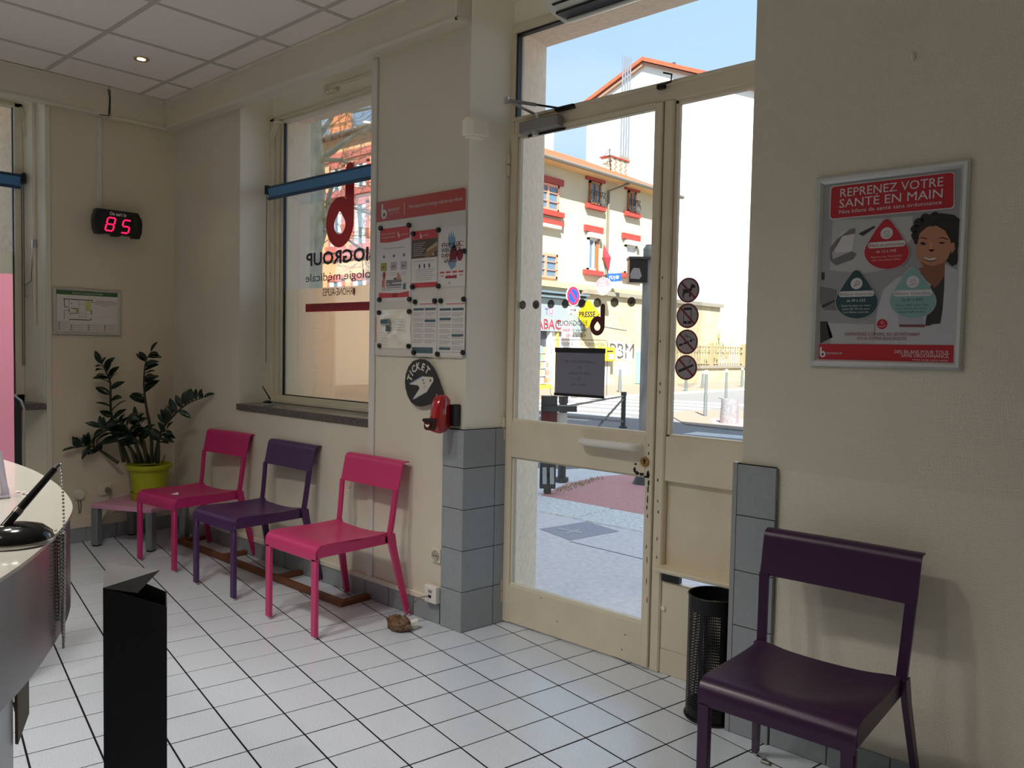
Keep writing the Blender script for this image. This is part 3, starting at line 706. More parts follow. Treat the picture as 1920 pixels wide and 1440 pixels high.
MB().tube([(p.x, FY - 0.006, p.z), (p.x, FY - 0.016, p.z)], 0.010, 12).build('hatch_lock', WHITE, D1, 40)
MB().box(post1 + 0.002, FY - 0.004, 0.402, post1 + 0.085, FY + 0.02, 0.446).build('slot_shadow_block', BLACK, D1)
# door closer with its two arms
CLG = M('closer_grey', (150, 150, 150), 0.4, 0.6); DKM = M('dark_metal', (44, 42, 40), 0.4, 0.7)
a, b = on_y(976, 240, FY - 0.05), on_y(1049, 225, FY - 0.05); zc = 2.432
body = MB().cbox(a.x, FY - 0.066, zc - 0.026, b.x, FY - 0.018, zc + 0.028, 0.005).build('door_closer', CLG, D1)
MB().tube([(a.x + 0.09, FY - 0.045, zc - 0.026), (a.x + 0.09, FY - 0.045, zc - 0.045)], 0.016, 12).build('valve_cap', M('clear_cap', (190, 190, 186), 0.2), body, 40)
MB().box(a.x + 0.02, FY - 0.02, zc - 0.036, b.x + 0.01, FY - 0.016, zc - 0.026).build('mounting_plate', BLACK, body)
piv = on_y(950, 188, FY - 0.19)
MB().tube([piv + Vector((0, 0, 0.012)), piv + Vector((0, 0, -0.014))], 0.012, 10).bar(piv, Vector((a.x + 0.09, FY - 0.05, zc + 0.055)), 0.018, 0.006).bar((a.x + 0.09, FY - 0.05, zc + 0.055), (a.x + 0.115, FY - 0.045, zc + 0.026), 0.018, 0.010).build('closer_arm', CHROME, body)
e1 = Vector((b.x - 0.02, FY - 0.02, zc + 0.065)); mid = piv * 0.45 + e1 * 0.55
MB().bar(piv, mid, 0.016, 0.012).build('closer_arm', CLG, body)
MB().tube([mid, e1], 0.005, 6).cbox(b.x - 0.05, FY - 0.03, zc + 0.055, b.x + 0.06, FY + 0.0, zc + 0.072, 0.003).build('closer_rod', DKM, body)
# lever catch on the transom above the post
p = on_y(1238, 160, FY - 0.03)
MB().tube([p, p + Vector((0.05, 0, 0.004)), p + Vector((0.06, -0.01, 0.03)), p + Vector((0.02, -0.01, 0.045))], 0.004, 6).cbox(p.x - 0.02, FY - 0.03, p.z - 0.012, p.x + 0.015, FY - 0.005, p.z + 0.008, 0.003).build('latch', DKM, D1)

# stickers on the door glass
DOT = sheer_mat('sheer_grey_film', (70, 66, 66), 0.93); DKR = M('decal_maroon', (84, 14, 22), 0.5); GREYL = M('decal_grey', (96, 92, 92), 0.5)
gy = FY + 0.0125
sh = Sheet((0, gy, 0), (-1, 0, 0), (0, 0, 1), -0.0003)
for k, px in enumerate((980, 1005, 1033, 1060, 1091, 1120, 1152, 1184)):
    s1 = Sheet((0, gy, 0), (-1, 0, 0), (0, 0, 1), -0.0003)
    q = gp(px, 570, gy); s1.disc(-q[0], 1.594, 0.0215, DOT)
    if k in (1, 4, 7): blob_b(s1, -q[0], 1.590, 0.006, DKR, DOT, 3)
    s1.build('glass_dot', D1)
q = gp(1120, 611, gy)
blob_b(sh, -q[0], q[1], 0.041, DKR, None, 1)
a, b = gp(1043, 611, gy), gp(1101, 602, gy); sh.text('BIOGROUP', -b[0], a[1] + 0.0, 0.026, LETTER, 1, 'l', b[0] - a[0])
a, b = gp(1055, 621, gy), gp(1100, 617, gy); sh.text('biologie médicale', -b[0], a[1], 0.014, GREYL, 1, 'l', b[0] - a[0])
a, b = gp(1062, 632, gy), gp(1098, 627, gy); sh.text('RHÔNE-ALPES', -b[0], a[1], 0.014, GREYL, 1, 'l', b[0] - a[0])
a, b = gp(1046, 652, gy), gp(1135, 643, gy); sh.text('LABORATOIRE DE BIOLOGIE MÉDICALE', -b[0], gp(1120, 649, gy)[1], 0.016, GREYL, 1, 'l', b[0] - a[0])
sh.build('door_lettering', D1, label='maroon drop letter and backwards lettering')
x0, z1 = gp(1034, 637, gy); x1, z0 = gp(1137, 750, gy); x0, x1 = -x1, -x0; rr = 0.02
pts = []
for cx_, cy_, t in ((x1 - rr, z1 - rr, 0), (x0 + rr, z1 - rr, 90), (x0 + rr, z0 + rr, 180), (x1 - rr, z0 + rr, 270)):
    pts += [(cx_ + rr * math.cos(math.radians(t + 30 * k)), cy_ + rr * math.sin(math.radians(t + 30 * k))) for k in range(4)]
s2 = Sheet((0, gy, 0), (-1, 0, 0), (0, 0, 1), -0.0003); s2.line(pts + pts[:1], 0.0025, LETTER); s2.build('outline_sticker', D1, label='thin black rounded outline')

# things stuck to the glass
NT = wthing('opening_notice', 'grey paper notice with black bars stuck on the glass of the door', 'notice', (-2.22, FY, 1.16))
c = [gp(*q, gy - 0.004) for q in ((1041, 652), (1133, 655), (1038, 740), (1130, 745))]
nx0, nx1, nz0, nz1 = -2.371, -2.084, 1.166, 1.388
PAPER = film_mat('backlit_paper', (150, 150, 162), 0.30)
MB().box(nx0, gy - 0.003, nz0, nx1, gy - 0.002, nz1).build('paper', PAPER, NT)
for z in (nz1 - 0.022, nz0 - 0.006): MB().cbox(nx0 - 0.002, gy - 0.007, z, nx1 + 0.002, gy - 0.001, z + (0.022 if z > 1.3 else 0.013), 0.001).build('clamp_bar', BLACK, NT)
st = Sheet((0, gy - 0.0032, 0), (-1, 0, 0), (0, 0, 1), -0.0003); mx = -(nx0 + nx1) / 2
GL2 = M('print_grey', (84, 84, 92), 0.6)
for t, z, w in (('LE LABORATOIRE EST OUVERT', 1.318, 0.185), ('DU', 1.292, 0.022), ('LUNDI AU VENDREDI', 1.264, 0.122), ('DE', 1.240, 0.018), ('7H00 A 12H00', 1.212, 0.085)):
    st.text(t, mx, z, 0.012, GL2, 1, 'c', w)
st.build('printed_lines', NT)

PS = wthing('pictogram_strip', 'strip of four round forbidden signs on the narrow pane right of the door', 'sticker', (-1.64, FY, 1.25))
cxp = gp(1289, 545, gy)[0]; cz_ = [gp(1290, 544, gy)[1], gp(1289, 592, gy)[1], gp(1288, 641, gy)[1], gp(1287, 689, gy)[1]]
cxs = [gp(px, py, gy)[0] for px, py in ((1290, 544), (1289, 592), (1288, 641), (1287, 689))]
cxm = sum(cxs) / 4
s3 = Sheet((0, gy, 0), (1, 0, 0), (0, 0, 1), 0.0003)
s3.rrect(cxm - 0.066, cz_[3] - 0.085, cxm + 0.066, cz_[0] + 0.085, 0.060, sheer_mat('clear_vinyl', (244, 240, 232), 0.30), 0); s3.build('backing', PS)
PGREY = M('picto_grey', (150, 142, 146), 0.6); PRED = M('picto_red', (112, 34, 46), 0.6); PBLK = M('picto_black', (26, 22, 24), 0.6)
for k in range(4):
    s4 = Sheet((cxm, gy, cz_[k]), (1, 0, 0), (0, 0, 1), 0.0004); R = 0.052
    s4.disc(0, 0, R, PRED, 1); s4.disc(0, 0, R * 0.86, PGREY, 2)
    if k == 0:
        s4.poly([(-0.030, 0.012), (-0.024, 0.004), (0.008, 0.006), (0.013, 0.020), (0.011, 0.030), (0.016, 0.024), (0.026, 0.022), (0.034, 0.014), (0.030, 0.008), (0.020, 0.008), (0.014, -0.006), (0.012, -0.030), (0.006, -0.030), (0.004, -0.012), (-0.014, -0.012), (-0.020, -0.022), (-0.018, -0.032), (-0.024, -0.032), (-0.027, -0.020), (-0.023, -0.004)], PBLK, 3)
    elif k == 1:
        s4.rrect(-0.019, -0.034, 0.019, 0.034, 0.003, PBLK, 3); s4.rect(-0.016, -0.022, 0.016, 0.023, PGREY, 4); s4.disc(0, -0.028, 0.003, PGREY, 4)
    elif k == 2:
        s4.line([(-0.036, -0.016), (-0.018, -0.009)], 0.009, PBLK, 3); s4.line([(-0.014, -0.008), (0.010, 0.001)], 0.009, PBLK, 3); s4.line([(0.014, 0.003), (0.026, 0.007)], 0.009, PBLK, 3); s4.line([(0.030, 0.009), (0.034, 0.0105)], 0.009, PBLK, 3)
        s4.line([(-0.014, 0.030), (-0.004, 0.032), (0.006, 0.022), (0.016, 0.020), (0.024, 0.012)], 0.0025, PBLK, 3); s4.line([(-0.012, 0.022), (-0.002, 0.024), (0.006, 0.014)], 0.0025, PBLK, 3)
    else:
        s4.line([(-0.036, -0.018), (0.0, -0.003)], 0.012, PBLK, 3); s4.line([(0.002, -0.002), (0.034, 0.011)], 0.009, PBLK, 3); s4.line([(0.014, 0.018), (0.020, 0.026), (0.016, 0.034)], 0.0028, PBLK, 3)
    s4.line([(-R * 0.64, R * 0.64), (R * 0.64, -R * 0.64)], 0.0085, PRED, 5)
    s4.build('pictogram', PS)
# ================================================================== chairs
PINK = M('chair_pink', (184, 36, 106), 0.36, noise=(3, 0.03)); PURPLE = M('chair_purple', (72, 36, 86), 0.36, noise=(3, 0.03))
ROSE = M('chair_rose', (198, 54, 110), 0.36, noise=(3, 0.03)); PLUM = M('chair_plum', (54, 16, 58), 0.34, noise=(3, 0.03))
FOOT = M('clear_foot', (214, 206, 208), 0.25)
def sheet_solid(rows, t):     # rows: list of lists of points; thickness t along the averaged normal
    R, K = len(rows), len(rows[0]); V = [[Vector(p) for p in r] for r in rows]; N = []
    for i in range(R):
        N.append([])
        for j in range(K):
            a = V[min(i + 1, R - 1)][j] - V[max(i - 1, 0)][j]; b = V[i][min(j + 1, K - 1)] - V[i][max(j - 1, 0)]
            N[i].append(a.cross(b).normalized())
    mb = MB(); vs = [p for r in V for p in r] + [V[i][j] - N[i][j] * t for i in range(R) for j in range(K)]
    n = R * K; fs = []
    for i in range(R - 1):
        for j in range(K - 1):
            a, b, c, d = i * K + j, i * K + j + 1, (i + 1) * K + j + 1, (i + 1) * K + j
            fs += [(a, b, c, d), (n + d, n + c, n + b, n + a)]
    edge = [(0, j) for j in range(K)] + [(i, K - 1) for i in range(1, R)] + [(R - 1, j) for j in range(K - 2, -1, -1)] + [(i, 0) for i in range(R - 2, 0, -1)]
    ids = [i * K + j for i, j in edge]
    for q in range(len(ids)):
        a, b = ids[q], ids[(q + 1) % len(ids)]; fs.append((b, a, n + a, n + b))
    return mb.add(vs, fs)
CH = {}
def chair_meshes():
    W = 0.2175
    prof = [(-0.262, 0.372), (-0.262, 0.400)] + [(-0.262 + 0.042 * (1 - math.cos(math.radians(q))), 0.402 + 0.042 * math.sin(math.radians(q))) for q in (0, 15, 30, 45, 60, 75, 90)]
    prof += [(-0.195, 0.445), (-0.16, 0.4445), (-0.12, 0.443), (-0.07, 0.441), (-0.02, 0.439), (0.03, 0.438), (0.08, 0.438), (0.12, 0.439), (0.165, 0.441)]
    rows = []
    for y, z in prof:
        row = []
        for j in range(17):
            x = -W + 2 * W * j / 16; d = 0.0
            if z > 0.42 and y > -0.2:
                e = (x / 0.195) ** 2 + ((y - 0.05) / 0.235) ** 2
                d = 0.016 * max(0.0, 1 - e) ** 0.55 if e < 1 else 0.0
            row.append((x, y, z - d))
        rows.append(row)
    CH['seat'] = sheet_solid(rows, -0.005)
    f = MB()
    for s in (-1, 1):
        f.prism([(-0.250, 0.385), (-0.252, 0.415), (-0.235, 0.434), (-0.215, 0.4395), (0.17, 0.436), (0.195, 0.43), (0.195, 0.385)], s * W - (0.004 if s > 0 else 0), s * W + (0 if s > 0 else 0.004), 'x')
    f.box(-W, 0.150, 0.392, W, 0.168, 0.425)
    CH['frame'] = f
    for s in (-1, 1):
        m = MB(); xi, xo = s * (W - 0.037), s * W
        m.cbox(min(xi, xo), -0.262, 0.012, max(xi, xo), -0.240, 0.382, 0.004)
        CH['fl', s] = m
        m = MB()      # rear leg raked back and outwards
        a, b = Vector((s * 0.2215, 0.178, 0.415)), Vector((s * 0.258, 0.268, 0.012))
        vs = []
        for p, w, h in ((a + Vector((0, 0, 0.02)), 0.020, 0.044), (a * 0.85 + b * 0.15, 0.019, 0.038), (b, 0.017, 0.028)):
            vs += [(p.x + i * w / 2, p.y + j * h / 2, p.z) for i, j in ((-1, -1), (1, -1), (1, 1), (-1, 1))]
        m.add(vs, [(3, 2, 1, 0), (8, 9, 10, 11)] + [(4 * r + k, 4 * r + (k + 1) % 4, 4 * r + 4 + (k + 1) % 4, 4 * r + 4 + k) for r in (0, 1) for k in range(4)])
        CH['rl', s] = m
        CH['ff', s] = MB().tube([(s * (W - 0.018), -0.251, 0.0), (s * (W - 0.018), -0.251, 0.014)], [0.008, 0.011], 8)
        CH['rf', s] = MB().tube([(s * 0.2585, 0.270, 0.0), (s * 0.2580, 0.268, 0.014)], [0.008, 0.011], 8)
    # backrest: two uprights growing into a panel whose top edge rolls backwards
    bp = [(0.205, 0.648), (0.216, 0.690), (0.224, 0.730), (0.231, 0.758)] + [(0.231 + 0.028 * (1 - math.cos(math.radians(q))), 0.760 + 0.034 * math.sin(math.radians(q))) for q in (15, 30, 45, 60, 75, 90)] + [(0.272, 0.7945), (0.281, 0.7925)]
    rows = []
    for y, z in bp:
        hw = 0.2385 + 0.002 * min(1, (z - 0.648) / 0.13)
        rows.append([(-hw + 2 * hw * j / 12, y + 0.007 * (1 - (2 * j / 12 - 1) ** 2), z) for j in range(13)])
    CH['back'] = sheet_solid(rows, -0.006)
    for s in (-1, 1):
        m = MB(); pts = []
        for t in (0, 0.25, 0.5, 0.75, 1.0):
            y = 0.178 + (0.207 - 0.178) * t ** 0.85; z = 0.425 + (0.655 - 0.425) * t; xo = 0.2275 + 0.0105 * t; wd_ = 0.030
            pts.append((xo, y, z, wd_))
        vs = []
        for xo, y, z, w in pts: vs += [(s * xo, y - 0.008, z), (s * (xo - w), y - 0.006, z), (s * (xo - w), y + 0.004, z), (s * xo, y + 0.010, z)]
        m.add(vs, [(0, 1, 2, 3), (16, 17, 18, 19)] + [(4 * r + k, 4 * r + (k + 1) % 4, 4 * r + 4 + (k + 1) % 4, 4 * r + 4 + k) for r in range(4) for k in range(4)])
        CH['up', s] = m
    # small side gussets under the panel ends so uprights flow into it
chair_meshes()
def make_chair(label, mat, loc, rz):
    t = thing('stacking_chair', label, 'chair', loc, math.radians(rz), 'metal chairs of the waiting room')
    def part(k, name, smooth=40, m=mat): return CH[k].build(name, m, t, smooth)
    part('seat', 'seat', 45); part('back', 'backrest', 45); part('frame', 'seat_frame')
    for s in (-1, 1):
        part(('up', s), 'upright'); l1 = part(('fl', s), 'leg'); l2 = part(('rl', s), 'leg')
        CH['ff', s].build('foot_cap', FOOT, l1, 40); CH['rf', s].build('foot_cap', FOOT, l2, 40)
    return t
make_chair('bright pink metal chair beside the potted plant, a paper scrap on its seat', PINK, (-4.835, 2.372, 0), 5.0)
make_chair('purple metal chair standing between the two pink chairs', PURPLE, (-4.105, 2.375, 0), 1.5)
make_chair('rose pink metal chair under the notice board, nearest the door of the row', ROSE, (-3.312, 2.360, 0), 0.0)
make_chair('dark plum metal chair standing alone under the framed poster', PLUM, (-0.876, 2.297, 0), 1.8)
sc_ = on_z(327, 928, 0.436)
o = MB().add([(sc_.x - 0.03, sc_.y - 0.015, 0.439), (sc_.x + 0.03, sc_.y - 0.03, 0.440), (sc_.x + 0.012, sc_.y + 0.018, 0.452), (sc_.x + 0.028, sc_.y + 0.012, 0.440)], [(0, 1, 2), (1, 3, 2)]).build('paper_scrap', M('scrap_white', (236, 226, 226), 0.7)); tag(o, 'tiny white folded paper scrap on the seat of the bright pink chair', 'paper')
p = on_z(694, 1257); o = MB().cbox(p.x - 0.010, p.y - 0.008, 0.0, p.x + 0.008, p.y + 0.006, 0.003, 0.001).build('paper_scrap', M('scrap_white', (236, 226, 226), 0.7)); tag(o, 'white paper crumb on the floor tiles in front of the rose pink chair', 'paper')

# wooden rail on the floor behind the chair legs
WOOD = M('rail_wood', (112, 66, 40), 0.55, noise=(14, 0.25, (1, 12, 12)))
RL = wthing('chair_stop', 'low brown wooden floor rail with short arms behind the three chairs', 'rail', (-4.4, 2.5, 0))
ra = on_z(642, 1138); 
MB().cbox(-5.285, 2.462, 0.0, -3.395, 2.500, 0.032, 0.003).build('rail', WOOD, RL)
for x_ in (-5.26, -4.70, -4.06, -3.415): MB().cbox(x_ - 0.02, 2.501, 0.0, x_ + 0.02, 2.652, 0.030, 0.003).build('arm', WOOD, RL)

# ================================================================== low pink table, plant
TB = thing('low_table', 'small low table with pale pink top and grey legs in the corner', 'table', (-5.455, 2.300, 0), math.radians(27))
PT = M('table_pink', (206, 150, 180), 0.45); GLEG = M('leg_grey', (128, 134, 138), 0.35, 0.3)
MB().cbox(-0.240, -0.190, 0.256, 0.240, 0.190, 0.288, 0.004).build('tabletop', PT, TB)
for sx in (-1, 1):
    for sy in (-1, 1):
        l1 = MB().cbox(sx * 0.215 - 0.025, sy * 0.165 - 0.025, 0.010, sx * 0.215 + 0.025, sy * 0.165 + 0.025, 0.256, 0.004).build('leg', GLEG, TB)
        MB().box(sx * 0.215 - 0.02, sy * 0.165 - 0.02, 0.0, sx * 0.215 + 0.02, sy * 0.165 + 0.02, 0.010).build('foot_cap', BLACK, l1)
pc = Vector((-5.495, 2.372, 0.288))
PL = thing('potted_plant', 'dark green zz plant in a lime green pot on the low pink table', 'plant', pc)
LIME = M('lime_pot', (166, 172, 22), 0.45); SOIL = M('soil', (38, 28, 22), 0.95, bump=('noise', 60, 0.8, 0.02))
MB().lathe([(0.0, 0.012), (0.105, 0.010), (0.112, 0.030), (0.118, 0.052), (0.1225, 0.052), (0.116, 0.020), (0.108, 0.0), (0.0, 0.0)][::-1], n=32).build('saucer', LIME, PL, 50)
MB().lathe([(0.0, 0.016), (0.100, 0.014), (0.124, 0.205), (0.140, 0.210), (0.150, 0.222), (0.150, 0.243), (0.141, 0.246), (0.136, 0.228), (0.128, 0.215)], n=36).build('pot', LIME, PL, 50)
MB().lathe([(0.130, 0.214), (0.10, 0.221), (0.05, 0.224), (0.0, 0.225)], n=24).build('soil', SOIL, PL, 60)
LEAFM = M('zz_leaf', (26, 48, 34), 0.22, noise=(18, 0.15), rand=0.3); STEM = M('zz_stem', (46, 52, 34), 0.4)
def leaf_mesh():
    rows = []
    for i in range(9):
        t = i / 8; w = 0.5 * math.sin(PI * min(1, t * 0.93 + 0.05)) ** 0.8 * 0.42 if 0 < i < 8 else 0.01
        z = 0.10 * t * (1 - t) * 2 - 0.04 * t * t
        rows.append([(-w, t, z + w * 0.35), (-w * 0.5, t, z + w * 0.12), (0, t, z), (w * 0.5, t, z + w * 0.12), (w, t, z + w * 0.35)])
    return MB().grid(rows).mesh('leaf', LEAFM, 60)
LF_ME = leaf_mesh()
def pp(px, py, back=0.0):      # a point in the plant's own upright plane, at its true distance
    n = Vector((_fwd.x, _fwd.y, 0)).normalized(); d = ray(px, py); t = ((pc - EYE).dot(n) + back) / d.dot(n)
    q = EYE + d * t; q.x = max(q.x, LX + 0.05); q.y = min(q.y, SY - 0.05); return q - pc
random.seed(11)
def zz(points, nleaf, length, back=0.0, start=0.25, side=None, r=0.008):
    P = [pp(px, py, back * i / (len(points) - 1)) for i, (px, py) in enumerate(points)]
    # smooth path
    path = []
    for i in range(len(P) - 1):
        p0, p1, p2, p3 = P[max(0, i - 1)], P[i], P[i + 1], P[min(len(P) - 1, i + 2)]
        for k in range(6):
            t = k / 6; path.append(0.5 * ((2 * p1) + (p2 - p0) * t + (2 * p0 - 5 * p1 + 4 * p2 - p3) * t * t + (3 * p1 - p0 - 3 * p2 + p3) * t ** 3))
    path.append(P[-1]); n = len(path)
    st = MB().tube(path, [r * (1.6 - 1.25 * i / (n - 1)) for i in range(n)], 7).build('stem', STEM, PL, 60)
    for k in range(nleaf):
        t = start + (1 - start) * (k + 0.5) / nleaf; f_ = t * (n - 1); i = min(int(f_), n - 2)
        p = path[i].lerp(path[i + 1], f_ - i); T = (path[i + 1] - path[i]).normalized()
        vd = Vector((_fwd.x, _fwd.y, 0.1)).normalized(); S = T.cross(vd).normalized(); sg = 1 if k % 2 else -1
        if side: sg = side if random.random() < 0.8 else -side
        room = p + pc
        d = (S * sg * random.uniform(0.8, 1.0) + T * random.uniform(0.25, 0.6) + vd * random.uniform(-0.55, 0.25)).normalized()
        if room.x + d.x * length * 1.3 < LX + 0.02: d.x = abs(d.x) * 0.4
        if room.y + d.y * length * 1.3 > SY - 0.02: d.y = -abs(d.y) * 0.4
        d.normalize()
        N = (vd * -1 * random.uniform(0.2, 1.0) + Vector((0, 0, random.uniform(0.3, 1.0)))).normalized(); X = d.cross(N).normalized(); N = X.cross(d)
        L = length * random.uniform(0.8, 1.15) * (0.75 + 0.5 * math.sin(PI * min(1, t)))
        o = link('leaf', LF_ME, st); o.matrix_local = Matrix(((X.x * L, d.x * L, N.x * L, p.x), (X.y * L, d.y * L, N.y * L, p.y), (X.z * L, d.z * L, N.z * L, p.z), (0, 0, 0, 1)))
    # tip leaf
    T = (path[-1] - path[-3]).normalized(); X = T.cross(Vector((0.3, -0.6, 0.6))).normalized(); N = X.cross(T); L = length
    o = link('leaf', LF_ME, st); o.matrix_local = Matrix(((X.x * L, T.x * L, N.x * L, path[-1].x), (X.y * L, T.y * L, N.y * L, path[-1].y), (X.z * L, T.z * L, N.z * L, path[-1].z), (0, 0, 0, 1)))
zz([(242, 868), (218, 805), (208, 770), (207, 720), (200, 700), (191, 682)], 17, 0.098, -0.05, 0.28)
zz([(285, 868), (283, 810), (274, 760), (270, 720), (273, 680), (283, 660)], 18, 0.085, 0.02, 0.40, -1)
zz([(290, 866), (302, 810), (322, 783), (350, 758), (385, 745)], 13, 0.085, 0.0, 0.35, 1)
zz([(222, 868), (196, 850), (170, 837), (150, 834), (128, 836)], 14, 0.085, -0.06, 0.30, -1)
zz([(262, 868), (240, 835), (215, 812), (190, 802)], 11, 0.105, -0.12, 0.35)
zz([(268, 868), (252, 828), (236, 800), (222, 790)], 10, 0.115, -0.16, 0.35)
zz([(276, 868), (268, 830), (262, 800), (258, 784)], 9, 0.085, -0.02, 0.35)
zz([(282, 868), (268, 838), (250, 820), (240, 806)], 8, 0.10, -0.14, 0.4)
zz([(295, 868), (296, 838), (300, 822), (312, 806)], 7, 0.085, -0.08, 0.45)
for (px, py, qx, qy, r) in ((232, 866, 222, 825, 0.010), (255, 868, 244, 838, 0.011), (296, 868, 298, 832, 0.010), (262, 868, 256, 830, 0.010), (275, 868, 270, 826, 0.010), (305, 866, 309, 852, 0.003)):
    a, b = pp(px, py, -0.04), pp(qx, qy, -0.07); MB().tube([a, a.lerp(b, 0.5) + Vector((0.005, 0, 0)), b], [r * 1.3, r * 1.1, r * 0.8], 7).build('stem', STEM, PL, 60)

# ================================================================== wall things on the left wall
LED = wthing('number_display', 'black wall display showing red number 85 under the words On sert le', 'display', (LX, 2.27, 2.18))
x1 = LX + 0.105
c = [on_x(px, py, x1) for px, py in ((177, 392), (266, 403), (178, 440), (262, 452))]
y0, y1 = c[0].y - 0.002, c[1].y + 0.004; z1 = 2.262; z0 = 2.098
hull = [(y0 + 0.018, z1), (y1 - 0.030, z1), (y1 - 0.004, z1 - 0.045), (y1, (z0 + z1) / 2), (y1 - 0.004, z0 + 0.030), (y1 - 0.020, z0 - 0.012), (y1 - 0.060, z0 - 0.012), (y1 - 0.064, z0 + 0.002), (y0 + 0.175, z0 + 0.002), (y0 + 0.165, z0 - 0.010), (y0 + 0.125, z0 - 0.010), (y0 + 0.115, z0 + 0.002), (y0 + 0.066, z0 + 0.002), (y0 + 0.062, z0 - 0.004), (y0 + 0.018, z0 - 0.004), (y0 + 0.004, z0 + 0.030), (y0, (z0 + z1) / 2), (y0 + 0.004, z1 - 0.045)]
MB().prism(hull, x1 - 0.055, x1, 'x').build('housing', BLACK, LED)
MB().box(LX, (y0 + y1) / 2 - 0.05, 2.13, x1 - 0.05, (y0 + y1) / 2 + 0.05, 2.22).build('wall_bracket', BLACK, LED)
for a in (y0 + 0.028, y1 - 0.058): MB().cbox(x1 - 0.002, a, z0 + 0.03, x1 + 0.006, a + 0.032, z1 - 0.03, 0.003).build('side_grip', M('dark_plastic', (26, 26, 27), 0.5), LED)
s1 = Sheet((x1, 0, 0), (0, 1, 0), (0, 0, 1), 0.0005)
LEDR = M('led_red', (255, 20, 60), 0.5, emit=((255, 16, 62), 2.6))
s1.text('On sert le', (y0 + y1) / 2 - 0.005, z1 - 0.036, 0.024, M('display_print', (240, 240, 234), 0.5), 1, 'c', 0.108, bold=0.02)
s1.build('printed_words', LED)
s1 = Sheet((x1, 0, 0), (0, 1, 0), (0, 0, 1), 0.0006)
def seg7(cy_, cz0, w, h, on, slant=0.014, t=0.0088):
    def q(a, b): return (cy_ + a + slant * (b - h / 2) / h * 1.5, cz0 + b)
    g_ = 0.004; S = {'a': ((g_, h), (w - g_, h)), 'g': ((g_, h / 2), (w - g_, h / 2)), 'd': ((g_, 0), (w - g_, 0)), 'f': ((0, h / 2 + g_), (0, h - g_)), 'b': ((w, h / 2 + g_), (w, h - g_)), 'e': ((0, g_), (0, h / 2 - g_)), 'c': ((w, g_), (w, h / 2 - g_))}
    for k in on: s1.line([q(*S[k][0]), q(*S[k][1])], t, LEDR, 1)
ya = on_x(198, 430, x1).y; yb = on_x(226, 430, x1).y
seg7(ya + 0.006, 2.120, 0.050, 0.088, 'abcdefg'); seg7(yb + 0.012, 2.116, 0.048, 0.088, 'afgcd')
s1.build('lit_digits', LED)

EV = wthing('evacuation_plan', 'small silver framed evacuation plan with a green heading on the left wall', 'sign', (LX, 2.074, 1.567))
SILV = M('silver_frame', (196, 196, 188), 0.35, 0.6)
def snap_frame(parent, axis, a0, b0, a1, b1, base, t, w, mat):
    """clip frame with bulging profiles and mitred corners; axis 'x' = left wall, 'y' = street wall"""
    m = MB(); prof = [(0, 0), (0, t * 0.6), (w * 0.3, t), (w * 0.7, t * 0.9), (w, t * 0.4), (w, 0)]
    cs = [((a0, b0), (a1, b0), (0, 1)), ((a1, b0), (a1, b1), (-1, 0)), ((a1, b1), (a0, b1), (0, -1)), ((a0, b1), (a0, b0), (1, 0))]
    for (p, q, nrm) in cs:
        dx, dy = (q[0] - p[0]), (q[1] - p[1]); L = math.hypot(dx, dy); dx /= L; dy /= L; vs = []
        for end, sg in ((p, 1), (q, -1)):
            for u, h in prof:
                a = end[0] + nrm[0] * u + sg * dx * u; b = end[1] + nrm[1] * u + sg * dy * u
                vs.append((base + h, a, b) if axis == 'x' else (a, base - h, b))
        k = len(prof); m.add(vs, [(i, (i + 1) % k, k + (i + 1) % k, k + i) for i in range(k)])
    return m.build('frame', mat, parent)
snap_frame(EV, 'x', 1.858, 1.408, 2.291, 1.726, LX, 0.014, 0.022, SILV)
WP = M('paper_white', (222, 218, 212), 0.6); PG = M('print_green', (60, 108, 60), 0.6); PD = M('print_dark', (58, 56, 58), 0.6); PM = M('print_mid', (150, 146, 146), 0.6); PR = M('print_red', (170, 60, 62), 0.6); PLG = M('print_lightgreen', (196, 206, 140), 0.6)
MB().box(LX, 1.862, 1.412, LX + 0.004, 2.287, 1.722).build('backing', WP, EV)
s1 = Sheet((LX + 0.0042, 1.858, 1.408), (0, 1, 0), (0, 0, 1), 0.0003)
s1.rect(0.022, 0.270, 0.410, 0.298, PG, 1); s1.text("PLAN D'EVACUATION", 0.216, 0.277, 0.012, WP, 2, 'c', 0.19)
def wallseg(pts, w=0.004, m=PD): s1.line(pts, w, m, 2)
wallseg([(0.062, 0.240), (0.245, 0.240)], 0.005); wallseg([(0.070, 0.240), (0.070, 0.188), (0.098, 0.188)]); wallseg([(0.245, 0.240), (0.245, 0.222)]); wallseg([(0.098, 0.178), (0.098, 0.150)], 0.004); wallseg([(0.068, 0.165), (0.068, 0.105)], 0.0025); wallseg([(0.098, 0.105), (0.235, 0.105), (0.235, 0.120)], 0.005); wallseg([(0.238, 0.175), (0.238, 0.142)], 0.005)
wallseg([(0.112, 0.180), (0.152, 0.180), (0.152, 0.148), (0.108, 0.148)], 0.004); wallseg([(0.098, 0.240), (0.098, 0.205)], 0.002); wallseg([(0.160, 0.240), (0.160, 0.105)], 0.002, PM); wallseg([(0.160, 0.150), (0.205, 0.150), (0.205, 0.105)], 0.002, PM); wallseg([(0.068, 0.165), (0.095, 0.165)], 0.002); wallseg([(0.16, 0.125), (0.205, 0.125)], 0.002, PM); wallseg([(0.16, 0.21), (0.2, 0.21)], 0.002, PM)
s1.rect(0.200, 0.165, 0.235, 0.235, PLG, 1); s1.poly([(0.122, 0.177), (0.150, 0.177), (0.150, 0.152)], PLG, 1)
for a, b in ((0.112, 0.212), (0.104, 0.140)): s1.disc(a, b, 0.004, PR, 2, 8)
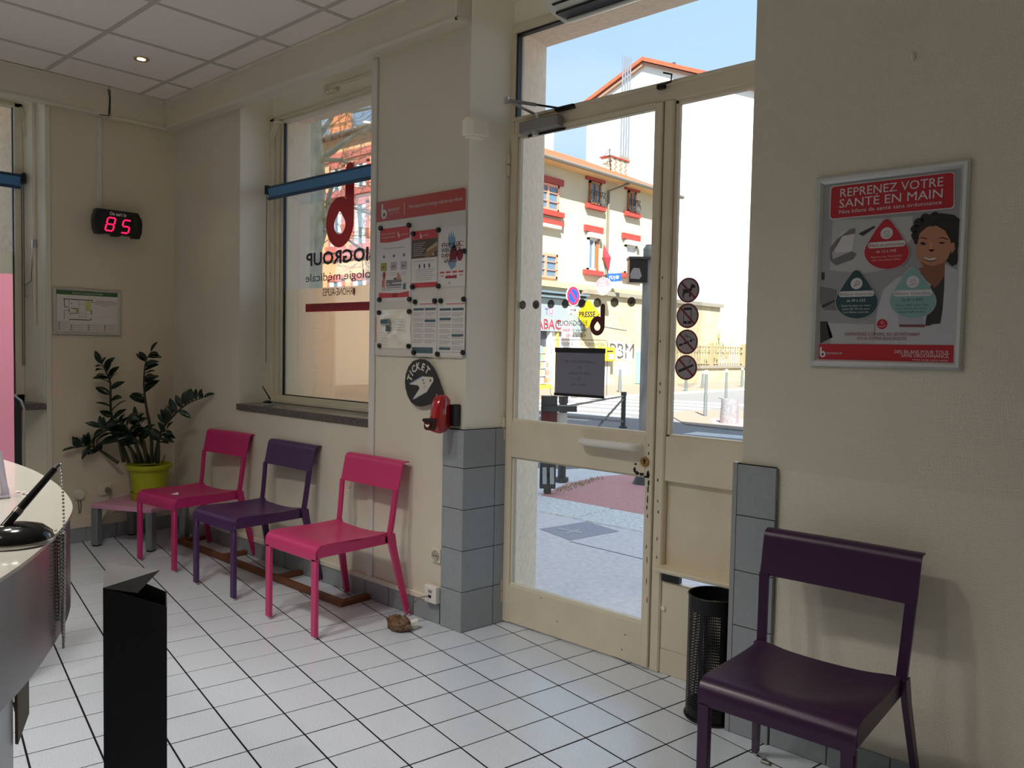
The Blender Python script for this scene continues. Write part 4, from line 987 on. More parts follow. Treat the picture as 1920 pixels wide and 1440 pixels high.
for k, (t, w) in enumerate((('CONSIGNES GENERALES D', 0.115), ('EVACUATION EN CAS DE SINISTRE', 0.150), ('Gardez votre calme et sortez', 0.140), ('sans courir', 0.05))): s1.text(t, 0.330, 0.232 - 0.010 * k, 0.006, PD, 1, 'c', w)
s1.text('Point de rassemblement', 0.320, 0.128, 0.005, PM, 1, 'c', 0.06)
for a0, a1, b1 in ((0.028, 0.098, 0.092), (0.104, 0.204, 0.075), (0.212, 0.306, 0.078), (0.316, 0.408, 0.080)):
    s1.line([(a0, 0.026), (a1, 0.026), (a1, b1), (a0, b1), (a0, 0.026)], 0.0015, PM, 1)
    for r_ in range(4):
        z = b1 - 0.012 - r_ * 0.014
        if z > 0.03: s1.rect(a0 + 0.02, z, a1 - 0.008 - 0.008 * (r_ % 2), z + 0.003, PM, 1); s1.rect(a0 + 0.006, z - 0.003, a0 + 0.014, z + 0.006, PR if r_ % 2 == 0 else PG, 1)
s1.build('printed_plan', EV)

# socket with plug, round cable exit, wire behind the low table
def socket(name, label, x=None, y=None, z=0.3):
    t = wthing(name, label, 'socket', (x if x is not None else 0, y if y is not None else 0, z)); return t
IV = M('ivory_plastic', (220, 214, 196), 0.4)
p = on_x(197, 918, LX)
SK = socket('wall_socket', 'ivory wall socket with a plug in it behind the low pink table', LX, p.y, p.z)
MB().cbox(LX - 0.002, p.y - 0.042, p.z - 0.038, LX + 0.012, p.y + 0.042, p.z + 0.038, 0.004).build('cover_plate', IV, SK)
MB().lathe([(0.026, 0.0), (0.030, 0.004), (0.0, 0.004)], n=20).moved(Matrix.Translation((LX + 0.012, p.y + 0.005, p.z)) @ Matrix.Rotation(PI / 2, 4, 'Y')).build('outlet_ring', IV, SK, 40)
GPL = M('plug_grey', (120, 114, 102), 0.5)
pl = MB().tube([(LX + 0.010, p.y + 0.010, p.z), (LX + 0.045, p.y + 0.010, p.z - 0.002)], [0.020, 0.016], 12).build('plug', GPL, SK, 40)
MB().tube([(LX + 0.04, p.y + 0.010, p.z - 0.01), (LX + 0.05, p.y + 0.012, p.z - 0.06), (LX + 0.03, p.y + 0.005, p.z - 0.14), (LX + 0.025, p.y - 0.03, p.z - 0.22), (LX + 0.03, p.y - 0.06, 0.02)], 0.0035, 6).build('flex', M('flex_grey', (150, 146, 132), 0.5), pl, 60)
p = on_x(148, 927, LX)
o = wthing('round_wall_box', 'round ivory wall box with two hanging wires beside the desk', 'wall box', (LX, p.y, p.z))
MB().lathe([(0.036, 0.0), (0.036, 0.014), (0.030, 0.022), (0.0, 0.024)], n=24).moved(Matrix.Translation((LX, p.y, p.z)) @ Matrix.Rotation(PI / 2, 4, 'Y')).build('cover', IV, o, 40)
for dy in (-0.008, 0.006): MB().tube([(LX + 0.010, p.y + dy, p.z - 0.032), (LX + 0.014, p.y + dy + 0.002, p.z - 0.08), (LX + 0.012, p.y + dy * 0.5, p.z - 0.13)], 0.002, 5).build('wire', PD, o)

# ================================================================== sockets and the data box on the street wall
p = on_y(820, 1041, SY)
SK2 = socket('wall_socket', 'ivory empty wall socket beside the grey tiled pier', p.x, SY, p.z)
MB().cbox(p.x - 0.033, SY - 0.012, p.z - 0.036, p.x + 0.033, SY + 0.002, p.z + 0.036, 0.003).build('cover_plate', IV, SK2)
MB().lathe([(0.0, 0.002), (0.020, 0.002), (0.024, 0.006), (0.027, 0.0)], n=20).moved(Matrix.Translation((p.x, SY - 0.012, p.z)) @ Matrix.Rotation(PI / 2, 4, 'X')).build('outlet_ring', M('ivory_dark', (176, 170, 154), 0.4), SK2, 40)
for dx in (-0.009, 0.009): MB().tube([(p.x + dx, SY - 0.0145, p.z), (p.x + dx, SY - 0.018, p.z)], 0.003, 8).build('pin_hole', BLACK, SK2)
p = on_y(812, 1113, SY - 0.02)
DB = wthing('data_outlet', 'white surface data outlet low on the wall with a thin grey cable', 'socket', (p.x, SY, p.z))
MB().cbox(p.x - 0.042, SY - 0.042, p.z - 0.042, p.x + 0.042, SY - 0.010, p.z + 0.042, 0.003).build('box', WHITE, DB)
MB().box(p.x - 0.010, SY - 0.0435, p.z - 0.016, p.x + 0.010, SY - 0.041, p.z - 0.002).build('jack', BLACK, DB)
MB().box(p.x - 0.012, SY - 0.043, p.z + 0.008, p.x + 0.014, SY - 0.041, p.z + 0.024).build('paper_label', PM, DB)
MB().tube([(p.x - 0.005, SY - 0.043, p.z - 0.008), (p.x - 0.03, SY - 0.085, p.z - 0.012), (p.x - 0.07, SY - 0.085, p.z - 0.05), (-2.985, SY - 0.10, 0.05), (-3.0, 2.545, 0.028)], 0.003, 6).build('cable', M('cable_grey', (120, 116, 108), 0.5), DB, 60)
p = on_y(654, 905, SY)
o = wthing('blank_wall_box', 'flat round cream cap on the wall seen through the back of the rose pink chair', 'wall box', (p.x, SY, p.z))
MB().lathe([(0.0, 0.004), (0.030, 0.004), (0.034, 0.0)], n=24).moved(Matrix.Translation((p.x, SY, p.z)) @ Matrix.Rotation(PI / 2, 4, 'X')).build('cover', M('cap_cream', (212, 202, 180), 0.5), o, 40)
p = on_y(1713, 107, SY)
o = wthing('wall_hook', 'tiny cream painted hook high on the wall above the framed poster', 'hook', (p.x, SY, p.z))
MB().ball((p.x, SY - 0.006, p.z), 0.008, 10, 6, (1, 1, 1.6)).build('knob', WALLPAPER, o, 60)
p = on_z(1436, 1432)
o = wthing('door_stop', 'small clear plastic clip on the floor by the back foot of the plum chair', 'clip', (p.x, p.y, 0))
MB().cbox(p.x - 0.018, p.y - 0.008, 0.0, p.x + 0.016, p.y + 0.010, 0.010, 0.003).tube([(p.x - 0.012, p.y, 0.010), (p.x - 0.004, p.y, 0.018), (p.x + 0.010, p.y, 0.010)], 0.003, 6).build('clip_body', M('clip_grey', (110, 106, 100), 0.3), o)
# bundle of wires round a small power adapter on the floor
TG = wthing('power_adapter', 'white adapter in a clump of brown tape on the floor by the rose pink chair', 'adapter', (-2.985, 2.50, 0))
random.seed(5); TAPE = M('brown_tape', (112, 84, 56), 0.55, noise=(40, 0.35))
c0 = on_z(738, 1183)
m = MB().ball((0, 0, 0), 1, 16, 10)
m.v = [(c0.x + v[0] * 0.075 * (1 + random.uniform(-0.22, 0.22)), c0.y + 0.03 + v[1] * 0.045 * (1 + random.uniform(-0.22, 0.22)), max(0.0, 0.030 + v[2] * 0.036 * (1 + random.uniform(-0.3, 0.3)))) for v in m.v]
m.build('tape_clump', TAPE, TG, 12)
for k in range(5):
    a = random.uniform(0, 6.28); MB().tube([(c0.x + 0.07 * math.cos(a + t) * (1 - 0.06 * k), c0.y + 0.03 + 0.045 * math.sin(a + t), 0.034 + 0.022 * math.sin(2.5 * t + k)) for t in (0, 0.5, 1, 1.5, 2, 2.5, 3)], 0.003, 5).build('wire_loop', M('wire_brown', (92, 70, 50), 0.5), TG, 60)
q = on_z(764, 1182)
MB().cbox(-0.032, -0.016, 0, 0.032, 0.016, 0.026, 0.003).moved(Matrix.Translation((q.x + 0.004, q.y + 0.03, 0.016)) @ Matrix.Rotation(math.radians(62), 4, 'Z') @ Matrix.Rotation(math.radians(-16), 4, 'Y')).build('adapter_body', WHITE, TG)
MB().cbox(-0.060, -0.019, 0, 0.035, 0.019, 0.016, 0.004).moved(Matrix.Translation((q.x - 0.002, q.y + 0.018, 0.002)) @ Matrix.Rotation(math.radians(62), 4, 'Z')).build('plug_strip', M('plug_strip_grey', (170, 166, 158), 0.4), TG)
# ================================================================== notice board on the pier
BY = SY - 0.010
NB = wthing('notice_board', 'white notice board with a brick red header on the pier between window and door', 'board', (-3.046, SY, 1.73))
def bq(px, py, y=BY): p = on_y(px, py, y); return (p.x, p.z)
b0, b1 = bq(706.8, 667), bq(875.8, 350.3)
BX0, BX1, BZ0, BZ1 = -3.383, -2.710, 1.328, 2.137
m = MB(); pts = []
for cx_, cz, t in ((BX1 - 0.018, BZ1 - 0.018, 0), (BX0 + 0.018, BZ1 - 0.018, 90), (BX0 + 0.018, BZ0 + 0.018, 180), (BX1 - 0.018, BZ0 + 0.018, 270)):
    pts += [(cx_ + 0.018 * math.cos(math.radians(t + 18 * k)), cz + 0.018 * math.sin(math.radians(t + 18 * k))) for k in range(6)]
BOARDW = M('board_white', (204, 200, 192), 0.3); BRICKR = M('header_red', (176, 66, 56), 0.35)
m.prism(pts, BY, SY - 0.0005, 'y'); m.build('panel', BOARDW, NB)
hz = bq(708, 417)[1]
s1 = Sheet((0, BY, 0), (1, 0, 0), (0, 0, 1), 0.0005)
hp = [p for p in pts if p[1] > hz] ; hp = [(BX1, hz)] + pts[0:12] + [(BX0, hz)]
s1.poly(hp, BRICKR, 1)
def bl(s, px, py, rpx, m, hole, l=2):
    a, b = bq(px, py); r_ = abs(bq(px + rpx, py)[0] - bq(px - rpx, py)[0]) / 2; blob_b(s, a, b, r_, m, hole, l)
bl(s1, 720.5, 402, 5.2, BOARDW, M('drop_dark', (90, 60, 50), 0.5))
def btext(s, body, x0, y0, x1, h, m, l=2):
    a = bq(x0, y0); b = bq(x1, y0); s.text(body, a[0], a[1], h, m, l, 'l', b[0] - a[0])
btext(s1, 'BIOGROUP', 728, 397.5, 749, 0.017, BOARDW); btext(s1, 'biologie médicale', 728, 402, 749, 0.006, BOARDW)
a, b = bq(758.5, 402), bq(758.5, 379.5); s1.rect(a[0] - 0.0015, a[1], a[0] + 0.0015, b[1], BOARDW, 2)
btext(s1, 'Votre laboratoire de biologie médicale vous informe', 766.5, 391, 867, 0.020, BOARDW)
s1.build('header', NB)
PRED2 = M('paper_red', (190, 62, 66), 0.5); PTEAL = M('paper_teal', (70, 98, 104), 0.5); PTXT = M('paper_grey_print', (168, 164, 166), 0.6); PTXD = M('paper_dark_print', (80, 78, 82), 0.6); PBROWN = M('paper_brown', (84, 72, 60), 0.6)
GLP = M('glossy_sheet', (236, 230, 214), 0.12, coat=0.6)
PB = M('sheet_white', (212, 208, 204), 0.5)
def sheet(name, label, cat, tl, tr, br, bl_, mat=PB, lift=0.0, curl=0.0):
    c = [bq(*p) for p in (tl, tr, br, bl_)]
    x0, x1, z0, z1 = (c[0][0] + c[3][0]) / 2, (c[1][0] + c[2][0]) / 2, (c[2][1] + c[3][1]) / 2, (c[0][1] + c[1][1]) / 2
    t = wthing(name, label, cat, ((x0 + x1) / 2, BY, (z0 + z1) / 2), 'papers on the notice board')
    y = BY - 0.0018 - lift
    MB().box(x0, y, z0, x1, y + 0.0008, z1).build('page', mat, t)
    return t, Sheet((x0, y, z0), (1, 0, 0), (0, 0, 1), 0.0003), x1 - x0, z1 - z0
t, s, w, h = sheet('notice_sheet', 'large notice with a red banner, three numbered steps and a drawn desk', 'notice', (709, 426), (771, 418.5), (771, 564), (707.5, 565))
s.poly([(0.02, h - 0.012), (w - 0.012, h - 0.012), (w - 0.012, h - 0.072), (w * 0.6, h - 0.084), (w * 0.3, h - 0.086), (0.02, h - 0.082)], PRED2, 1)
blob_b(s, w * 0.64, h - 0.056, 0.009, PB, PRED2, 2); s.text('BIOGROUP', w * 0.71, h - 0.056, 0.008, PB, 2, 'l', w * 0.2)
s.text('Votre démarche', 0.035, h - 0.044, 0.009, PB, 2, 'l', w * 0.4); s.text('en quelques étapes', 0.035, h - 0.062, 0.009, PB, 2, 'l', w * 0.4)
s.text('Comment se passe votre venue au laboratoire', w / 2, h - 0.120, 0.007, PTXD, 1, 'c', w * 0.62)
for k, (fx, colr) in enumerate(((0.2, M('print_olive', (150, 152, 70), 0.6)), (0.5, PTXT), (0.8, PTXT))):
    a = w * fx; s.disc(a, h - 0.158, 0.0085, PTXD, 1, 14); s.text(str(k + 1), a, h - 0.162, 0.009, PB, 2, 'c')
    s.rect(a - 0.026, h - 0.232, a + 0.024, h - 0.190, colr, 1); s.rect(a - 0.018, h - 0.215, a + 0.008, h - 0.210, PTXD, 2)
    for q_ in range(2): s.rect(a - 0.024, h - 0.248 - 0.010 * q_, a + 0.022 - 0.008 * q_, h - 0.245 - 0.010 * q_, PTXT, 1)
_f = s.P
s.P = lambda a_, b_, l_: _f(a_, 0.055 + (b_ - 0.085) * 0.62, l_)
DSK = M('print_slate', (122, 116, 120), 0.6)
s.rect(0.075, 0.120, 0.200, 0.175, DSK, 1); s.rect(0.075, 0.105, 0.200, 0.112, DSK, 1); s.rect(0.125, 0.140, 0.200, 0.150, PB, 2); blob_b(s, 0.093, 0.138, 0.006, PB, DSK, 2)
s.poly([(0.048, 0.245), (0.064, 0.252), (0.070, 0.215), (0.066, 0.190), (0.046, 0.190)], PRED2, 1); s.rect(0.046, 0.175, 0.066, 0.190, M('print_olive', (150, 152, 70), 0.6), 1); s.rect(0.040, 0.118, 0.062, 0.176, M('print_orange', (196, 96, 70), 0.6), 1); s.line([(0.048, 0.118), (0.048, 0.085)], 0.004, PTXD, 1); s.line([(0.062, 0.118), (0.062, 0.090)], 0.004, PTXD, 1)
s.disc(0.170, 0.222, 0.010, M('print_skin', (196, 140, 116), 0.6), 1, 12); s.poly([(0.156, 0.175), (0.196, 0.175), (0.186, 0.212), (0.164, 0.212)], M('print_skin', (196, 140, 116), 0.6), 1); s.rect(0.135, 0.176, 0.158, 0.190, PTXD, 1)
s.poly([(0.212, 0.090), (0.236, 0.090), (0.232, 0.115), (0.240, 0.150), (0.228, 0.130), (0.222, 0.152), (0.216, 0.128), (0.208, 0.148)], PTEAL, 1)
s.P = _f
s.text('Renseignez-vous auprès du secrétariat', w / 2, 0.058, 0.006, PTXD, 1, 'c', w * 0.56)
s.poly([(0.015, 0.018), (w - 0.012, 0.018), (w - 0.012, 0.048), (w * 0.6, 0.040), (0.015, 0.046)], PRED2, 1); s.rect(w * 0.48, 0.018, w * 0.62, 0.041, M('print_deepred', (150, 44, 52), 0.6), 2)
s.build('print', t)
t, s, w, h = sheet('notice_sheet', 'notice with a red banner over a dark photo of a hand holding a card', 'notice', (773, 435), (821, 428.5), (820.5, 537), (772, 540.5), lift=0.001)
s.rect(0.0, h - 0.048, w, h, PRED2, 1); blob_b(s, w * 0.37, h - 0.030, 0.008, PB, PRED2, 2); s.text('BIOGROUP', w * 0.46, h - 0.028, 0.007, PB, 2, 'l', w * 0.2)
s.rect(0.0, h - 0.137, w, h - 0.044, PBROWN, 2)
for q_ in range(7): s.rect(0.012, h - 0.064 - 0.010 * q_, 0.105 - 0.012 * (q_ % 3), h - 0.061 - 0.010 * q_, PTXT, 3)
s.poly([(w, h - 0.070), (w * 0.90, h - 0.074), (w * 0.60, h - 0.098), (w * 0.52, h - 0.122), (w * 0.56, h - 0.135), (w * 0.72, h - 0.134), (w * 0.86, h - 0.116), (w, h - 0.104)], M('print_hand', (142, 104, 80), 0.6), 3); s.poly([(w, h - 0.062), (w * 0.60, h - 0.096), (w * 0.60, h - 0.108), (w, h - 0.082)], M('print_card', (176, 158, 124), 0.6), 4)
s.text('7€', w * 0.80, h - 0.130, 0.012, PB, 5, bold=0.02)
s.text('Un document confidentiel à conserver', w / 2, h - 0.154, 0.007, PTXD, 1, 'c', w * 0.86)
for k in range(3): s.rect(w * (0.29 + 0.19 * k), h - 0.187, w * (0.35 + 0.19 * k), h - 0.167, PTXD, 1); s.rect(w * (0.26 + 0.19 * k), h - 0.195, w * (0.38 + 0.19 * k), h - 0.192, PTXT, 1)
for k in range(6): s.rect(w * 0.16, 0.086 - 0.010 * k, w * (0.92 - 0.06 * (k % 3)), 0.089 - 0.010 * k, PTXT, 1)
s.rect(0.0, 0.0, w, 0.024, PRED2, 2); s.build('print', t)
t, s, w, h = sheet('poster_sheet', 'white sheet reading STOP A LA VIOLENCE DANS LES LABOS over blue and crimson hands', 'poster', (825, 429), (873, 422), (873, 535), (822.5, 539.5))
HB = M('print_handblue', (112, 146, 176), 0.6); HC = M('print_crimson', (118, 34, 52), 0.6)
s.poly([(w * 0.38, h - 0.10), (w * 0.34, h - 0.05), (w * 0.38, h - 0.025), (w * 0.42, h - 0.05), (w * 0.46, h - 0.012), (w * 0.50, h - 0.05), (w * 0.54, h - 0.022), (w * 0.58, h - 0.055), (w * 0.62, h - 0.035), (w * 0.62, h - 0.10)], HB, 1)
s.poly([(w * 0.42, 0.165), (w * 0.50, 0.19), (w * 0.62, 0.20), (w * 0.72, 0.16), (w * 0.60, 0.11), (w * 0.40, 0.12)], HC, 1); s.disc(w * 0.80, 0.150, 0.022, HC, 1, 16, 0.030); s.poly([(w * 0.34, 0.115), (w * 0.42, 0.128), (w * 0.66, 0.128), (w * 0.64, 0.095), (w * 0.48, 0.080)], HB, 2); s.line([(w * 0.28, 0.195), (w * 0.30, 0.13), (w * 0.24, 0.12)], 0.003, HC, 1)
for k, tx in enumerate(('STOP A LA', 'VIOLENCE', 'DANS LES', 'LABOS')): s.text(tx, w * 0.46, h - 0.092 - 0.0255 * k, 0.019, PBLK if k < 2 else (M('print_deepcrimson', (104, 26, 44), 0.6)), 4, 'c', w * (0.72, 0.74, 0.70, 0.48)[k], bold=0.012)
for (a, b) in ((0.66, h - 0.075), (0.66, h - 0.095), (0.08, h - 0.085)): s.rect(w * a, b, w * (a + 0.26), b + 0.003, PRED2, 1)
for k in range(4): s.rect(w * (0.04 + 0.24 * k), 0.066, w * (0.22 + 0.24 * k), 0.074, PRED2, 1); s.rect(w * (0.06 + 0.24 * k), 0.052, w * (0.2 + 0.24 * k), 0.055, PRED2, 1)
s.rect(w * 0.26, 0.040, w * 0.70, 0.052, M('print_deepred', (150, 44, 52), 0.6), 2); blob_b(s, w * 0.42, 0.016, 0.004, PTXD, PB, 1)
s.build('print', t)
# crumpled glossy bag
c = [bq(*p) for p in ((707.5, 581), (771, 580), (771, 654), (707.5, 653.5))]
x0, x1, z0, z1 = c[0][0], c[1][0], c[2][1], c[0][1]
t = wthing('plastic_pouch', 'crumpled shiny white pouch pinned under the red bannered notice', 'pouch', ((x0 + x1) / 2, BY, (z0 + z1) / 2), 'papers on the notice board')
random.seed(21); rows = []
for i in range(17):
    row = []
    for j in range(17):
        u, v = j / 16, i / 16; e = min(u, 1 - u, v, 1 - v) * 4
        row.append((x0 + (x1 - x0) * u + 0.004 * math.sin(9 * v), BY - 0.002 - min(1, e) * (0.006 + 0.005 * math.sin(7 * u + 3 * math.sin(4 * v)) + 0.004 * random.uniform(-1, 1)), z0 + (z1 - z0) * v))
    rows.append(row)
MB().grid(rows).build('pouch_film', GLP, t, 80)
w, h = x1 - x0, z1 - z0; s = Sheet((x0, BY - 0.0175, z0), (1, 0, 0), (0, 0, 1), 0.0003)
s.rect(w * 0.18, h - 0.075, w * 0.46, h - 0.052, PTEAL, 1); s.text('C', w * 0.40, h - 0.072, 0.015, PB, 2); s.rect(w * 0.34, h - 0.115, w * 0.46, h - 0.082, PTEAL, 1)
for k in range(6): s.rect(w * 0.14, h - 0.125 - 0.012 * k, w * 0.40, h - 0.1235 - 0.012 * k, PTXT, 1)
for k in range(5): s.rect(w * 0.58, h - 0.055 - 0.013 * k, w * 0.90, h - 0.053 - 0.013 * k, PTXT, 1)
s.rect(w * 0.03, 0.03, w * 0.06, h - 0.04, M('print_pinkline', (196, 120, 112), 0.6), 1); s.build('print', t)
def column_sheet(label, tl, tr, br, bl_, heads, foot):
    t, s, w, h = sheet('notice_sheet', label, 'notice', tl, tr, br, bl_)
    s.rect(w * 0.30, h - 0.022, w * 0.98, h - 0.018, PRED2, 1)
    for cidx in (0, 1):
        a0, a1 = w * (0.05 + 0.47 * cidx), w * (0.48 + 0.47 * cidx)
        s.rect(a0, h - 0.052, a1, h - 0.040, PTEAL, 1)
        zz_ = h - 0.062; k = 0
        while zz_ > (0.050 if foot else 0.018):
            if k % 4 != 3: s.rect(a0, zz_ - 0.0032, a1 - (0.02 if k % 5 == 2 else 0.002), zz_, PTXT, 1)
            zz_ -= 0.0068; k += 1
        for hz_ in heads[cidx]: s.rect(a0, h * hz_ - 0.006, a1, h * hz_ + 0.006, PTEAL, 2)
    if foot: s.rect(w * 0.02, 0.008, w * 0.86, 0.038, PTEAL, 2)
    s.build('print', t)
column_sheet('two-column printed list with a teal strip along its foot', (773, 563), (819.6, 562), (819, 666), (773, 665), ((), (0.62,)), True)
column_sheet('two-column printed list at the lower right corner of the notice board', (822, 564), (872, 560), (872, 668), (822, 667.5), ((0.66, 0.13), (0.37,)), False)
def magnet(px, py, label):
    a, b = bq(px, py, BY - 0.012); t = thing('magnet', label, 'magnet', (a, BY - 0.0022, b), 0, 'black magnets on the notice board')
    MB().lathe([(0.0115, 0.0), (0.0125, 0.003), (0.0125, 0.012), (0.0105, 0.0145), (0.0, 0.015)], n=18).moved(Matrix.Rotation(PI / 2, 4, 'X')).build('cap', BLACK, t, 40)
    MB().lathe([(0.0120, -0.0006), (0.0120, 0.0), (0.0, 0.0)][::1], n=18).moved(Matrix.Rotation(PI / 2, 4, 'X')).build('magnet_disc', CHROME, t)
for px, py, lab in ((712.5, 428, 'upper left corner of the three step notice'), (765.5, 422, 'upper right corner of the three step notice'), (710, 562, 'lower left corner of the three step notice'), (766.5, 561, 'lower right corner of the three step notice'),
    (773.5, 438, 'upper left corner of the dark photo notice'), (821, 431, 'upper right corner of the dark photo notice'), (772, 538, 'lower left corner of the dark photo notice'), (820.5, 536, 'lower right corner of the dark photo notice'), (869.5, 470.5, 'right edge of the violence poster'),
    (709.5, 586, 'upper left corner of the shiny pouch'), (766, 584, 'upper right corner of the shiny pouch'), (710.5, 648, 'lower left corner of the shiny pouch'), (765, 649, 'lower right corner of the shiny pouch'),
    (777, 566, 'upper left corner of the list with the teal foot'), (813.8, 564, 'upper right corner of the list with the teal foot'), (774.5, 661, 'lower left corner of the list with the teal foot'), (819, 664, 'lower right corner of the list with the teal foot'),
    (825, 564, 'upper left corner of the rightmost list'), (868.5, 561, 'upper right corner of the rightmost list'), (867, 661, 'lower right corner of the rightmost list')):
    magnet(px, py, 'black round magnet at the ' + lab)

# ================================================================== ticket sign and dispenser
TY = SY - 0.024
TS = wthing('ticket_sign', 'black drop shaped sign reading TICKET with a white ticket drawing', 'sign', (-3.0, SY, 1.19))
def tz(zx, zy, y=TY): p = on_y(740 + zx * 0.11804, 660 + zy * 0.11804, y); return (p.x, p.z)
out = [tz(*q) for q in ((400, 108), (480, 118), (550, 165), (610, 250), (660, 370), (720, 540), (775, 700), (725, 785), (640, 805), (520, 845), (420, 870), (340, 855), (260, 800), (205, 700), (170, 570), (162, 470), (175, 350), (220, 230), (290, 145))]
MB().prism(out, TY, TY + 0.004, 'y').build('plate', M('sign_black', (44, 42, 40), 0.5), TS)
MB().tube([(-2.87, TY + 0.002, 1.12), (-2.87, SY, 1.12)], 0.008, 8).build('standoff', BLACK, TS)
s = Sheet((0, TY, 0), (1, 0, 0), (0, 0, 1), 0.0004); SW = M('sign_white', (206, 204, 194), 0.5); SB = M('sign_blue', (88, 98, 140), 0.5)
for ch_, zx, zy, r_ in (('T', 240, 412, 66), ('I', 264, 334, 48), ('C', 305, 265, 30), ('K', 376, 222, 6), ('E', 455, 235, -20), ('T', 522, 285, -38)):
    a = tz(zx, zy); q = math.radians(r_); hh = 0.036; s.text(ch_, a[0] + math.sin(q) * hh / 2, a[1] - math.cos(q) * hh / 2, hh, SW, 1, 'c', None, q, 0.95, bold=0.035)
s.poly([tz(*q) for q in ((228, 492), (445, 370), (462, 380), (240, 515))], SB, 1); s.poly([tz(*q) for q in ((290, 742), (505, 625), (520, 640), (310, 760))], SB, 1)
s.poly([tz(*q) for q in ((450, 388), (608, 400), (620, 455), (515, 628), (285, 755), (398, 580), (375, 530), (235, 512))], SW, 2)
s.poly([tz(*q) for q in ((555, 425), (590, 452), (568, 482))], PBLK, 3)
a = tz(470, 515)
for ch_, q in (('0', (482, 562)), ('4', (466, 505)), ('8', (452, 452))): a = tz(*q); s.text(ch_, a[0] + 0.008, a[1], 0.018, PBLK if ch_ != '0' else M('print_mid', (150, 146, 146), 0.6), 3, 'c', None, math.radians(78))
a = tz(665, 675); s.disc(a[0], a[1], 0.003, SW, 1, 10); s.build('print', TS)
TD = wthing('ticket_dispenser', 'shiny red ticket dispenser with a white ticket tongue beside the tiled pier', 'dispenser', (-2.76, SY, 1.06))
TRED = M('dispenser_red', (170, 20, 28), 0.15, coat=0.8); DRK = M('dispenser_dark', (70, 8, 12), 0.2)
cxd = -2.783; xc0, xc1 = cxd - 0.030, cxd + 0.030
prof = [(2.630, 1.132), (2.606, 1.150), (2.575, 1.150), (2.552, 1.132), (2.540, 1.095), (2.533, 1.050), (2.532, 1.010), (2.540, 0.978), (2.565, 0.966), (2.600, 0.972), (2.630, 0.990)]
def loft(secs):     # secs: (x, inset)
    cy, cz = sum(p[0] for p in prof) / len(prof), sum(p[1] for p in prof) / len(prof); n = len(prof); m = MB(); vs = []
    for x, k in secs: vs += [(x, cy + (y - cy) * k, cz + (z - cz) * (1 - (1 - k) * 0.5)) for y, z in prof]
    return m.add(vs, [tuple(range(n))[::-1], tuple(range((len(secs) - 1) * n, len(secs) * n))] + [(r_ * n + i, r_ * n + (i + 1) % n, (r_ + 1) * n + (i + 1) % n, (r_ + 1) * n + i) for r_ in range(len(secs) - 1) for i in range(n)])
loft([(xc0, 0.72), (xc0 + 0.006, 0.90), (xc0 + 0.016, 1.0), (xc1 - 0.016, 1.0), (xc1 - 0.006, 0.90), (xc1, 0.72)]).build('housing', TRED, TD, 50)
MB().cbox(cxd + 0.012, 2.618, 1.000, cxd + 0.055, SY, 1.105, 0.004).build('back_plate', BLACK, TD)
nz_ = MB().cbox(xc0 - 0.004, 2.500, 0.985, xc1 - 0.006, 2.545, 1.036, 0.010).build('nose', DRK, TD)
MB().cbox(xc0 - 0.007, 2.496, 1.024, xc1 - 0.003, 2.548, 1.040, 0.005).build('nose_lid', BLACK, nz_)
s = Sheet((cxd, 2.4990, 1.010), (1, 0, 0), (0, 0, 1), 0.0005); s.poly([(-0.017, 0.006), (-0.008, 0.004), (0.0, 0.001), (0.008, 0.004), (0.016, 0.006), (0.010, -0.006), (0.0, -0.010), (-0.010, -0.006)], WHITE, 1); s.build('ticket_tongue', nz_)
# plaster stub on the corner of the pier
PB_ = MB(); q = [on_y(px, py, 2.625) for px, py in ((870, 217), (906, 228), (914, 226), (911, 254), (872, 247))]
PB_.prism([(-2.724, 2.640), (-2.690, 2.630), (-2.655, 2.648), (-2.640, 2.70), (-2.645, 2.737), (-2.69, 2.737), (-2.703, SY), (-2.724, SY)], 2.378, 2.448, 'z')
PB_.prism([(-2.718, 2.650), (-2.690, 2.642), (-2.662, 2.655), (-2.650, 2.72), (-2.69, 2.73), (-2.703, SY), (-2.718, SY)], 2.448, 2.458, 'z')
PB_.prism([(-2.716, 2.650), (-2.690, 2.645), (-2.665, 2.66), (-2.655, 2.72), (-2.69, 2.73), (-2.703, SY), (-2.716, SY)], 2.366, 2.378, 'z')
o = PB_.build('cable_stub', REVEAL); tag(o, 'lumpy painted stub box on the corner of the pier left of the door', 'box')

# ================================================================== air conditioner above the door
AC = wthing('air_conditioner', 'white wall air conditioner above the door, cut by the top edge of the photo', 'air conditioner', (-1.86, FY, 2.82))
ACW = M('ac_white', (226, 226, 220), 0.4)
DZ = 0.045
m = MB(); pr = [(FY - 0.005, 2.835), (FY - 0.06, 2.815), (FY - 0.150, 2.828), (FY - 0.205, 2.862), (FY - 0.215, 2.91), (FY - 0.205, 3.06), (FY - 0.18, 3.066), (FY - 0.005, 3.066)]
m.prism([(a_, b_ + (DZ if b_ < 3.0 else 0)) for a_, b_ in pr], -2.305, -1.40, 'x').build('casing', ACW, AC)
MB().add([(-2.275, FY - 0.192, 2.850 + DZ), (-1.43, FY - 0.192, 2.850 + DZ), (-1.43, FY - 0.075, 2.814 + DZ), (-2.275, FY - 0.075, 2.814 + DZ)], [(0, 1, 2, 3)]).box(-2.275, FY - 0.16, 2.816 + DZ, -1.43, FY - 0.09, 2.826 + DZ).build('outlet_slot', BLACK, AC)
MB().cbox(-2.27, FY - 0.085, 2.806 + DZ, -1.43, FY - 0.068, 2.818 + DZ, 0.002).build('louver', ACW, AC)

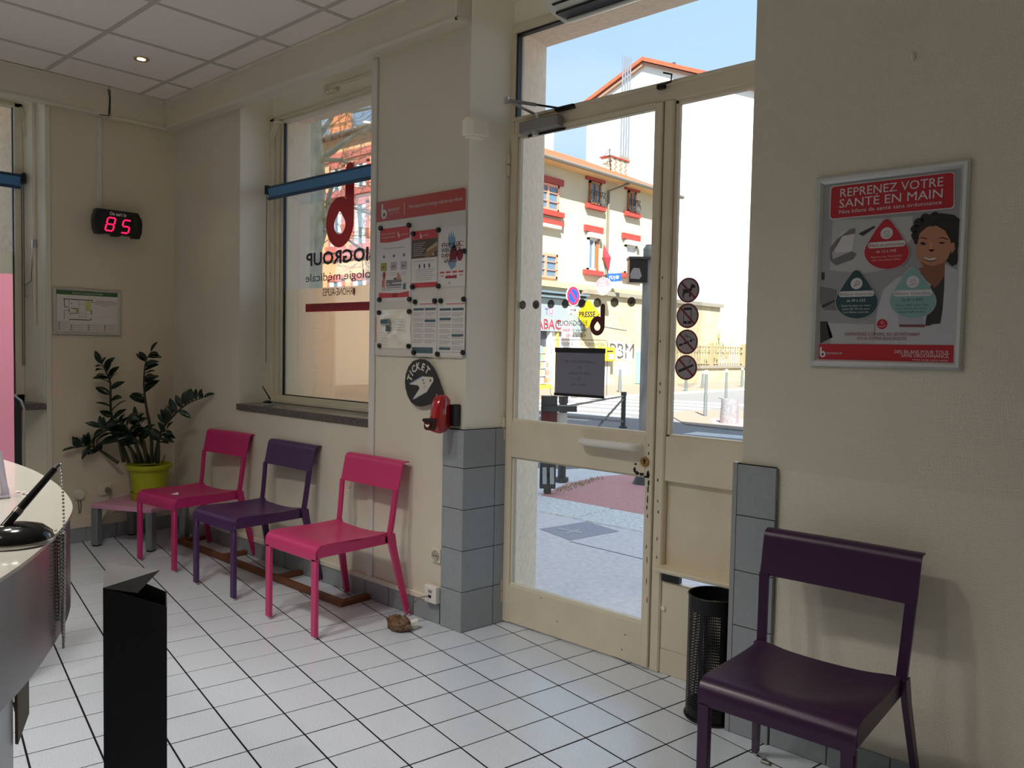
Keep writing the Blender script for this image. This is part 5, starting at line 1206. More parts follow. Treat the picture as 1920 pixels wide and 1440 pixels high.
# ================================================================== framed poster
PO = wthing('framed_poster', 'silver framed red and grey health check poster with a smiling person in a white coat', 'poster', (-0.815, SY, 1.655))
px0, px1, pz0, pz1 = -1.045, -0.587, 1.342, 1.969
snap_frame(PO, 'y', px0, pz0, px1, pz1, SY, 0.016, 0.025, M('poster_frame', (204, 208, 210), 0.32, 0.55))
PYS = SY - 0.006
PGY = M('poster_grey', (150, 150, 154), 0.45)
MB().box(px0 + 0.004, PYS, pz0 + 0.004, px1 - 0.004, SY, pz1 - 0.004).build('backing', PGY, PO)
def q(zx, zy): p = on_y(1490 + zx * 0.29851, 280 + zy * 0.29851, PYS); return (p.x, p.z)
s = Sheet((0, PYS, 0), (1, 0, 0), (0, 0, 1), 0.0003)
PW = M('poster_white', (206, 204, 206), 0.45); PRD = M('poster_red', (176, 28, 44), 0.42); PTL = M('poster_teal', (34, 66, 76), 0.42); PAQ = M('poster_aqua', (124, 164, 164), 0.42); PDK = M('poster_dark', (48, 44, 46), 0.5); PSK = M('poster_skin', (178, 124, 96), 0.5); PSK2 = M('poster_skin_shade', (132, 84, 64), 0.5); PHR = M('poster_hair', (30, 24, 24), 0.5); PCO = M('poster_coat', (184, 186, 192), 0.5); PLT = M('poster_light', (178, 178, 180), 0.45); PMD = M('poster_mid', (110, 110, 114), 0.5)
def P(pts, m, l): s.poly([q(*p) for p in pts], m, l)
# soft laboratory background
P([(240, 440), (430, 440), (420, 780), (220, 760)], PLT, 1); P([(300, 520), (380, 500), (360, 640), (260, 650), (240, 600)], PW, 2); P([(430, 440), (740, 420), (740, 560), (560, 760), (420, 780)], PLT, 1.5)
P([(350, 500), (385, 495), (380, 530), (300, 545), (270, 600), (235, 650), (240, 690), (360, 640), (390, 655), (370, 690), (260, 730), (225, 700), (222, 620), (270, 560)], PMD, 3)
P([(400, 530), (500, 480), (508, 490), (430, 545)], PDK, 3); P([(170, 770), (188, 775), (186, 820), (168, 820)], PDK, 3); P([(160, 860), (265, 880), (270, 1010), (190, 1010), (160, 960)], PMD, 2); P([(160, 1080), (205, 1080), (240, 1180), (160, 1220)], PDK, 2); P([(200, 1090), (500, 1100), (500, 1230), (230, 1230)], PLT, 2); P([(170, 980), (260, 940), (262, 950), (175, 1000)], PDK, 3)
# person: coat, blouse, neck, hair, face
P([(500, 1230), (520, 1000), (560, 880), (640, 810), (780, 760), (880, 790), (950, 720), (1022, 760), (1005, 1232)], PCO, 4)
P([(820, 1110), (860, 820), (940, 790), (960, 860), (930, 1010), (915, 1100)], PDK, 5)
P([(780, 745), (950, 720), (945, 790), (905, 850), (880, 870), (800, 800)], PSK2, 5.5)
P([(740, 560), (750, 490), (790, 440), (850, 410), (920, 402), (1000, 412), (1037, 440), (1022, 720), (990, 735), (950, 700), (945, 560), (850, 480), (800, 520), (775, 580), (758, 590)], PHR, 6)
for (a, b, r_) in ((762, 540, 26), (755, 500, 24), (780, 460, 28), (820, 430, 26), (1000, 600, 30), (1005, 680, 28), (990, 500, 36), (960, 440, 30), (880, 420, 26), (770, 580, 18)):
    c_ = q(a, b); s.disc(c_[0], c_[1], r_ * 0.000505, PHR, 6.2, 14)
P([(775, 580), (785, 530), (830, 490), (890, 480), (945, 510), (978, 570), (985, 630), (960, 690), (925, 740), (870, 762), (815, 745), (780, 700), (760, 640)], PSK, 7)
P([(978, 590), (1005, 585), (1008, 630), (985, 655)], PSK, 6.6)
P([(790, 700), (815, 745), (870, 762), (925, 740), (960, 690), (930, 715), (870, 735), (820, 720)], PSK2, 7.3)
P([(800, 672), (830, 682), (870, 684), (905, 676), (885, 702), (850, 710), (815, 696)], PSK2, 8); P([(806, 676), (850, 686), (898, 680), (880, 694), (850, 698), (820, 690)], PW, 8.5)
for (a0, b0, a1, b1) in ((785, 590, 830, 596), (900, 590, 950, 588)): P([(a0, b0), ((a0 + a1) / 2, b0 - 9), (a1, b1), ((a0 + a1) / 2, b1 + 7)], PHR, 8)
for pts_ in ([(775, 566), (800, 552), (835, 560), (834, 566), (800, 559)], [(895, 562), (930, 552), (965, 564), (963, 570), (930, 559)]): P(pts_, PHR, 8)
P([(838, 630), (850, 640), (872, 640), (880, 630), (862, 647)], PSK2, 8); P([(850, 580), (862, 582), (866, 625), (850, 628)], M('poster_skin_light', (196, 144, 116), 0.5), 7.6)
P([(645, 1030), (810, 1030), (815, 1110), (655, 1110)], M('poster_lilac', (168, 166, 180), 0.5), 5); P([(655, 1100), (820, 1100), (818, 1118), (660, 1116)], M('poster_rosewood', (120, 70, 72), 0.5), 6)
P([(860, 1100), (1010, 1085), (1004, 1232), (840, 1230)], PCO, 6); P([(945, 720), (1022, 765), (1015, 900), (960, 1000), (925, 1080), (940, 880)], PCO, 6)
# header
hd = [(248, 236), (985, 147), (1000, 158), (1000, 352), (985, 367), (240, 436), (225, 424), (232, 248)]
P([(a + (-6 if a < 600 else 6), b + (-5 if b < 300 else 6)) for a, b in hd], PW, 8); P(hd, PRD, 9)
def T(body, zx0, zy0, zx1, zy1, h, m, l=11):
    a, b = q(zx0, zy0), q(zx1, zy1); s.text(body, a[0], (a[1] + b[1]) / 2, h, m, l, 'l', b[0] - a[0])

T('REPRENEZ VOTRE', 288, 300, 934, 232, 0.0285, PW); T('SANTÉ EN MAIN', 282, 367, 930, 305, 0.0285, PW); T('Nos bilans de santé sans ordonnance', 282, 403, 925, 347, 0.013, PW)
for (cx_, cy_, w_, top, bot, mm, t1, t2, t3, txm) in ((580, 630, 140, 437, 752, PRD, 'Bilans de prévention', 'de 12 à 39€', ("Agissez sur l'essentiel", 'avec nos bilans ciblés'), PW), (391, 940, 132, 758, 1063, PTL, 'Bilans avancés', 'de 49 à 52€', ('Faites le point sur votre', 'santé dès 50 ans avec', 'nos bilans avancés'), PW), (744, 935, 144, 742, 1060, PAQ, 'Bilans étendus', 'de 81 à 89€', ('Pour aller plus loin', 'nos bilans de santé', 'approfondis'), PTL)):
    pts_ = [(cx_ + w_ * math.cos(math.radians(a)), cy_ + 18 + (bot - cy_ - 18) * math.sin(math.radians(a))) for a in range(-28, 209, 12)]
    pts_ += [(cx_ - w_ * 0.5, cy_ - (cy_ - top) * 0.62), (cx_ - 22, top + 10), (cx_, top), (cx_ + 22, top + 10), (cx_ + w_ * 0.5, cy_ - (cy_ - top) * 0.62)]
    P([(cx_ + (a - cx_) * 1.03, cy_ + (b - cy_) * 1.03) for a, b in pts_], PLT, 9); P(pts_, mm, 10)
    ic = q(cx_, cy_ - (cy_ - top) * 0.53); s.disc(ic[0], ic[1], 0.0185, PW, 11, 24)
    if mm is PTL: s.ring(ic[0] + 0.003, ic[1] + 0.002, 0.005, 0.007, PMD, 12, 16); s.line([(ic[0] - 0.002, ic[1] - 0.003), (ic[0] - 0.009, ic[1] - 0.010)], 0.003, PMD, 12)
    else:
        s.line([(ic[0], ic[1] - 0.006), (ic[0] - 0.008, ic[1] + 0.003), (ic[0] - 0.005, ic[1] + 0.008), (ic[0], ic[1] + 0.004), (ic[0] + 0.005, ic[1] + 0.008), (ic[0] + 0.008, ic[1] + 0.003), (ic[0], ic[1] - 0.006)], 0.0012, PMD, 12); s.line([(ic[0] - 0.011, ic[1] - 0.009), (ic[0] + 0.002, ic[1] - 0.011), (ic[0] + 0.011, ic[1] - 0.006)], 0.0014, PMD, 12)
    sl = -0.008 if mm is PRD else 0
    a, b = q(cx_ - w_ * 0.84, cy_ - 28), q(cx_ + w_ * 0.84, cy_ - 28); zc_ = q(cx_, cy_ - 32)[1]
    s.rrect(a[0], zc_ - 0.0095, b[0], zc_ + 0.0095, 0.009, PW, 11); s.text(t1, (a[0] + b[0]) / 2, zc_ - 0.005, 0.0098, PMD if mm is not PRD else PRD, 12, 'c', (b[0] - a[0]) * 0.92)
    zt_ = q(cx_, cy_ + 18)[1]; s.text(t2, (a[0] + b[0]) / 2, zt_, 0.0092, txm, 11, 'c', 0.060)
    for k, tx in enumerate(t3): s.text(tx, (a[0] + b[0]) / 2, zt_ - 0.015 - 0.0105 * k, 0.0066, txm if mm is not PRD else M('poster_pale', (220, 170, 172), 0.5), 11, 'c', 0.092 - 0.006 * k)
ic = q(551, 1098); s.disc(ic[0], ic[1], 0.0185, PW, 8, 24); s.disc(ic[0], ic[1], 0.0165, PRD, 9, 24); s.line([(ic[0] - 0.010, ic[1] - 0.007), (ic[0] + 0.001, ic[1] - 0.009), (ic[0] + 0.010, ic[1] - 0.003)], 0.0014, PW, 10); s.ring(ic[0], ic[1] + 0.005, 0.003, 0.0042, PW, 10, 12)
PDR = M('poster_deepred', (140, 30, 48), 0.5)
T('DEMANDEZ CONSEIL AU SECRÉTARIAT', 318, 1172, 793, 1168, 0.0100, PDR); T('OU À VOTRE BIOLOGISTE', 393, 1200, 705, 1196, 0.0100, PDR)
P([(155, 1222), (1002, 1230), (998, 1342), (152, 1324)], PRD, 9)
c_ = q(178, 1286); blob_b(s, c_[0], c_[1], 0.0098, PW, PDK, 10); T('BIOGROUP', 205, 1288, 300, 1286, 0.007, PW)
T('DES BILANS POUR TOUS.', 628, 1282, 973, 1286, 0.0110, PW); T('SANS ORDONNANCE.', 672, 1305, 972, 1310, 0.0110, PW); T('Votre santé, notre métier', 740, 1328, 968, 1330, 0.006, PW)
s.build('printed_poster', PO)

# ================================================================== perforated waste bin by the door
BIN = wthing('waste_bin', 'tall round black perforated metal waste bin beside the door', 'bin', (-1.394, 2.717, 0))
BM = M('bin_black', (6, 6, 7), 0.35, spec=0.35)
bc = Vector((-1.394, 2.717)); R0 = 0.0975; Hb = 0.468
def cyl(z0, z1, r, m, n=64):
    m.add([(bc.x + r * math.cos(2 * PI * k / n), bc.y + r * math.sin(2 * PI * k / n), z) for z in (z0, z1) for k in range(n)], [(k, (k + 1) % n, n + (k + 1) % n, n + k) for k in range(n)])
body = MB(); cyl(0.0, 0.045, R0, body); cyl(0.415, Hb, R0, body); cyl(0.415, Hb, R0 - 0.0012, body)
NA, NZ = 88, 34
za, zb = 0.045, 0.415; ho = 0.24
for a in range(NA):
    solid = (a % 11) in (0, 10)
    t0, t1 = 2 * PI * a / NA, 2 * PI * (a + 1) / NA
    def V(t, z): return (bc.x + R0 * math.cos(t), bc.y + R0 * math.sin(t), z)
    if solid: body.add([V(t0, za), V(t1, za), V(t1, zb), V(t0, zb)], [(0, 1, 2, 3)]); continue
    for k in range(NZ):
        z0, z1 = za + (zb - za) * k / NZ, za + (zb - za) * (k + 1) / NZ; dt, dz = (t1 - t0) * ho, (z1 - z0) * ho
        body.add([V(t0, z0), V(t1, z0), V(t1, z1), V(t0, z1), V(t0 + dt, z0 + dz), V(t1 - dt, z0 + dz), V(t1 - dt, z1 - dz), V(t0 + dt, z1 - dz)], [(0, 1, 5, 4), (1, 2, 6, 5), (2, 3, 7, 6), (3, 0, 4, 7)])
body.build('perforated_body', BM, BIN, fix=True)
MB().lathe([(R0 - 0.002, 0.002), (0.0, 0.002)], (bc.x, bc.y, 0), 48).build('bottom', BM, BIN)
m = MB(); m.tube([(bc.x + R0 * math.cos(2 * PI * k / 64), bc.y + R0 * math.sin(2 * PI * k / 64), Hb) for k in range(65)], 0.003, 6, False).build('rim', BM, BIN, 50)
m = MB(); m.tube([(bc.x + (R0 + 0.001) * math.cos(2 * PI * k / 64), bc.y + (R0 + 0.001) * math.sin(2 * PI * k / 64), 0.006) for k in range(65)], 0.006, 6, False).build('base_ring', BM, BIN, 50)

# ================================================================== black box with a folded peak beside the desk
BX = wthing('cardboard_display', 'tall matt black open box with a folded pointed top in front of the desk', 'box', (-2.2, 0.93, 0))
L, Rr = Vector((-2.150, 0.808, 0)), Vector((-2.088, 0.948, 0)); dv = Vector((-0.913, 0.408, 0)) * 0.135
MBK = M('matt_black', (20, 20, 21), 0.65, spec=0.3); GRY = M('matt_grey_edge', (84, 84, 84), 0.6)
zL, zR = 0.737, 0.668
def wall4(a, b, za_, zb_, th=0.003):
    n = Vector((b.y - a.y, a.x - b.x, 0)).normalized() * th
    return MB().add([(a.x, a.y, 0), (b.x, b.y, 0), (b.x, b.y, zb_), (a.x, a.y, za_), (a.x - n.x, a.y - n.y, 0), (b.x - n.x, b.y - n.y, 0), (b.x - n.x, b.y - n.y, zb_), (a.x - n.x, a.y - n.y, za_)],
                    [(0, 1, 2, 3), (7, 6, 5, 4), (0, 4, 5, 1), (1, 5, 6, 2), (2, 6, 7, 3), (3, 7, 4, 0)])
for a, b, z0, z1 in ((L, Rr, zL, zR), (Rr, Rr + dv, zR, zR + 0.002), (Rr + dv, L + dv, zR + 0.002, zL + 0.02), (L + dv, L, zL + 0.02, zL)):
    wall4(a, b, z0, z1).build('side_panel', MBK, BX)
tipv = at_d(299, 1069, 2.32); la = Vector((L.x, L.y, zL)); lb = Vector(((L + dv).x, (L + dv).y, zL + 0.03)); fr_ = at_d(258, 1112, 2.285)
MB().add([la, tipv, lb, la + Vector((0, 0, -0.003)), tipv + Vector((0, 0, -0.003)), lb + Vector((0, 0, -0.003))], [(0, 1, 2), (5, 4, 3), (0, 3, 4, 1), (1, 4, 5, 2), (2, 5, 3, 0)]).build('top_flap', GRY, BX)
MB().add([la + Vector((0, 0, -0.001)), fr_, tipv + Vector((0, 0, -0.001))], [(0, 1, 2)]).build('front_fold', MBK, BX)

# ================================================================== reception desk
DK = wthing('reception_desk', 'curved white reception desk with a brushed metal front band', 'desk', (-1.9, 0.1, 0))
DTOP = M('desk_white', (214, 212, 202), 0.13, coat=0.3); BAND = M('desk_steel', (150, 148, 150), 0.24, 0.9, noise=(3, 0.25, (1, 1, 0.3))); 
edge = [(-3.3, 0.45), (-2.75, 0.572), (-2.5, 0.602), (-2.279, 0.614), (-2.049, 0.614), (-1.844, 0.594), (-1.687, 0.566), (-1.57, 0.537), (-1.49, 0.508), (-1.41, 0.471), (-1.334, 0.430), (-1.234, 0.371), (-1.134, 0.300), (-1.03, 0.210), (-0.94, 0.105), (-0.875, -0.02), (-0.835, -0.17), (-0.82, -0.35)]
def smooth(pts, k=4):
    out = []
    for i in range(len(pts) - 1):
        p0, p1, p2, p3 = [Vector(pts[max(0, min(len(pts) - 1, j))]) for j in (i - 1, i, i + 1, i + 2)]
        for t in range(k): t /= k; out.append(tuple(0.5 * ((2 * p1) + (p2 - p0) * t + (2 * p0 - 5 * p1 + 4 * p2 - p3) * t * t + (3 * p1 - p0 - 3 * p2 + p3) * t ** 3)))
    return out + [tuple(pts[-1])]
ed = smooth(edge)
MB().prism(ed + [(-1.45, -0.55), (-1.75, -0.10), (-2.3, 0.05), (-3.3, -0.05)], 1.0745, 1.080).build('worktop', DTOP, DK)
def inset(pts, d):
    out = []
    for i, p in enumerate(pts):
        a, b = Vector(pts[max(0, i - 1)]), Vector(pts[min(len(pts) - 1, i + 1)]); t = (b - a).normalized(); out.append((p[0] + t.y * d, p[1] - t.x * d))
    return out
o1, o2 = inset(ed, 0.004), inset(ed, 0.016); n = len(ed)
MB().add([(x, y, z) for z in (0.905, 1.0742) for x, y in o1] + [(x, y, z) for z in (0.905, 1.0742) for x, y in o2],
         [(i, i + 1, n + i + 1, n + i) for i in range(n - 1)] + [(2 * n + i, 3 * n + i, 3 * n + i + 1, 2 * n + i + 1) for i in range(n - 1)] + [(i, 2 * n + i, 2 * n + i + 1, i + 1) for i in range(n - 1)] + [(n + i, n + i + 1, 3 * n + i + 1, 3 * n + i) for i in range(n - 1)]).build('metal_band', BAND, DK, 60, label='reflective brushed metal front band')
MB().prism([(-3.2, 0.36), (-2.2, 0.42), (-1.55, 0.432), (-1.42, 0.34), (-1.25, 0.12), (-1.15, -0.4), (-1.6, -0.5), (-2.0, 0.1), (-3.2, 0.12)], 0.0, 1.074).build('base_cabinet', M('desk_body_white', (226, 230, 234), 0.35), DK)
MB().prism([(-1.549, 0.4345), (-1.543, 0.4375), (-1.660, 0.490), (-1.666, 0.484)], 0.672, 0.90).build('corner_brace', M('brace_brown', (104, 92, 78), 0.6), DK)
# things on the desk
pb = on_z(30, 1008, 1.088)
PN = wthing('pen_stand', 'black pen stand with a bead chain at the front edge of the desk', 'pen stand', (pb.x, pb.y, 1.08))
PLB = M('gloss_black', (10, 10, 11), 0.12)
MB().lathe([(0.049, 0.0), (0.050, 0.006), (0.047, 0.015), (0.036, 0.024), (0.018, 0.029), (0.0, 0.030)], (pb.x, pb.y, 1.08), 32).build('base', PLB, PN, 50)
MB().lathe([(0.0505, 0.001), (0.0515, 0.004), (0.0505, 0.007)], (pb.x, pb.y, 1.08), 32).build('chrome_ring', CHROME, PN, 50)
p0 = Vector((pb.x, pb.y, 1.104)); p0 = at_d(8, 988, math.hypot(pb.x, pb.y) - 0.004); p1 = at_d(110, 871, 1.425)
MB().tube([p0, p0.lerp(p1, 0.2)], 0.0062, 12).tube([p0.lerp(p1, 0.2), p0.lerp(p1, 0.27)], 0.0066, 12, mi=1).tube([p0.lerp(p1, 0.27), p0.lerp(p1, 0.92)], [0.0060, 0.0048], 12).tube([p0.lerp(p1, 0.90), p1], [0.0034, 0.0030], 10, mi=1).build('pen', [PLB, M('pen_grey', (120, 116, 112), 0.3, 0.5)], PN, 50)
MB().lathe([(0.011, 0.0), (0.009, 0.014), (0.0, 0.016)], (p0.x, p0.y, p0.z - 0.012), 14).build('pen_socket', CHROME, PN, 50)
BEAD = M('bead_steel', (176, 174, 170), 0.25, 0.9)
bd = MB()
def beads(pts, step=0.0060, r=0.0022):
    pts = [Vector(p) for p in pts]; acc = 0.0
    for a, b in zip(pts[:-1], pts[1:]):
        L_ = (b - a).length; t = acc
        while t < L_: bd.ball(a.lerp(b, t / L_), r, 6, 4); t += step
        acc = t - L_
top = p1 + Vector((0.004, 0.002, 0)); dd = 1.452
rim = at_d(120, 990, dd)
beads([top, at_d(115, 880, 1.44), at_d(118, 930, 1.45), rim])
beads([rim, at_d(117, 1000, dd), at_d(112, 996, 1.44), (pb.x - 0.036, pb.y + 0.036, 1.090)])
for (xa, xb, yb, xc, k) in ((119, 121, 1205, 119, 0), (121, 120, 1160, 117, 1), (117, 117, 1216, 121, 2), (114, 112, 1165, 109, 3), (111, 115, 1190, 120, 4), (109, 110, 1150, 114, 5)):
    beads([at_d(xa, 996 + 2 * k, dd - 0.004 * k), at_d(xb - 1, (996 + yb) / 2, dd - 0.004 * k), at_d((xb + xc) / 2, yb, dd - 0.004 * k), at_d(xc, (1000 + yb) / 2, dd - 0.006 * k), at_d(xc, 1000, dd - 0.004 * k)])
bd.build('bead_chain', BEAD, PN, 60, kind='stuff')
cp = on_z(9, 934, 1.08)
CHD = wthing('card_holder', 'clear upright card holder on the desk at the left edge of the photo', 'holder', (cp.x, cp.y, 1.08))
u_ = Vector((0.96, -0.27, 0)); v_ = Vector((-0.27, -0.96, 0)).normalized()
a = on_z(14, 932, 1.082); back = at_d(0, 846, math.hypot(a.x, a.y) + 0.02)
upv = (back - a); ax = Vector((_right.x, _right.y, 0)).normalized() * -0.10
MB().add([a, a + ax, back + ax, back] + [p_ + Vector((0.002, 0.003, 0)) for p_ in (a, a + ax, back + ax, back)], [(0, 1, 2, 3), (7, 6, 5, 4), (0, 4, 5, 1), (1, 5, 6, 2), (2, 6, 7, 3), (3, 7, 4, 0)]).build('clear_panel', M('acrylic', (190, 186, 206), 0.08, coat=0.6), CHD)
s = Sheet(a + upv * 0.05 - Vector((0.002, 0.003, 0)) * 1.2 + ax * 0.05, ax, upv, 0.0005); s.rect(0, 0.0, 0.09, 0.09, M('card_paper', (214, 206, 212), 0.6), 1); s.rect(0.0, 0.0, 0.09, 0.030, M('card_rose', (178, 92, 96), 0.6), 2); s.build('card', CHD)
MB().cbox(a.x - 0.09, a.y - 0.03, 1.080, a.x + 0.005, a.y + 0.005, 1.086, 0.002).build('foot', M('acrylic', (190, 186, 206), 0.08), CHD)
b_ = on_z(2, 928, 1.082)
o = wthing('soap_pump', 'small white round dispenser foot on the desk cut by the left edge of the photo', 'dispenser', (b_.x, b_.y, 1.08))
MB().lathe([(0.014, 0.0), (0.014, 0.012), (0.011, 0.020), (0.0, 0.026)], (b_.x, b_.y, 1.08), 20).build('body', WHITE, o, 50)
b_ = on_z(45, 926, 1.081)
m = MB()
for k, (dx, dy) in enumerate(((0, 0), (0.008, 0.004), (-0.025, -0.003))): m.cbox(b_.x + dx - 0.005, b_.y + dy - 0.004, 1.080, b_.x + dx + 0.004, b_.y + dy + 0.004, 1.083 + 0.002 * (k == 0), 0.001)
o = m.build('paper_scrap', M('scrap_white', (236, 226, 226), 0.7), kind='stuff'); o['label'] = 'torn white paper bits on the desk top'
# pen on the sill of window 2
p = on_z(503, 757, 0.984)
SP = wthing('pen_stand', 'small black and grey pen stand on the granite window sill', 'pen stand', (p.x, p.y, 0.98))
MB().lathe([(0.040, 0.0), (0.040, 0.006), (0.030, 0.020), (0.012, 0.026), (0.0, 0.026)], (p.x, p.y, 0.98), 24).build('base', PLB, SP, 50)
MB().lathe([(0.0412, 0.0), (0.0415, 0.004), (0.0405, 0.008)], (p.x, p.y, 0.98), 24).build('grey_ring', M('ring_grey', (176, 184, 196), 0.3), SP, 50)
q0 = Vector((p.x, p.y, 1.002)) + Vector((0.008, 0, 0)); dq = math.hypot(p.x, p.y); MB().tube([at_d(507, 749, dq), at_d(492, 724, dq)], [0.005, 0.0035], 8).build('pen', PLB, SP, 50)

# ================================================================== pink screen and black appliance by window 1
PK = wthing('partition_screen', 'pale pink upright screen behind the desk at the left edge of the photo', 'screen', (-3.75, 0.72, 0))
a, b = at_d(25.5, 690, 3.62), at_d(-60, 690, 3.66)
MB().prism([(a.x, a.y), (b.x, b.y), (b.x - 0.02, b.y - 0.008), (a.x - 0.02, a.y - 0.008)], 0.01, at_d(10, 513, 3.62).z).build('panel', M('screen_pink', (206, 134, 158), 0.5), PK)
for t in (0.15, 0.85): c_ = a.lerp(b, t); MB().cbox(c_.x - 0.16, c_.y - 0.03, 0.0, c_.x + 0.14, c_.y + 0.02, 0.03, 0.004).build('foot', CHROME, PK)
WT = wthing('water_dispenser', 'black floor standing appliance with silver edges behind the pink screen', 'water dispenser', (-5.15, 1.3, 0))
dw = 5.12; a, b = at_d(44.5, 760, dw), at_d(6, 760, dw); nrm = Vector((a.y - b.y, b.x - a.x, 0)).normalized(); nrm = -nrm if nrm.dot(Vector((1, 0, 0))) < 0 else nrm
zt_ = at_d(40, 737, dw).z
w_ = (a - b).length; M4 = Matrix(((-(b - a).normalized().x * -1, -nrm.x, 0, a.x), (-(b - a).normalized().y * -1, -nrm.y, 0, a.y), (0, 0, 1, 0), (0, 0, 0, 1)))
def top_arc(x0, x1, zt, r): return [(x0, 0.02), (x0, zt - r)] + [(x0 + r - r * math.cos(math.radians(t)), zt - r + r * math.sin(math.radians(t))) for t in (30, 60, 90)] + [(x1 - r + r * math.sin(math.radians(t)), zt - r + r * math.cos(math.radians(t))) for t in (0, 30, 60, 90)] + [(x1, 0.02)]
W_ = 0.30
MB().prism(top_arc(0.010, W_ - 0.01, zt_ - 0.008, 0.08), 0.004, 0.28, 'y').moved(M4).build('body', BLACK, WT)
arc = top_arc(0.0, W_, zt_, 0.085)
MB().tube([M4 @ Vector((x, 0.002, z)) for x, z in arc], 0.006, 8).build('silver_edge', CHROME, WT, 50)
MB().cbox(0.03, -0.001, zt_ - 0.075, W_ - 0.03, 0.006, zt_ - 0.025, 0.003).moved(M4).build('recess', M('dark_blue_plastic', (30, 34, 48), 0.35), WT)
MB().tube([M4 @ Vector((0.055, 0.06, zt_ - 0.01)), M4 @ Vector((0.055, 0.06, zt_ + 0.035)), M4 @ Vector((0.075, 0.04, zt_ + 0.04))], 0.012, 8).build('tap', M('dark_blue_plastic', (30, 34, 48), 0.35), WT, 50)
s = Sheet(M4 @ Vector((0.055, 0.003, zt_ - 0.140)), M4.to_3x3() @ Vector((1, 0, 0)), (0, 0, 1), 0.0008 if ((M4.to_3x3() @ Vector((1, 0, 0))).cross(Vector((0, 0, 1))).dot(Vector((1, 0, 0))) > 0) else -0.0008)
s.rect(0, 0, 0.11, 0.035, WHITE, 2); s.text('gem', 0.008, 0.010, 0.016, PTXD, 3); s.build('label_plate', WT)

# ================================================================== recessed ceiling spotlight
p = on_z(265, 111, CZ - 0.004)
DL = thing('downlight', 'small lit round spotlight in the ceiling grid', 'ceiling light', (p.x, p.y, CZ - 0.004))
BR = M('spot_ring', (176, 160, 120), 0.3, 0.7)
MB().lathe([(0.028, -0.001), (0.042, -0.004), (0.045, 0.0), (0.043, 0.003)], n=28).build('trim_ring', BR, DL, 50)
MB().lathe([(0.024, -0.001), (0.0, -0.002)], n=20).build('bulb', M('bulb_glow', (255, 226, 170), 0.5, emit=((255, 214, 150), 14.0)), DL, 50)
# ================================================================== the street outside
ASPH = M('asphalt', (118, 118, 118), 0.9, noise=(60, 0.10), bump=('noise', 180, 0.3, 0.004)); WALKM = M('sidewalk', (232, 225, 222), 0.9, noise=(26, 0.10)); KERB = M('kerb_granite', (230, 228, 222), 0.85, noise=(34, 0.24)); REDW = M('red_lane', (212, 152, 146), 0.9, noise=(30, 0.10)); FARW = M('far_sidewalk', (132, 122, 108), 0.9, noise=(8, 0.06)); PAINT = M('road_paint', (196, 196, 192), 0.8, noise=(12, 0.08))
GR = struct('ground_street')
MB().box(-70, -20, -0.30, 30, 80, -0.030).build('roadway', ASPH, GR)
def slab(poly, z0, z1, name, mat, parent=GR): return MB().prism(poly, z0, z1).build(name, mat, parent)
slab([(-6.53, 2.965), (20, 2.965), (20, 5.12), (-9.0, 5.12), (-9.0, -10), (-6.53, -10)], -0.2, -0.006, 'sidewalk', WALKM)
slab([(-4.74, 5.70), (6, 5.70), (6, 9.6), (-4.3, 9.6), (-4.55, 8.4), (-5.02, 7.05), (-4.98, 6.4)], -0.2, -0.004, 'red_lane', REDW)
slab([(-9.0, 5.12), (-4.9, 5.12), (-4.74, 5.70), (-4.98, 6.4), (-5.02, 7.05), (-4.55, 8.4), (-4.9, 8.6), (-5.6, 7.2), (-6.4, 6.6), (-9.0, 6.3)], -0.2, -0.010, 'sidewalk', WALKM)
x_ = -4.93
jx = on_z(1115, 961).x; x_ = jx - 5.0
while x_ < 5:
    MB().cbox(x_ + 0.006, 5.13, -0.2, x_ + 0.994, 5.69, random.uniform(-0.003, 0.001), 0.008).build('kerb_stone', KERB, GR); x_ += 1.0
slab([(-18.2, 10), (-13.45, 10), (-13.45, 60), (-18.2, 60)], -0.2, -0.004, 'far_sidewalk', FARW)
y_ = 10.0
while y_ < 40: MB().cbox(-13.45, y_ + 0.01, -0.2, -13.20, y_ + 1.48, 0.012, 0.01).build('kerb_stone', KERB, GR); y_ += 1.5
# paved island with the stone bollard, crossings
slab([(-6.4, 13.2), (-7.6, 13.4), (-9.4, 15.6), (-9.0, 17.2), (-7.0, 18.5), (-5.0, 19), (-5.0, 13.6)], -0.2, -0.008, 'sidewalk', FARW)
slab([(-6.3, 13.6), (-7.3, 13.9), (-7.9, 14.9), (-6.8, 15.8), (-5.0, 15.6), (-5.0, 14.0)], -0.2, -0.004, 'red_lane', REDW)
for (y0, y1) in ((8.9, 9.4), (9.9, 10.4), (10.9, 11.4), (11.9, 12.4)): slab([(-6.8, y0), (-3.9, y0 + 0.3), (-3.9, y1 + 0.3), (-6.8, y1)], -0.2, -0.026, 'crossing_stripe', PAINT)
for k in range(7): slab([(-12.9, 12.2 + 1.15 * k), (-9.3, 12.5 + 1.15 * k), (-9.3, 13.0 + 1.15 * k), (-12.9, 12.7 + 1.15 * k)], -0.2, -0.026, 'crossing_stripe', PAINT)
MHC = M('manhole_iron', (170, 170, 178), 0.75, 0.2, noise=(30, 0.1), bump=('check', 36, 0.9, 0.006))
a = [on_z(*q_) for q_ in ((1012, 991), (1069, 1012), (1160, 995), (1100, 977))]
MB().prism([(p.x, p.y) for p in a], -0.05, -0.003).build('manhole_cover', MHC, GR, label='chequered iron cover')
for (q0, q1) in (((1046, 991), (1092, 999)), ((1060, 1000), (1088, 993))): b0_, b1_ = on_z(*q0, -0.002), on_z(*q1, -0.002); MB().bar(b0_, b1_, 0.035, 0.003).build('cover_slot', PAINT, GR)
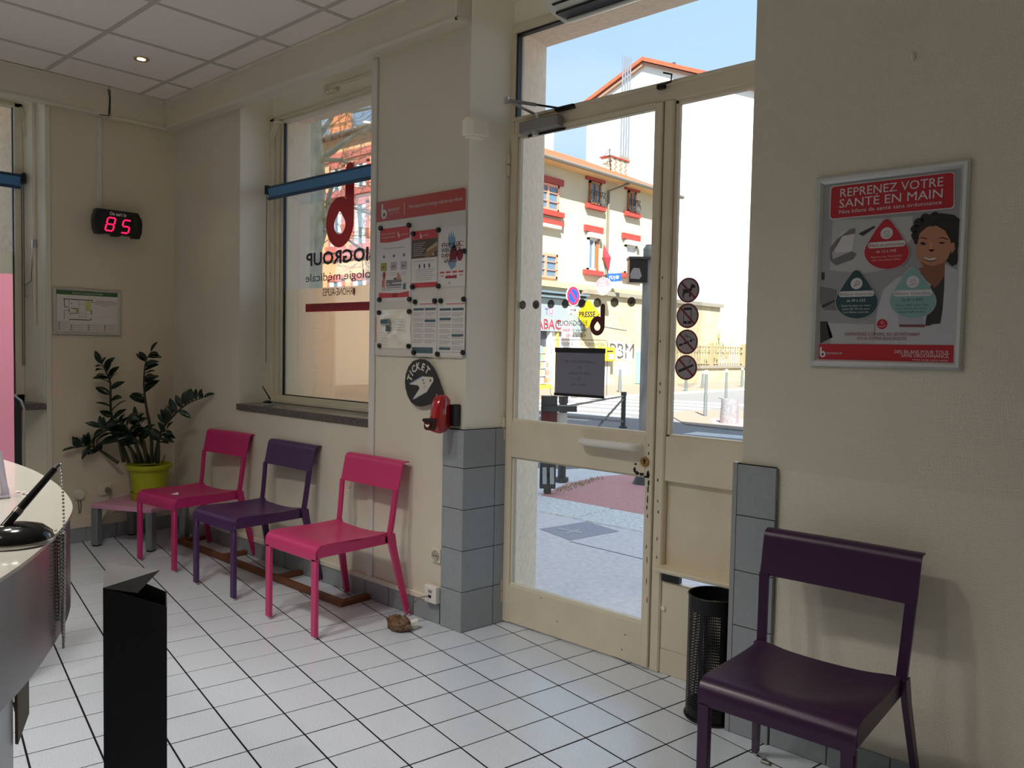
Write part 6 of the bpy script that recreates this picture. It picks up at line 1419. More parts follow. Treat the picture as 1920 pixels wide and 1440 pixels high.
pj0, pj1 = on_z(1069, 1014), on_z(1215, 1049); MB().bar(pj0 + Vector((0, 0, -0.0055)), pj1 + Vector((0, 0, -0.0055)), 0.012, 0.002).build('asphalt_seam', M('seam', (120, 114, 118), 0.9), GR)
GRASS = M('weed_green', (142, 150, 92), 0.9)
m = MB(); random.seed(9)
for k in range(150):
    t = random.random(); base = on_z(1047 + 80 * t, 922 - 26 * t); base = base + Vector((random.uniform(-0.07, 0.05), random.uniform(-0.06, 0.06), -0.01)); hgt = random.uniform(0.015, 0.05); d = Vector((random.uniform(-1, 1), random.uniform(-1, 1), 0)) * 0.02
    m.add([base, base + Vector((0.007, 0.004, 0)), base + d + Vector((0, 0, hgt))], [(0, 1, 2)])
o = m.build('weeds', GRASS, kind='stuff', fix=False); o['label'] = 'fringe of weeds along the edge of the red lane'

# ---- street furniture
DGR = M('post_grey', (72, 78, 78), 0.5, 0.3); LGR = M('bollard_grey', (112, 120, 122), 0.5, 0.3)
def base_of(px, py): return on_z(px, py)
A_ = on_z(1168, 803); B_ = on_z(1053, 902)
BAR = wthing('street_barrier', 'dark street barrier with crossed braces seen through the door glass', 'barrier', ((A_.x + B_.x) / 2, (A_.y + B_.y) / 2, 0))
dA, dB = math.hypot(A_.x, A_.y), math.hypot(B_.x, B_.y)
zA, zB = at_d(1169, 736, dA).z, at_d(1056, 745, dB).z
for P_, z_, r_ in ((A_, zA, 0.042), (B_, zB, 0.042)):
    pb_ = MB().tube([P_, P_ + Vector((0, 0, z_))], r_, 12).build('post', DGR, BAR, 40); MB().tube([P_ + Vector((0, 0, z_ - 0.06)), P_ + Vector((0, 0, z_ + 0.01))], r_ + 0.008, 12).tube([P_, P_ + Vector((0, 0, 0.04))], r_ + 0.03, 12).build('collar', DGR, pb_, 40)
MB().bar(A_ + Vector((0, 0, zA - 0.06)), B_ + Vector((0, 0, zB - 0.10)), 0.022, 0.022).build('top_rail', DGR, BAR)
MB().bar(A_ + Vector((0, 0, zA - 0.10)), B_ + Vector((0, 0, 0.15)), 0.022, 0.03).build('brace', DGR, BAR)
MB().bar(A_ + Vector((0, 0, 0.12)), B_ + Vector((0, 0, zB - 0.20)), 0.022, 0.03).build('brace', DGR, BAR)
# bike dock / terminal beside the jamb
C_ = on_z(1026, 924); dC = math.hypot(C_.x, C_.y)
TM = wthing('bike_dock', 'dark grey bicycle docking post beside the outer door jamb', 'bike dock', (C_.x, C_.y, 0))
ax_ = Vector((_right.x, _right.y, 0)).normalized(); bk = Vector((_fwd.x, _fwd.y, 0)).normalized()
def obox(c, w, d, z0, z1): 
    vs = [c + ax_ * (i * w / 2) + bk * (j * d / 2) + Vector((0, 0, z)) for z in (z0, z1) for i, j in ((-1, -1), (1, -1), (1, 1), (-1, 1))]
    return MB().add(vs, [(3, 2, 1, 0), (4, 5, 6, 7), (0, 1, 5, 4), (1, 2, 6, 5), (2, 3, 7, 6), (3, 0, 4, 7)])
obox(C_, 0.07, 0.07, 0.0, 0.06).build('foot', DGR, TM)
obox(C_, 0.150, 0.12, 0.05, 0.93).build('column', DGR, TM)
zt_ = at_d(1040, 760, dC).z
obox(C_ + ax_ * 0.10, 0.32, 0.16, zt_ - 0.055, zt_).build('head', DGR, TM)
obox(C_ - bk * 0.061, 0.145, 0.006, zt_ - 0.16, zt_ - 0.06).build('red_screen', M('dock_red', (96, 40, 44), 0.5), TM)
obox(C_ + ax_ * 0.125, 0.10, 0.02, zt_ - 0.30, zt_ - 0.07).build('white_plate', WHITE, TM)
obox(C_ - bk * 0.062, 0.08, 0.006, at_d(1027, 893, dC).z, at_d(1027, 884, dC).z).build('label_plate', BLACK, TM)
cc = C_ - bk * 0.08; MB().bar(cc + ax_ * 0.035 + Vector((0, 0, 0.26)), cc + ax_ * 0.04 + Vector((0, 0, 0.10)), 0.03, 0.04).bar(cc - ax_ * 0.035 + Vector((0, 0, 0.26)), cc - ax_ * 0.03 + Vector((0, 0, 0.10)), 0.03, 0.04).cbox(-0.001, -0.001, -0.001, 0.001, 0.001, 0.001, 0.0003).build('lock_fork', CHROME, TM)
# traffic signal post
D_ = on_z(1205, 906); dD = math.hypot(D_.x, D_.y)
TP = wthing('signal_post', 'weathered grey signal post with a black lamp box seen through the door', 'signal', (D_.x, D_.y, 0))
zT = at_d(1212, 468, dD).z
PST = M('post_weathered', (158, 160, 156), 0.7, noise=(10, 0.3, (1, 1, 0.3)))
MB().tube([D_, D_ + Vector((0, 0, zT))], 0.058, 14).build('post', PST, TP, 40)
MB().tube([D_ + Vector((0, 0, zT)), D_ + Vector((0, 0, zT + 0.05))], [0.062, 0.03], 14).build('post_cap', PST, TP, 40)
MB().tube([D_, D_ + Vector((0, 0, 0.08))], [0.11, 0.07], 14).build('base_collar', DGR, TP, 40)
zb0, zb1 = at_d(1197, 531, dD).z, at_d(1197, 488, dD).z; cb = D_ - ax_ * 0.115
hb = obox(cb, 0.185, 0.16, zb0, zb1).build('lamp_box', BLACK, TP)
obox(cb + ax_ * 0.03 - bk * 0.0, 0.26, 0.20, zb1, zb1 + 0.025).build('visor', DGR, TP)
s = Sheet(cb - ax_ * 0.05 - bk * 0.0815 + Vector((0, 0, (zb0 + zb1) / 2 - 0.02)), ax_, (0, 0, 1), 0.001)
s.poly([(-0.03, -0.06), (0.06, -0.065), (0.085, -0.03), (0.07, 0.01), (0.06, 0.045), (0.0, 0.05), (-0.02, 0.02), (-0.035, -0.02)], M('sticker_grey', (168, 164, 164), 0.7), 1); s.build('torn_sticker', TP)
# slim bollards and the stone one
def bollard(px, py, ptop, label, r_=0.035, mat=LGR):
    P_ = on_z(px, py); d_ = math.hypot(P_.x, P_.y); z_ = at_d(px, ptop, d_).z
    t = wthing('bollard', label, 'bollard', (P_.x, P_.y, 0), 'slim street bollards')
    MB().tube([P_, P_ + Vector((0, 0, z_ * 0.45))], r_ * 1.15, 10).build('sleeve', mat, t, 40); MB().tube([P_ + Vector((0, 0, z_ * 0.45)), P_ + Vector((0, 0, z_))], r_, 10).build('tube', mat, t, 40)
    MB().tube([P_ + Vector((0, 0, z_ - 0.07)), P_ + Vector((0, 0, z_ + 0.012))], r_ * 1.12, 10).build('white_cap', WHITE, t, 40)
bollard(1322, 779, 695, 'slim grey bollard just left of the round stone bollard', 0.034)
bollard(1361, 748, 693, 'slim grey bollard rising behind the round stone bollard', 0.034)
bollard(1162, 735, 688, 'slim grey bollard above the far end of the dark barrier', 0.05)
bollard(1286, 733, 700, 'slim grey bollard below the lowest forbidden sign', 0.045)
bollard(1317, 727, 697, 'slim grey far bollard left of the two nearer ones at the railing', 0.045)
bollard(1391, 725, 690, 'slim grey far bollard at the right edge of the narrow pane', 0.045)
S_ = on_z(1367, 793); dS = math.hypot(S_.x, S_.y); zS = at_d(1369, 748, dS).z; rS = 17.0 * dS / F_PX
o = wthing('stone_bollard', 'thick round grey stone bollard seen through the narrow pane', 'bollard', (S_.x, S_.y, 0))
MB().lathe([(rS * 1.0, -0.01), (rS * 0.88, zS * 0.93), (rS * 0.82, zS), (0.0, zS + 0.01)], (S_.x, S_.y, 0), 20).build('stone', M('bollard_stone', (122, 122, 126), 0.9, noise=(20, 0.2)), o, 40)
# no parking sign with arrow plate
N_ = at_d(1072, 555, 21.5)
NP = wthing('no_parking_sign', 'round blue and red no parking sign with an arrow plate on a pole', 'road sign', (N_.x, N_.y, 0))
MB().tube([(N_.x, N_.y, 0), (N_.x, N_.y, N_.z + 0.28)], 0.03, 8).build('pole', M('pole_light', (196, 206, 208), 0.5), NP, 40)
ang = math.radians(-8); su = Vector((math.cos(ang), math.sin(ang), 0))
vd = Vector((N_.x, N_.y, 0)).normalized(); side = Vector((vd.y, -vd.x, 0))
su = (side * math.cos(math.radians(48)) + vd * math.sin(math.radians(48))).normalized()
sn = su.cross(Vector((0, 0, 1)))
if sn.dot(vd) > 0: sn = -sn
MB().tube([N_ + sn * 0.035, N_ + sn * 0.055], 0.27, 28).build('disc_plate', M('sign_back', (180, 184, 186), 0.5), NP, 40)
s = Sheet(N_ + sn * 0.0555, su, (0, 0, 1), 0.002 if su.cross(Vector((0, 0, 1))).dot(sn) > 0 else -0.002)
SRED = M('sign_red', (214, 30, 62), 0.5); SBLU = M('sign_blue_road', (24, 72, 206), 0.5)
s.disc(0, 0, 0.27, WHITE, 1); s.disc(0, 0, 0.25, SRED, 2); s.disc(0, 0, 0.185, SBLU, 3); s.line([(-0.14, 0.14), (0.14, -0.14)], 0.06, SRED, 4); s.build('sign_face', NP)
s = Sheet(N_ + sn * 0.05 + Vector((0, 0, -0.375)), su, (0, 0, 1), 0.002 if su.cross(Vector((0, 0, 1))).dot(sn) > 0 else -0.002)
s.rect(-0.20, -0.09, 0.20, 0.09, WHITE, 1); s.line([(-0.12, 0), (0.12, 0)], 0.022, PBLK, 2); s.line([(0.05, 0.05), (0.12, 0), (0.05, -0.05)], 0.022, PBLK, 2); s.build('arrow_plate', NP)

# ---- cream house with red lintels
XF = -18.0
CREAM = M('cream_render', (196, 184, 156), 0.9, noise=(0.8, 0.06)); LINT = M('lintel_red', (158, 58, 48), 0.7); OAK = M('window_oak', (150, 98, 50), 0.6); ROOF = M('roof_tile', (168, 84, 56), 0.85, noise=(3, 0.12), bump=('wave', 1.3, 1.0, 0.06)); GPANE = M('window_glass_dark', (96, 122, 142), 0.25); GUT = M('gutter_zinc', (112, 106, 96), 0.6); IRON = M('wrought_iron', (58, 60, 60), 0.6); SHUT = M('shutter_grey', (204, 202, 194), 0.7)
HC_ = wthing('cream_house', 'cream rendered house with red window lintels and an orange tiled roof across the street', 'house', (-22, 24, 0))
MB().box(-27, 20.2, -0.05, XF, 29.75, 7.86).build('wall', CREAM, HC_)
zr = 7.86 + 5.2 * math.tan(math.radians(22.4))
rows = []
nr = 240
for a_ in (0, 1):
    rows.append([((-17.42, -22.6)[a_], 20.0 + 9.9 * k / nr, (7.90, zr + 0.09)[a_] + 0.035 * abs(math.sin(PI * k / 2.0))) for k in range(nr + 1)])
rf = MB().grid(rows); rf.grid([rows[1], [(-27.5, y, 7.86) for _, y, _ in rows[1]]]); rf.build('roof', ROOF, HC_)
MB().box(-18.0, 20.0, 7.80, -17.45, 29.9, 7.86).build('eave_board', M('eave_ochre', (206, 170, 118), 0.8), HC_)
MB().tube([(-17.40, 20.0, 7.86), (-17.40, 29.9, 7.86)], 0.08, 8).build('gutter', GUT, HC_)
dp = on_x(1143, 335, XF + 0.1).y
MB().tube([(-17.45, dp + 0.7, 7.80), (XF + 0.08, dp, 7.45), (XF + 0.08, dp, 3.9)], 0.05, 8).tube([(XF + 0.09, dp - 0.05, 5.5), (XF + 0.09, dp - 0.05, 4.0)], 0.035, 6).build('drainpipe', GUT, HC_)
MB().box(XF - 0.02, 20.2, 3.55, XF + 0.18, 29.75, 3.75).build('string_course', M('course_ochre', (206, 178, 132), 0.85), HC_)
def fwin(y0, y1, z0, z1, kind, lint=True, railing=False, sill=True):
    f = MB(); x = XF + 0.01
    for a_, b_, c_, d_ in ((y0, z0, y0 + 0.09, z1), (y1 - 0.09, z0, y1, z1), (y0, z1 - 0.09, y1, z1), (y0, z0, y1, z0 + 0.08)): f.box(x, a_, b_, x + 0.06, c_, d_)
    if kind != 'shut': f.box(x, (y0 + y1) / 2 - 0.05, z0, x + 0.065, (y0 + y1) / 2 + 0.05, z1)
    if kind == 'grid':
        for t in (0.33, 0.66): f.box(x, y0, z0 + (z1 - z0) * t, x + 0.06, y1, z0 + (z1 - z0) * t + 0.03)
    W_ = f.build('window', OAK if kind == 'oak' else (M('window_salmon', (214, 140, 112), 0.6) if kind == 'grid' else SHUT), HC_)
    MB().box(x, y0 + 0.05, z0 + 0.05, x + 0.02, y1 - 0.05, z1 - 0.05).build('pane', GPANE if kind != 'shut' else SHUT, W_)
    if kind == 'oak2': pass
    if lint: MB().box(XF, y0 - 0.22, z1 + (0.22 if kind in ('blind', 'shut') else 0.02), XF + 0.10, y1 + 0.22, z1 + (0.45 if kind in ('blind', 'shut') else 0.24)).build('lintel', LINT, W_)
    if kind in ('blind', 'shut'): MB().box(XF, y0 - 0.04, z1, XF + 0.20, y1 + 0.06, z1 + 0.18).build('shutter_box', SHUT, W_)
    if sill: MB().box(XF, y0 - 0.22, z0 - 0.18, XF + 0.16, y1 + 0.22, z0).build('sill', LINT, W_)
    if railing:
        r_ = MB()
        for z in (z0 + 0.05, z0 + 0.48): r_.bar((XF + 0.20, y0 - 0.1, z), (XF + 0.20, y1 + 0.1, z), 0.025, 0.025)
        for k in range(7): y = y0 - 0.08 + (y1 - y0 + 0.16) * k / 6; r_.tube([(XF + 0.20, y + 0.06 * math.sin(t * 1.6 + k), z0 + 0.05 + 0.43 * t / 4) for t in range(5)], 0.015, 5)
        r_.build('railing', IRON, W_)
def wy(px, py): p = on_x(px, py, XF); return p.y, p.z
a = wy(1047, 402); fwin(21.0, a[0] - 0.05, 6.22, 7.15, 'grid')
fwin(20.9, wy(1043, 500)[0], 3.85, wy(1043, 478)[1], 'grid', False, False, False)
MB().box(XF, 20.9, wy(1040, 424)[1] - 0.02, XF + 0.12, wy(1053, 424)[0], wy(1040, 414)[1]).build('lintel', LINT, HC_)
MB().box(XF, 21.0, wy(1040, 430)[1], XF + 0.18, wy(1046, 424)[0], wy(1040, 424)[1]).build('shutter_box', SHUT, HC_)
fwin(24.05, 24.78, 6.80, 7.66, 'oak', True, True); fwin(26.62, 27.18, 6.86, 7.70, 'oak', True, True)
fwin(24.02, 24.72, 4.34, 5.55, 'blind'); W5 = None
fwin(26.50, 27.30, 4.42, 5.55, 'shut')
y5 = wy(1118, 470)[0]; MB().box(XF + 0.01, y5 - 0.1, 4.36, XF + 0.075, y5 + 0.06, 5.5).build('window_post', OAK, HC_)
# chimney with flue pipes
XC = -21.0
CHM = wthing('chimney_stack', 'chequered brick chimney with tall metal flue pipes on the orange roof', 'chimney', (XC, 30.3, 9.0))
c0, c1 = on_x(1147, 300, XC), on_x(1178, 300, XC)
yb0, yb1 = c0.y - 0.12, min(c1.y, c0.y + 1.3); zc1 = on_x(1160, 296, XC).z
BRK1 = M('brick_pale', (232, 214, 176), 0.9); BRK2 = M('brick_dark', (150, 120, 96), 0.9)
MB().box(XC - 0.5, yb0, 8.5, XC, yb1, zc1 - 0.05).build('stack', BRK1, CHM)
bme = None; row = 0; z = 9.0
while z < zc1 - 0.12:
    for k in range(7):
        y = yb0 + (yb1 - yb0) * (k + (0.5 if row % 2 else 0)) / 7
        if y + 0.1 < yb1 and (k + row) % 2 == 0:
            MB().box(XC - 0.02, y, z, XC + 0.015, y + 0.13, z + 0.085).build('brick', BRK2, CHM)
    z += 0.105; row += 1
MB().box(XC - 0.56, yb0 - 0.06, zc1 - 0.06, XC + 0.06, yb1 + 0.06, zc1).build('capping', LINT, CHM)
PIPE = M('flue_steel', (128, 136, 146), 0.35, 0.4)
zp = on_x(1172, 98, XC).z
for k in range(4):
    y = on_x(1164 + 4.6 * k, 290, XC - 0.25).y
    f_ = MB().tube([(XC - 0.25, y, zc1), (XC - 0.25, y, zp + 0.1 * (k == 3))], 0.040, 8).build('flue_pipe', PIPE, CHM, 40)
    MB().tube([(XC - 0.25, y, zc1), (XC - 0.25, y, zc1 + 0.25)], [0.09, 0.065], 8).build('flue_collar', GUT, f_, 40)
AN = wthing('antenna', 'thin television aerial left of the chequered chimney', 'antenna', (XC + 0.1, yb0 - 0.3, 8.6))
q0, q1 = on_x(1148, 318, XC + 0.1), on_x(1143, 278, XC + 0.1)
am = MB().tube([q0 + Vector((0, 0, -0.6)), q1], 0.02, 5); 
for (a_, b_) in (((1130, 296), (1146, 278)), ((1131, 309), (1147, 300))): am.tube([on_x(*a_, XC + 0.1), on_x(*b_, XC + 0.1)], 0.015, 5)
for t in (0.2, 0.4, 0.6, 0.8):
    for (a_, b_) in (((1130, 296), (1146, 278)), ((1131, 309), (1147, 300))): p_ = on_x(*a_, XC + 0.1).lerp(on_x(*b_, XC + 0.1), t); am.tube([p_ + Vector((-0.2, 0, 0.05)), p_ + Vector((0.2, 0, -0.05))], 0.010, 4)
am.build('aerial', IRON, AN)

# ---- white gable behind, further white block
WG = wthing('white_gable_building', 'tall blank white gable wall with a tiled roof edge behind the cream house', 'building', (-26, 46, 0))
WHW = M('white_render', (228, 228, 220), 0.9, noise=(0.35, 0.05, (1, 1, 2.5)))
MB().prism([(-33.2, -0.05), (-16.5, -0.05), (-16.5, 14.76), (-28.63, 19.80), (-33.2, 17.92)], 44, 58, 'y').build('gable_wall', WHW, WG)
rfm = MB()
for (a_, b_) in (((-33.4, 17.86), (-28.63, 19.86)), ((-28.63, 19.86), (-16.4, 14.8))):
    rfm.add([(a_[0], 43.6, a_[1]), (b_[0], 43.6, b_[1]), (b_[0], 58.2, b_[1]), (a_[0], 58.2, a_[1]), (a_[0], 43.6, a_[1] + 0.25), (b_[0], 43.6, b_[1] + 0.25), (b_[0], 58.2, b_[1] + 0.25), (a_[0], 58.2, a_[1] + 0.25)], [(0, 1, 2, 3), (7, 6, 5, 4), (0, 4, 5, 1), (1, 5, 6, 2), (2, 6, 7, 3), (3, 7, 4, 0)])
rfm.build('roof', ROOF, WG)
for (a_, b_) in (((-33.3, 17.75), (-28.63, 19.72)), ((-28.63, 19.72), (-20, 16.13))): MB().bar((a_[0], 43.9, a_[1]), (b_[0], 43.9, b_[1]), 0.3, 0.16).build('verge_board', M('verge_brown', (170, 130, 108), 0.8), WG)
for px in (1247, 1258): p_ = on_y(px, 125, 46); MB().tube([(p_.x, 46, p_.z - 1), (p_.x, 46, p_.z + 0.15)], 0.12, 6).box(p_.x - 0.3, 45.9, p_.z + 0.1, p_.x + 0.3, 46.1, p_.z + 0.2).build('roof_vent', IRON, WG)
WB = wthing('white_block', 'slice of a farther white building beside the outer door jamb above the orange roof', 'building', (-44, 50, 0))
a_, b_ = at_d(1038, 260, 62), at_d(990, 260, 62); zt2 = at_d(1030, 236, 62).z
MB().prism([(a_.x, a_.y), (b_.x, b_.y), (b_.x - 6, b_.y + 6), (a_.x - 6, a_.y + 6)], -0.05, zt2 + 0.6).build('wall', WHW, WB); MB().prism([(a_.x + 0.2, a_.y), (b_.x, b_.y - 0.3), (b_.x - 6, b_.y + 6), (a_.x - 6, a_.y + 6)], zt2 + 0.6, zt2 + 1.0).build('roof', GUT, WB)

# ---- rough boundary wall with graffiti, railing on a low wall
ROUGH = M('rough_render', (190, 176, 142), 0.95, noise=(1.6, 0.16), bump=('noise', 5, 0.6, 0.08))
BW = wthing('boundary_wall', 'rough yellowish stone wall with faint graffiti under the cream house', 'wall', (XF + 0.2, 29, 0))
yw0 = on_x(1098, 600, XF + 0.25).y; yw1 = on_x(1350, 600, XF + 0.25).y
MB().box(XF - 0.05, yw0, -0.05, XF + 0.25, yw1, 3.42).build('wall_body', ROUGH, BW)
MB().box(XF - 0.10, yw0 - 0.1, 3.42, XF + 0.38, yw1 + 0.1, 3.58).build('coping', M('coping_grey', (136, 130, 116), 0.9), BW)
XG = XF + 0.25
def gy_(px, py): p = on_x(px, py, XG); return (p.y, p.z)
s = Sheet((XG, 0, 0), (0, 1, 0), (0, 0, 1), 0.004); GRF = M('graffiti_black', (70, 66, 66), 0.8); GRY2 = M('graffiti_cream', (246, 238, 196), 0.8); GRW = M('graffiti_white', (244, 242, 238), 0.8)
s.poly([gy_(*q_) for q_ in ((1143, 640), (1152, 638), (1156, 642), (1168, 640), (1172, 650), (1180, 642), (1186, 655), (1190, 675), (1180, 678), (1165, 672), (1148, 674), (1142, 660))], GRY2, 1)
a, b = gy_(1143, 672), gy_(1188, 672); s.text('PBM', a[0], a[1], gy_(1150, 642)[1] - a[1], GRF, 2, 'l', b[0] - a[0])
a = gy_(1150, 672); s.text('PBM', a[0] - 0.12, a[1] + 0.10, gy_(1150, 646)[1] - a[1] - 0.2, GRY2, 3, 'l', b[0] - a[0] - 0.2)
c_ = gy_(1167, 692); s.disc(c_[0], c_[1], 0.62, GRW, 1, 22, 0.30)
s.line([gy_(1128, 612), gy_(1150, 616), gy_(1175, 620)], 0.03, GRF, 1); s.build('graffiti', BW)
FN = wthing('railing', 'pale ornamental railing on a low stone wall beyond the road', 'railing', (-17.2, 36, 0))
XR = -17.2; yf0, yf1 = on_x(1262, 690, XR).y, 43.7
MB().box(XR - 0.15, yf0, -0.05, XR + 0.15, yf1, 0.62).build('low_wall', ROUGH, FN); MB().box(XR - 0.22, yf0, 0.62, XR + 0.22, yf1, 0.74).build('coping', M('coping_grey', (136, 130, 116), 0.9), FN)
RLM = M('railing_cream', (150, 138, 106), 0.7)
for z in (0.80, 1.32, 1.56): MB().box(XR - 0.03, yf0, z, XR + 0.03, yf1, z + 0.05).build('rail', RLM, FN)
pme = MB().box(-0.02, -0.035, 0, 0.02, 0.035, 0.92).mesh('picket', RLM); y = yf0 + 0.1; k = 0
dme = MB().add([(0, -0.09, 1.45), (0, 0, 1.35), (0, 0.09, 1.45), (0, 0, 1.55), (0.03, 0, 1.45)], [(0, 1, 4), (1, 2, 4), (2, 3, 4), (3, 0, 4)]).mesh('ornament', RLM)
while y < yf1 - 0.1:
    link('picket', pme, FN).location = (XR, y, 0.70)
    if k % 2 == 0: link('ornament', dme, FN).location = (XR + 0.02, y + 0.12, 0)
    y += 0.24; k += 1
y = yf0
while y < yf1: MB().box(XR - 0.09, y - 0.1, 0.7, XR + 0.09, y + 0.1, 1.75).build('railing_post', RLM, FN); y += 3.2
SHB = M('shrub_olive', (150, 146, 104), 0.9); 
SB_ = wthing('bare_shrub', 'small bare shrub leaning over the railing left side', 'shrub', (-18.3, 33.5, 0)); m = MB(); random.seed(4)
for k in range(26): p_ = Vector((-17.62 + random.uniform(-.08, .08), 34.0 + random.uniform(-.8, .8), 1.0)); m.tube([p_, p_ + Vector((random.uniform(-.05, .15), random.uniform(-.6, .9), random.uniform(.6, 1.5)))], 0.02, 4)
m.build('twigs', SHB, SB_, kind='stuff')

# ---- tobacconist shop
SHP = wthing('tobacco_shop', 'corner tobacco shop with a pale grey sign band and pink TABAC letters', 'shop', (XF, 22.5, 0))
XS = XF + 0.22; ysh0, ysh1 = 20.3, on_x(1094, 600, XS).y
SGR = M('shop_band', (140, 152, 156), 0.6); zb0, zb1 = on_x(1060, 622, XS).z, on_x(1060, 562, XS).z
MB().box(XF, ysh0, zb0, XS, ysh1, zb1).build('sign_band', SGR, SHP)
for z_ in (zb1 + 0.02, zb1 + 0.18): MB().box(XF, ysh0, z_, XS + 0.15, ysh1 + 0.15, z_ + 0.07).build('awning_case', M('case_grey', (104, 122, 130), 0.5), SHP)
SD = M('shop_dark', (62, 66, 74), 0.5); yd1 = on_x(1031, 680, XS).y
MB().box(XF - 0.02, ysh0, 0.0, XF + 0.03, yd1, zb0).build('shop_opening', SD, SHP)
MB().box(XF, yd1, 0.0, XF + 0.10, ysh1, zb0).build('shop_wall', M('shop_wall', (226, 226, 222), 0.8), SHP)
for px, cl in ((1034, (206, 214, 226)), (1047, (196, 170, 90))): yy = on_x(px, 660, XS).y; MB().box(XF + 0.06, yy - 0.05, 0.0, XS - 0.04, yy + 0.05, zb0).build('pilaster', M('pil_%d' % px if False else ('pilaster_pale' if px == 1034 else 'pilaster_ochre'), cl, 0.6), SHP)
s = Sheet((XS, 0, 0), (0, 1, 0), (0, 0, 1), 0.01); NEO = M('neon_red', (196, 30, 48), 0.5); NEO2 = M('neon_pink', (244, 176, 180), 0.5); VIO = M('violet_letter', (126, 88, 190), 0.5)
def sy(px, py): p = on_x(px, py, XS); return (p.y, p.z)
a, b = sy(1018, 616), sy(1051, 616); Wd = (b[0] - a[0]); h_ = sy(1030, 597)[1] - a[1]
s.text('TABAC', b[0] - Wd * 1.68 + 0.02, a[1] - 0.02, h_ + 0.04, NEO2, 1, 'l', Wd * 1.70); s.text('TABAC', b[0] - Wd * 1.68, a[1], h_, NEO, 2, 'l', Wd * 1.68)
a, b = sy(1021, 588), sy(1036, 588); h_ = sy(1028, 577)[1] - a[1]; s.text('TU', a[0], a[1], h_, VIO, 2, 'l', (b[0] - a[0])); s.disc(b[0] - 0.08, a[1] + 0.10, 0.16, NEO2, 1)
s.build('shop_lettering', SHP)
yb_ = on_x(1060, 620, XS).y; MB().tube([(XS + 0.02, yb_, 2.0), (XS + 0.02, yb_ + 0.01, 2.0)], 0.01, 4).box(XS, yb_ - 0.22, 1.75, XS + 0.18, yb_ + 0.22, 2.25).build('lit_box', M('box_rose', (190, 150, 156), 0.5), SHP)
# newspaper rack with stacked magazines
RK = wthing('magazine_rack', 'yellow footed magazine rack full of bright covers at the shop door', 'rack', (-17.2, 21.4, 0))
yr0, yr1 = on_x(1008, 690, -17.2).y, on_x(1031, 690, -17.2).y
MB().box(-17.6, yr0, 0.0, -17.1, yr1, 0.14).build('foot', M('rack_yellow', (240, 206, 70), 0.6), RK); MB().box(-17.62, yr0, 0.1, -17.56, yr1, 1.45).build('back', SHUT, RK)
cols = [(240, 214, 120), (236, 150, 60), (244, 244, 240), (120, 170, 200), (228, 120, 100), (250, 230, 150), (206, 206, 226), (180, 120, 80)]
for r_ in range(5):
    MB().box(-17.55, yr0, 0.16 + 0.26 * r_, -17.15 - 0.04 * r_, yr1, 0.18 + 0.26 * r_).build('shelf', SHUT, RK)
    for k in range(6):
        y = yr0 + (yr1 - yr0) * k / 6; cl = cols[(r_ * 3 + k * 5) % 8]
        MB().box(-17.20 - 0.04 * r_, y + 0.02, 0.18 + 0.26 * r_, -17.18 - 0.04 * r_, y + (yr1 - yr0) / 6 - 0.02, 0.38 + 0.26 * r_).build('magazine', M('cover_%s' % 'abcdefgh'[(r_ * 3 + k * 5) % 8], cl, 0.5), RK)
# projecting signs
def proj(name, label, px, py, X):
    p_ = on_x(px, py, X); t = wthing(name, label, 'shop sign', (X, p_.y, p_.z)); return t, p_
t, c_ = proj('press_sign', 'yellow diamond sign reading PRESSE', 1101, 589, -17.35); YEL = M('press_yellow', (214, 178, 8), 0.5)
R_ = 0.50
MB().prism([(c_.x - R_, c_.z), (c_.x, c_.z - R_ * 1.02), (c_.x + R_, c_.z), (c_.x, c_.z + R_ * 1.02)], c_.y, c_.y + 0.12, 'y').build('panel', YEL, t)
s = Sheet((c_.x, c_.y, c_.z), (1, 0, 0), (0, 0, 1), 0.006); s.text('PRESSE', 0, -0.10, 0.20, PBLK, 1, 'c', 0.74, bold=0.03); s.build('lettering', t)
MB().bar((XF, c_.y + 0.06, c_.z), (c_.x - R_ + 0.05, c_.y + 0.06, c_.z), 0.05, 0.05).build('bracket', IRON, t)
t, c_ = proj('round_sign', 'round half pink half white sign beside the blue sign', 1130, 537, -17.45)
MB().tube([(c_.x, c_.y, c_.z), (c_.x, c_.y + 0.12, c_.z)], 0.33, 28).build('panel', WHITE, t, 40)
s = Sheet((c_.x, c_.y, c_.z), (1, 0, 0), (0, 0, 1), 0.006); PKS = M('sign_rose', (232, 126, 140), 0.5)
s.poly([(0.32 * math.cos(PI * k / 16), 0.32 * math.sin(PI * k / 16)) for k in range(17)], PKS, 1); s.text('Point', 0, 0.15, 0.10, WHITE, 2, 'c', 0.26); s.text('APPEL', 0, 0.02, 0.09, WHITE, 2, 'c', 0.36); s.text('TEL', 0, -0.21, 0.15, PKS, 2, 'c', 0.34); s.build('lettering', t)
MB().bar((XF, c_.y + 0.06, c_.z), (c_.x - 0.3, c_.y + 0.06, c_.z), 0.04, 0.04).build('bracket', IRON, t)
t, c_ = proj('blue_sign', 'small blue sign with white letters above the rough wall', 1152, 520, -17.45)
BLS = M('sign_royal', (30, 88, 200), 0.5)
MB().box(c_.x - 0.34, c_.y, c_.z - 0.15, c_.x + 0.26, c_.y + 0.1, c_.z + 0.15).build('panel', BLS, t)
s = Sheet((c_.x, c_.y, c_.z), (1, 0, 0), (0, 0, 1), 0.006); s.text('FDJ', -0.10, -0.06, 0.13, WHITE, 1, 'c', 0.26); s.disc(0.14, 0.0, 0.07, WHITE, 1, 12); s.build('lettering', t)
MB().bar((XF, c_.y + 0.05, c_.z + 0.1), (c_.x - 0.3, c_.y + 0.05, c_.z + 0.1), 0.05, 0.05).build('bracket', IRON, t)
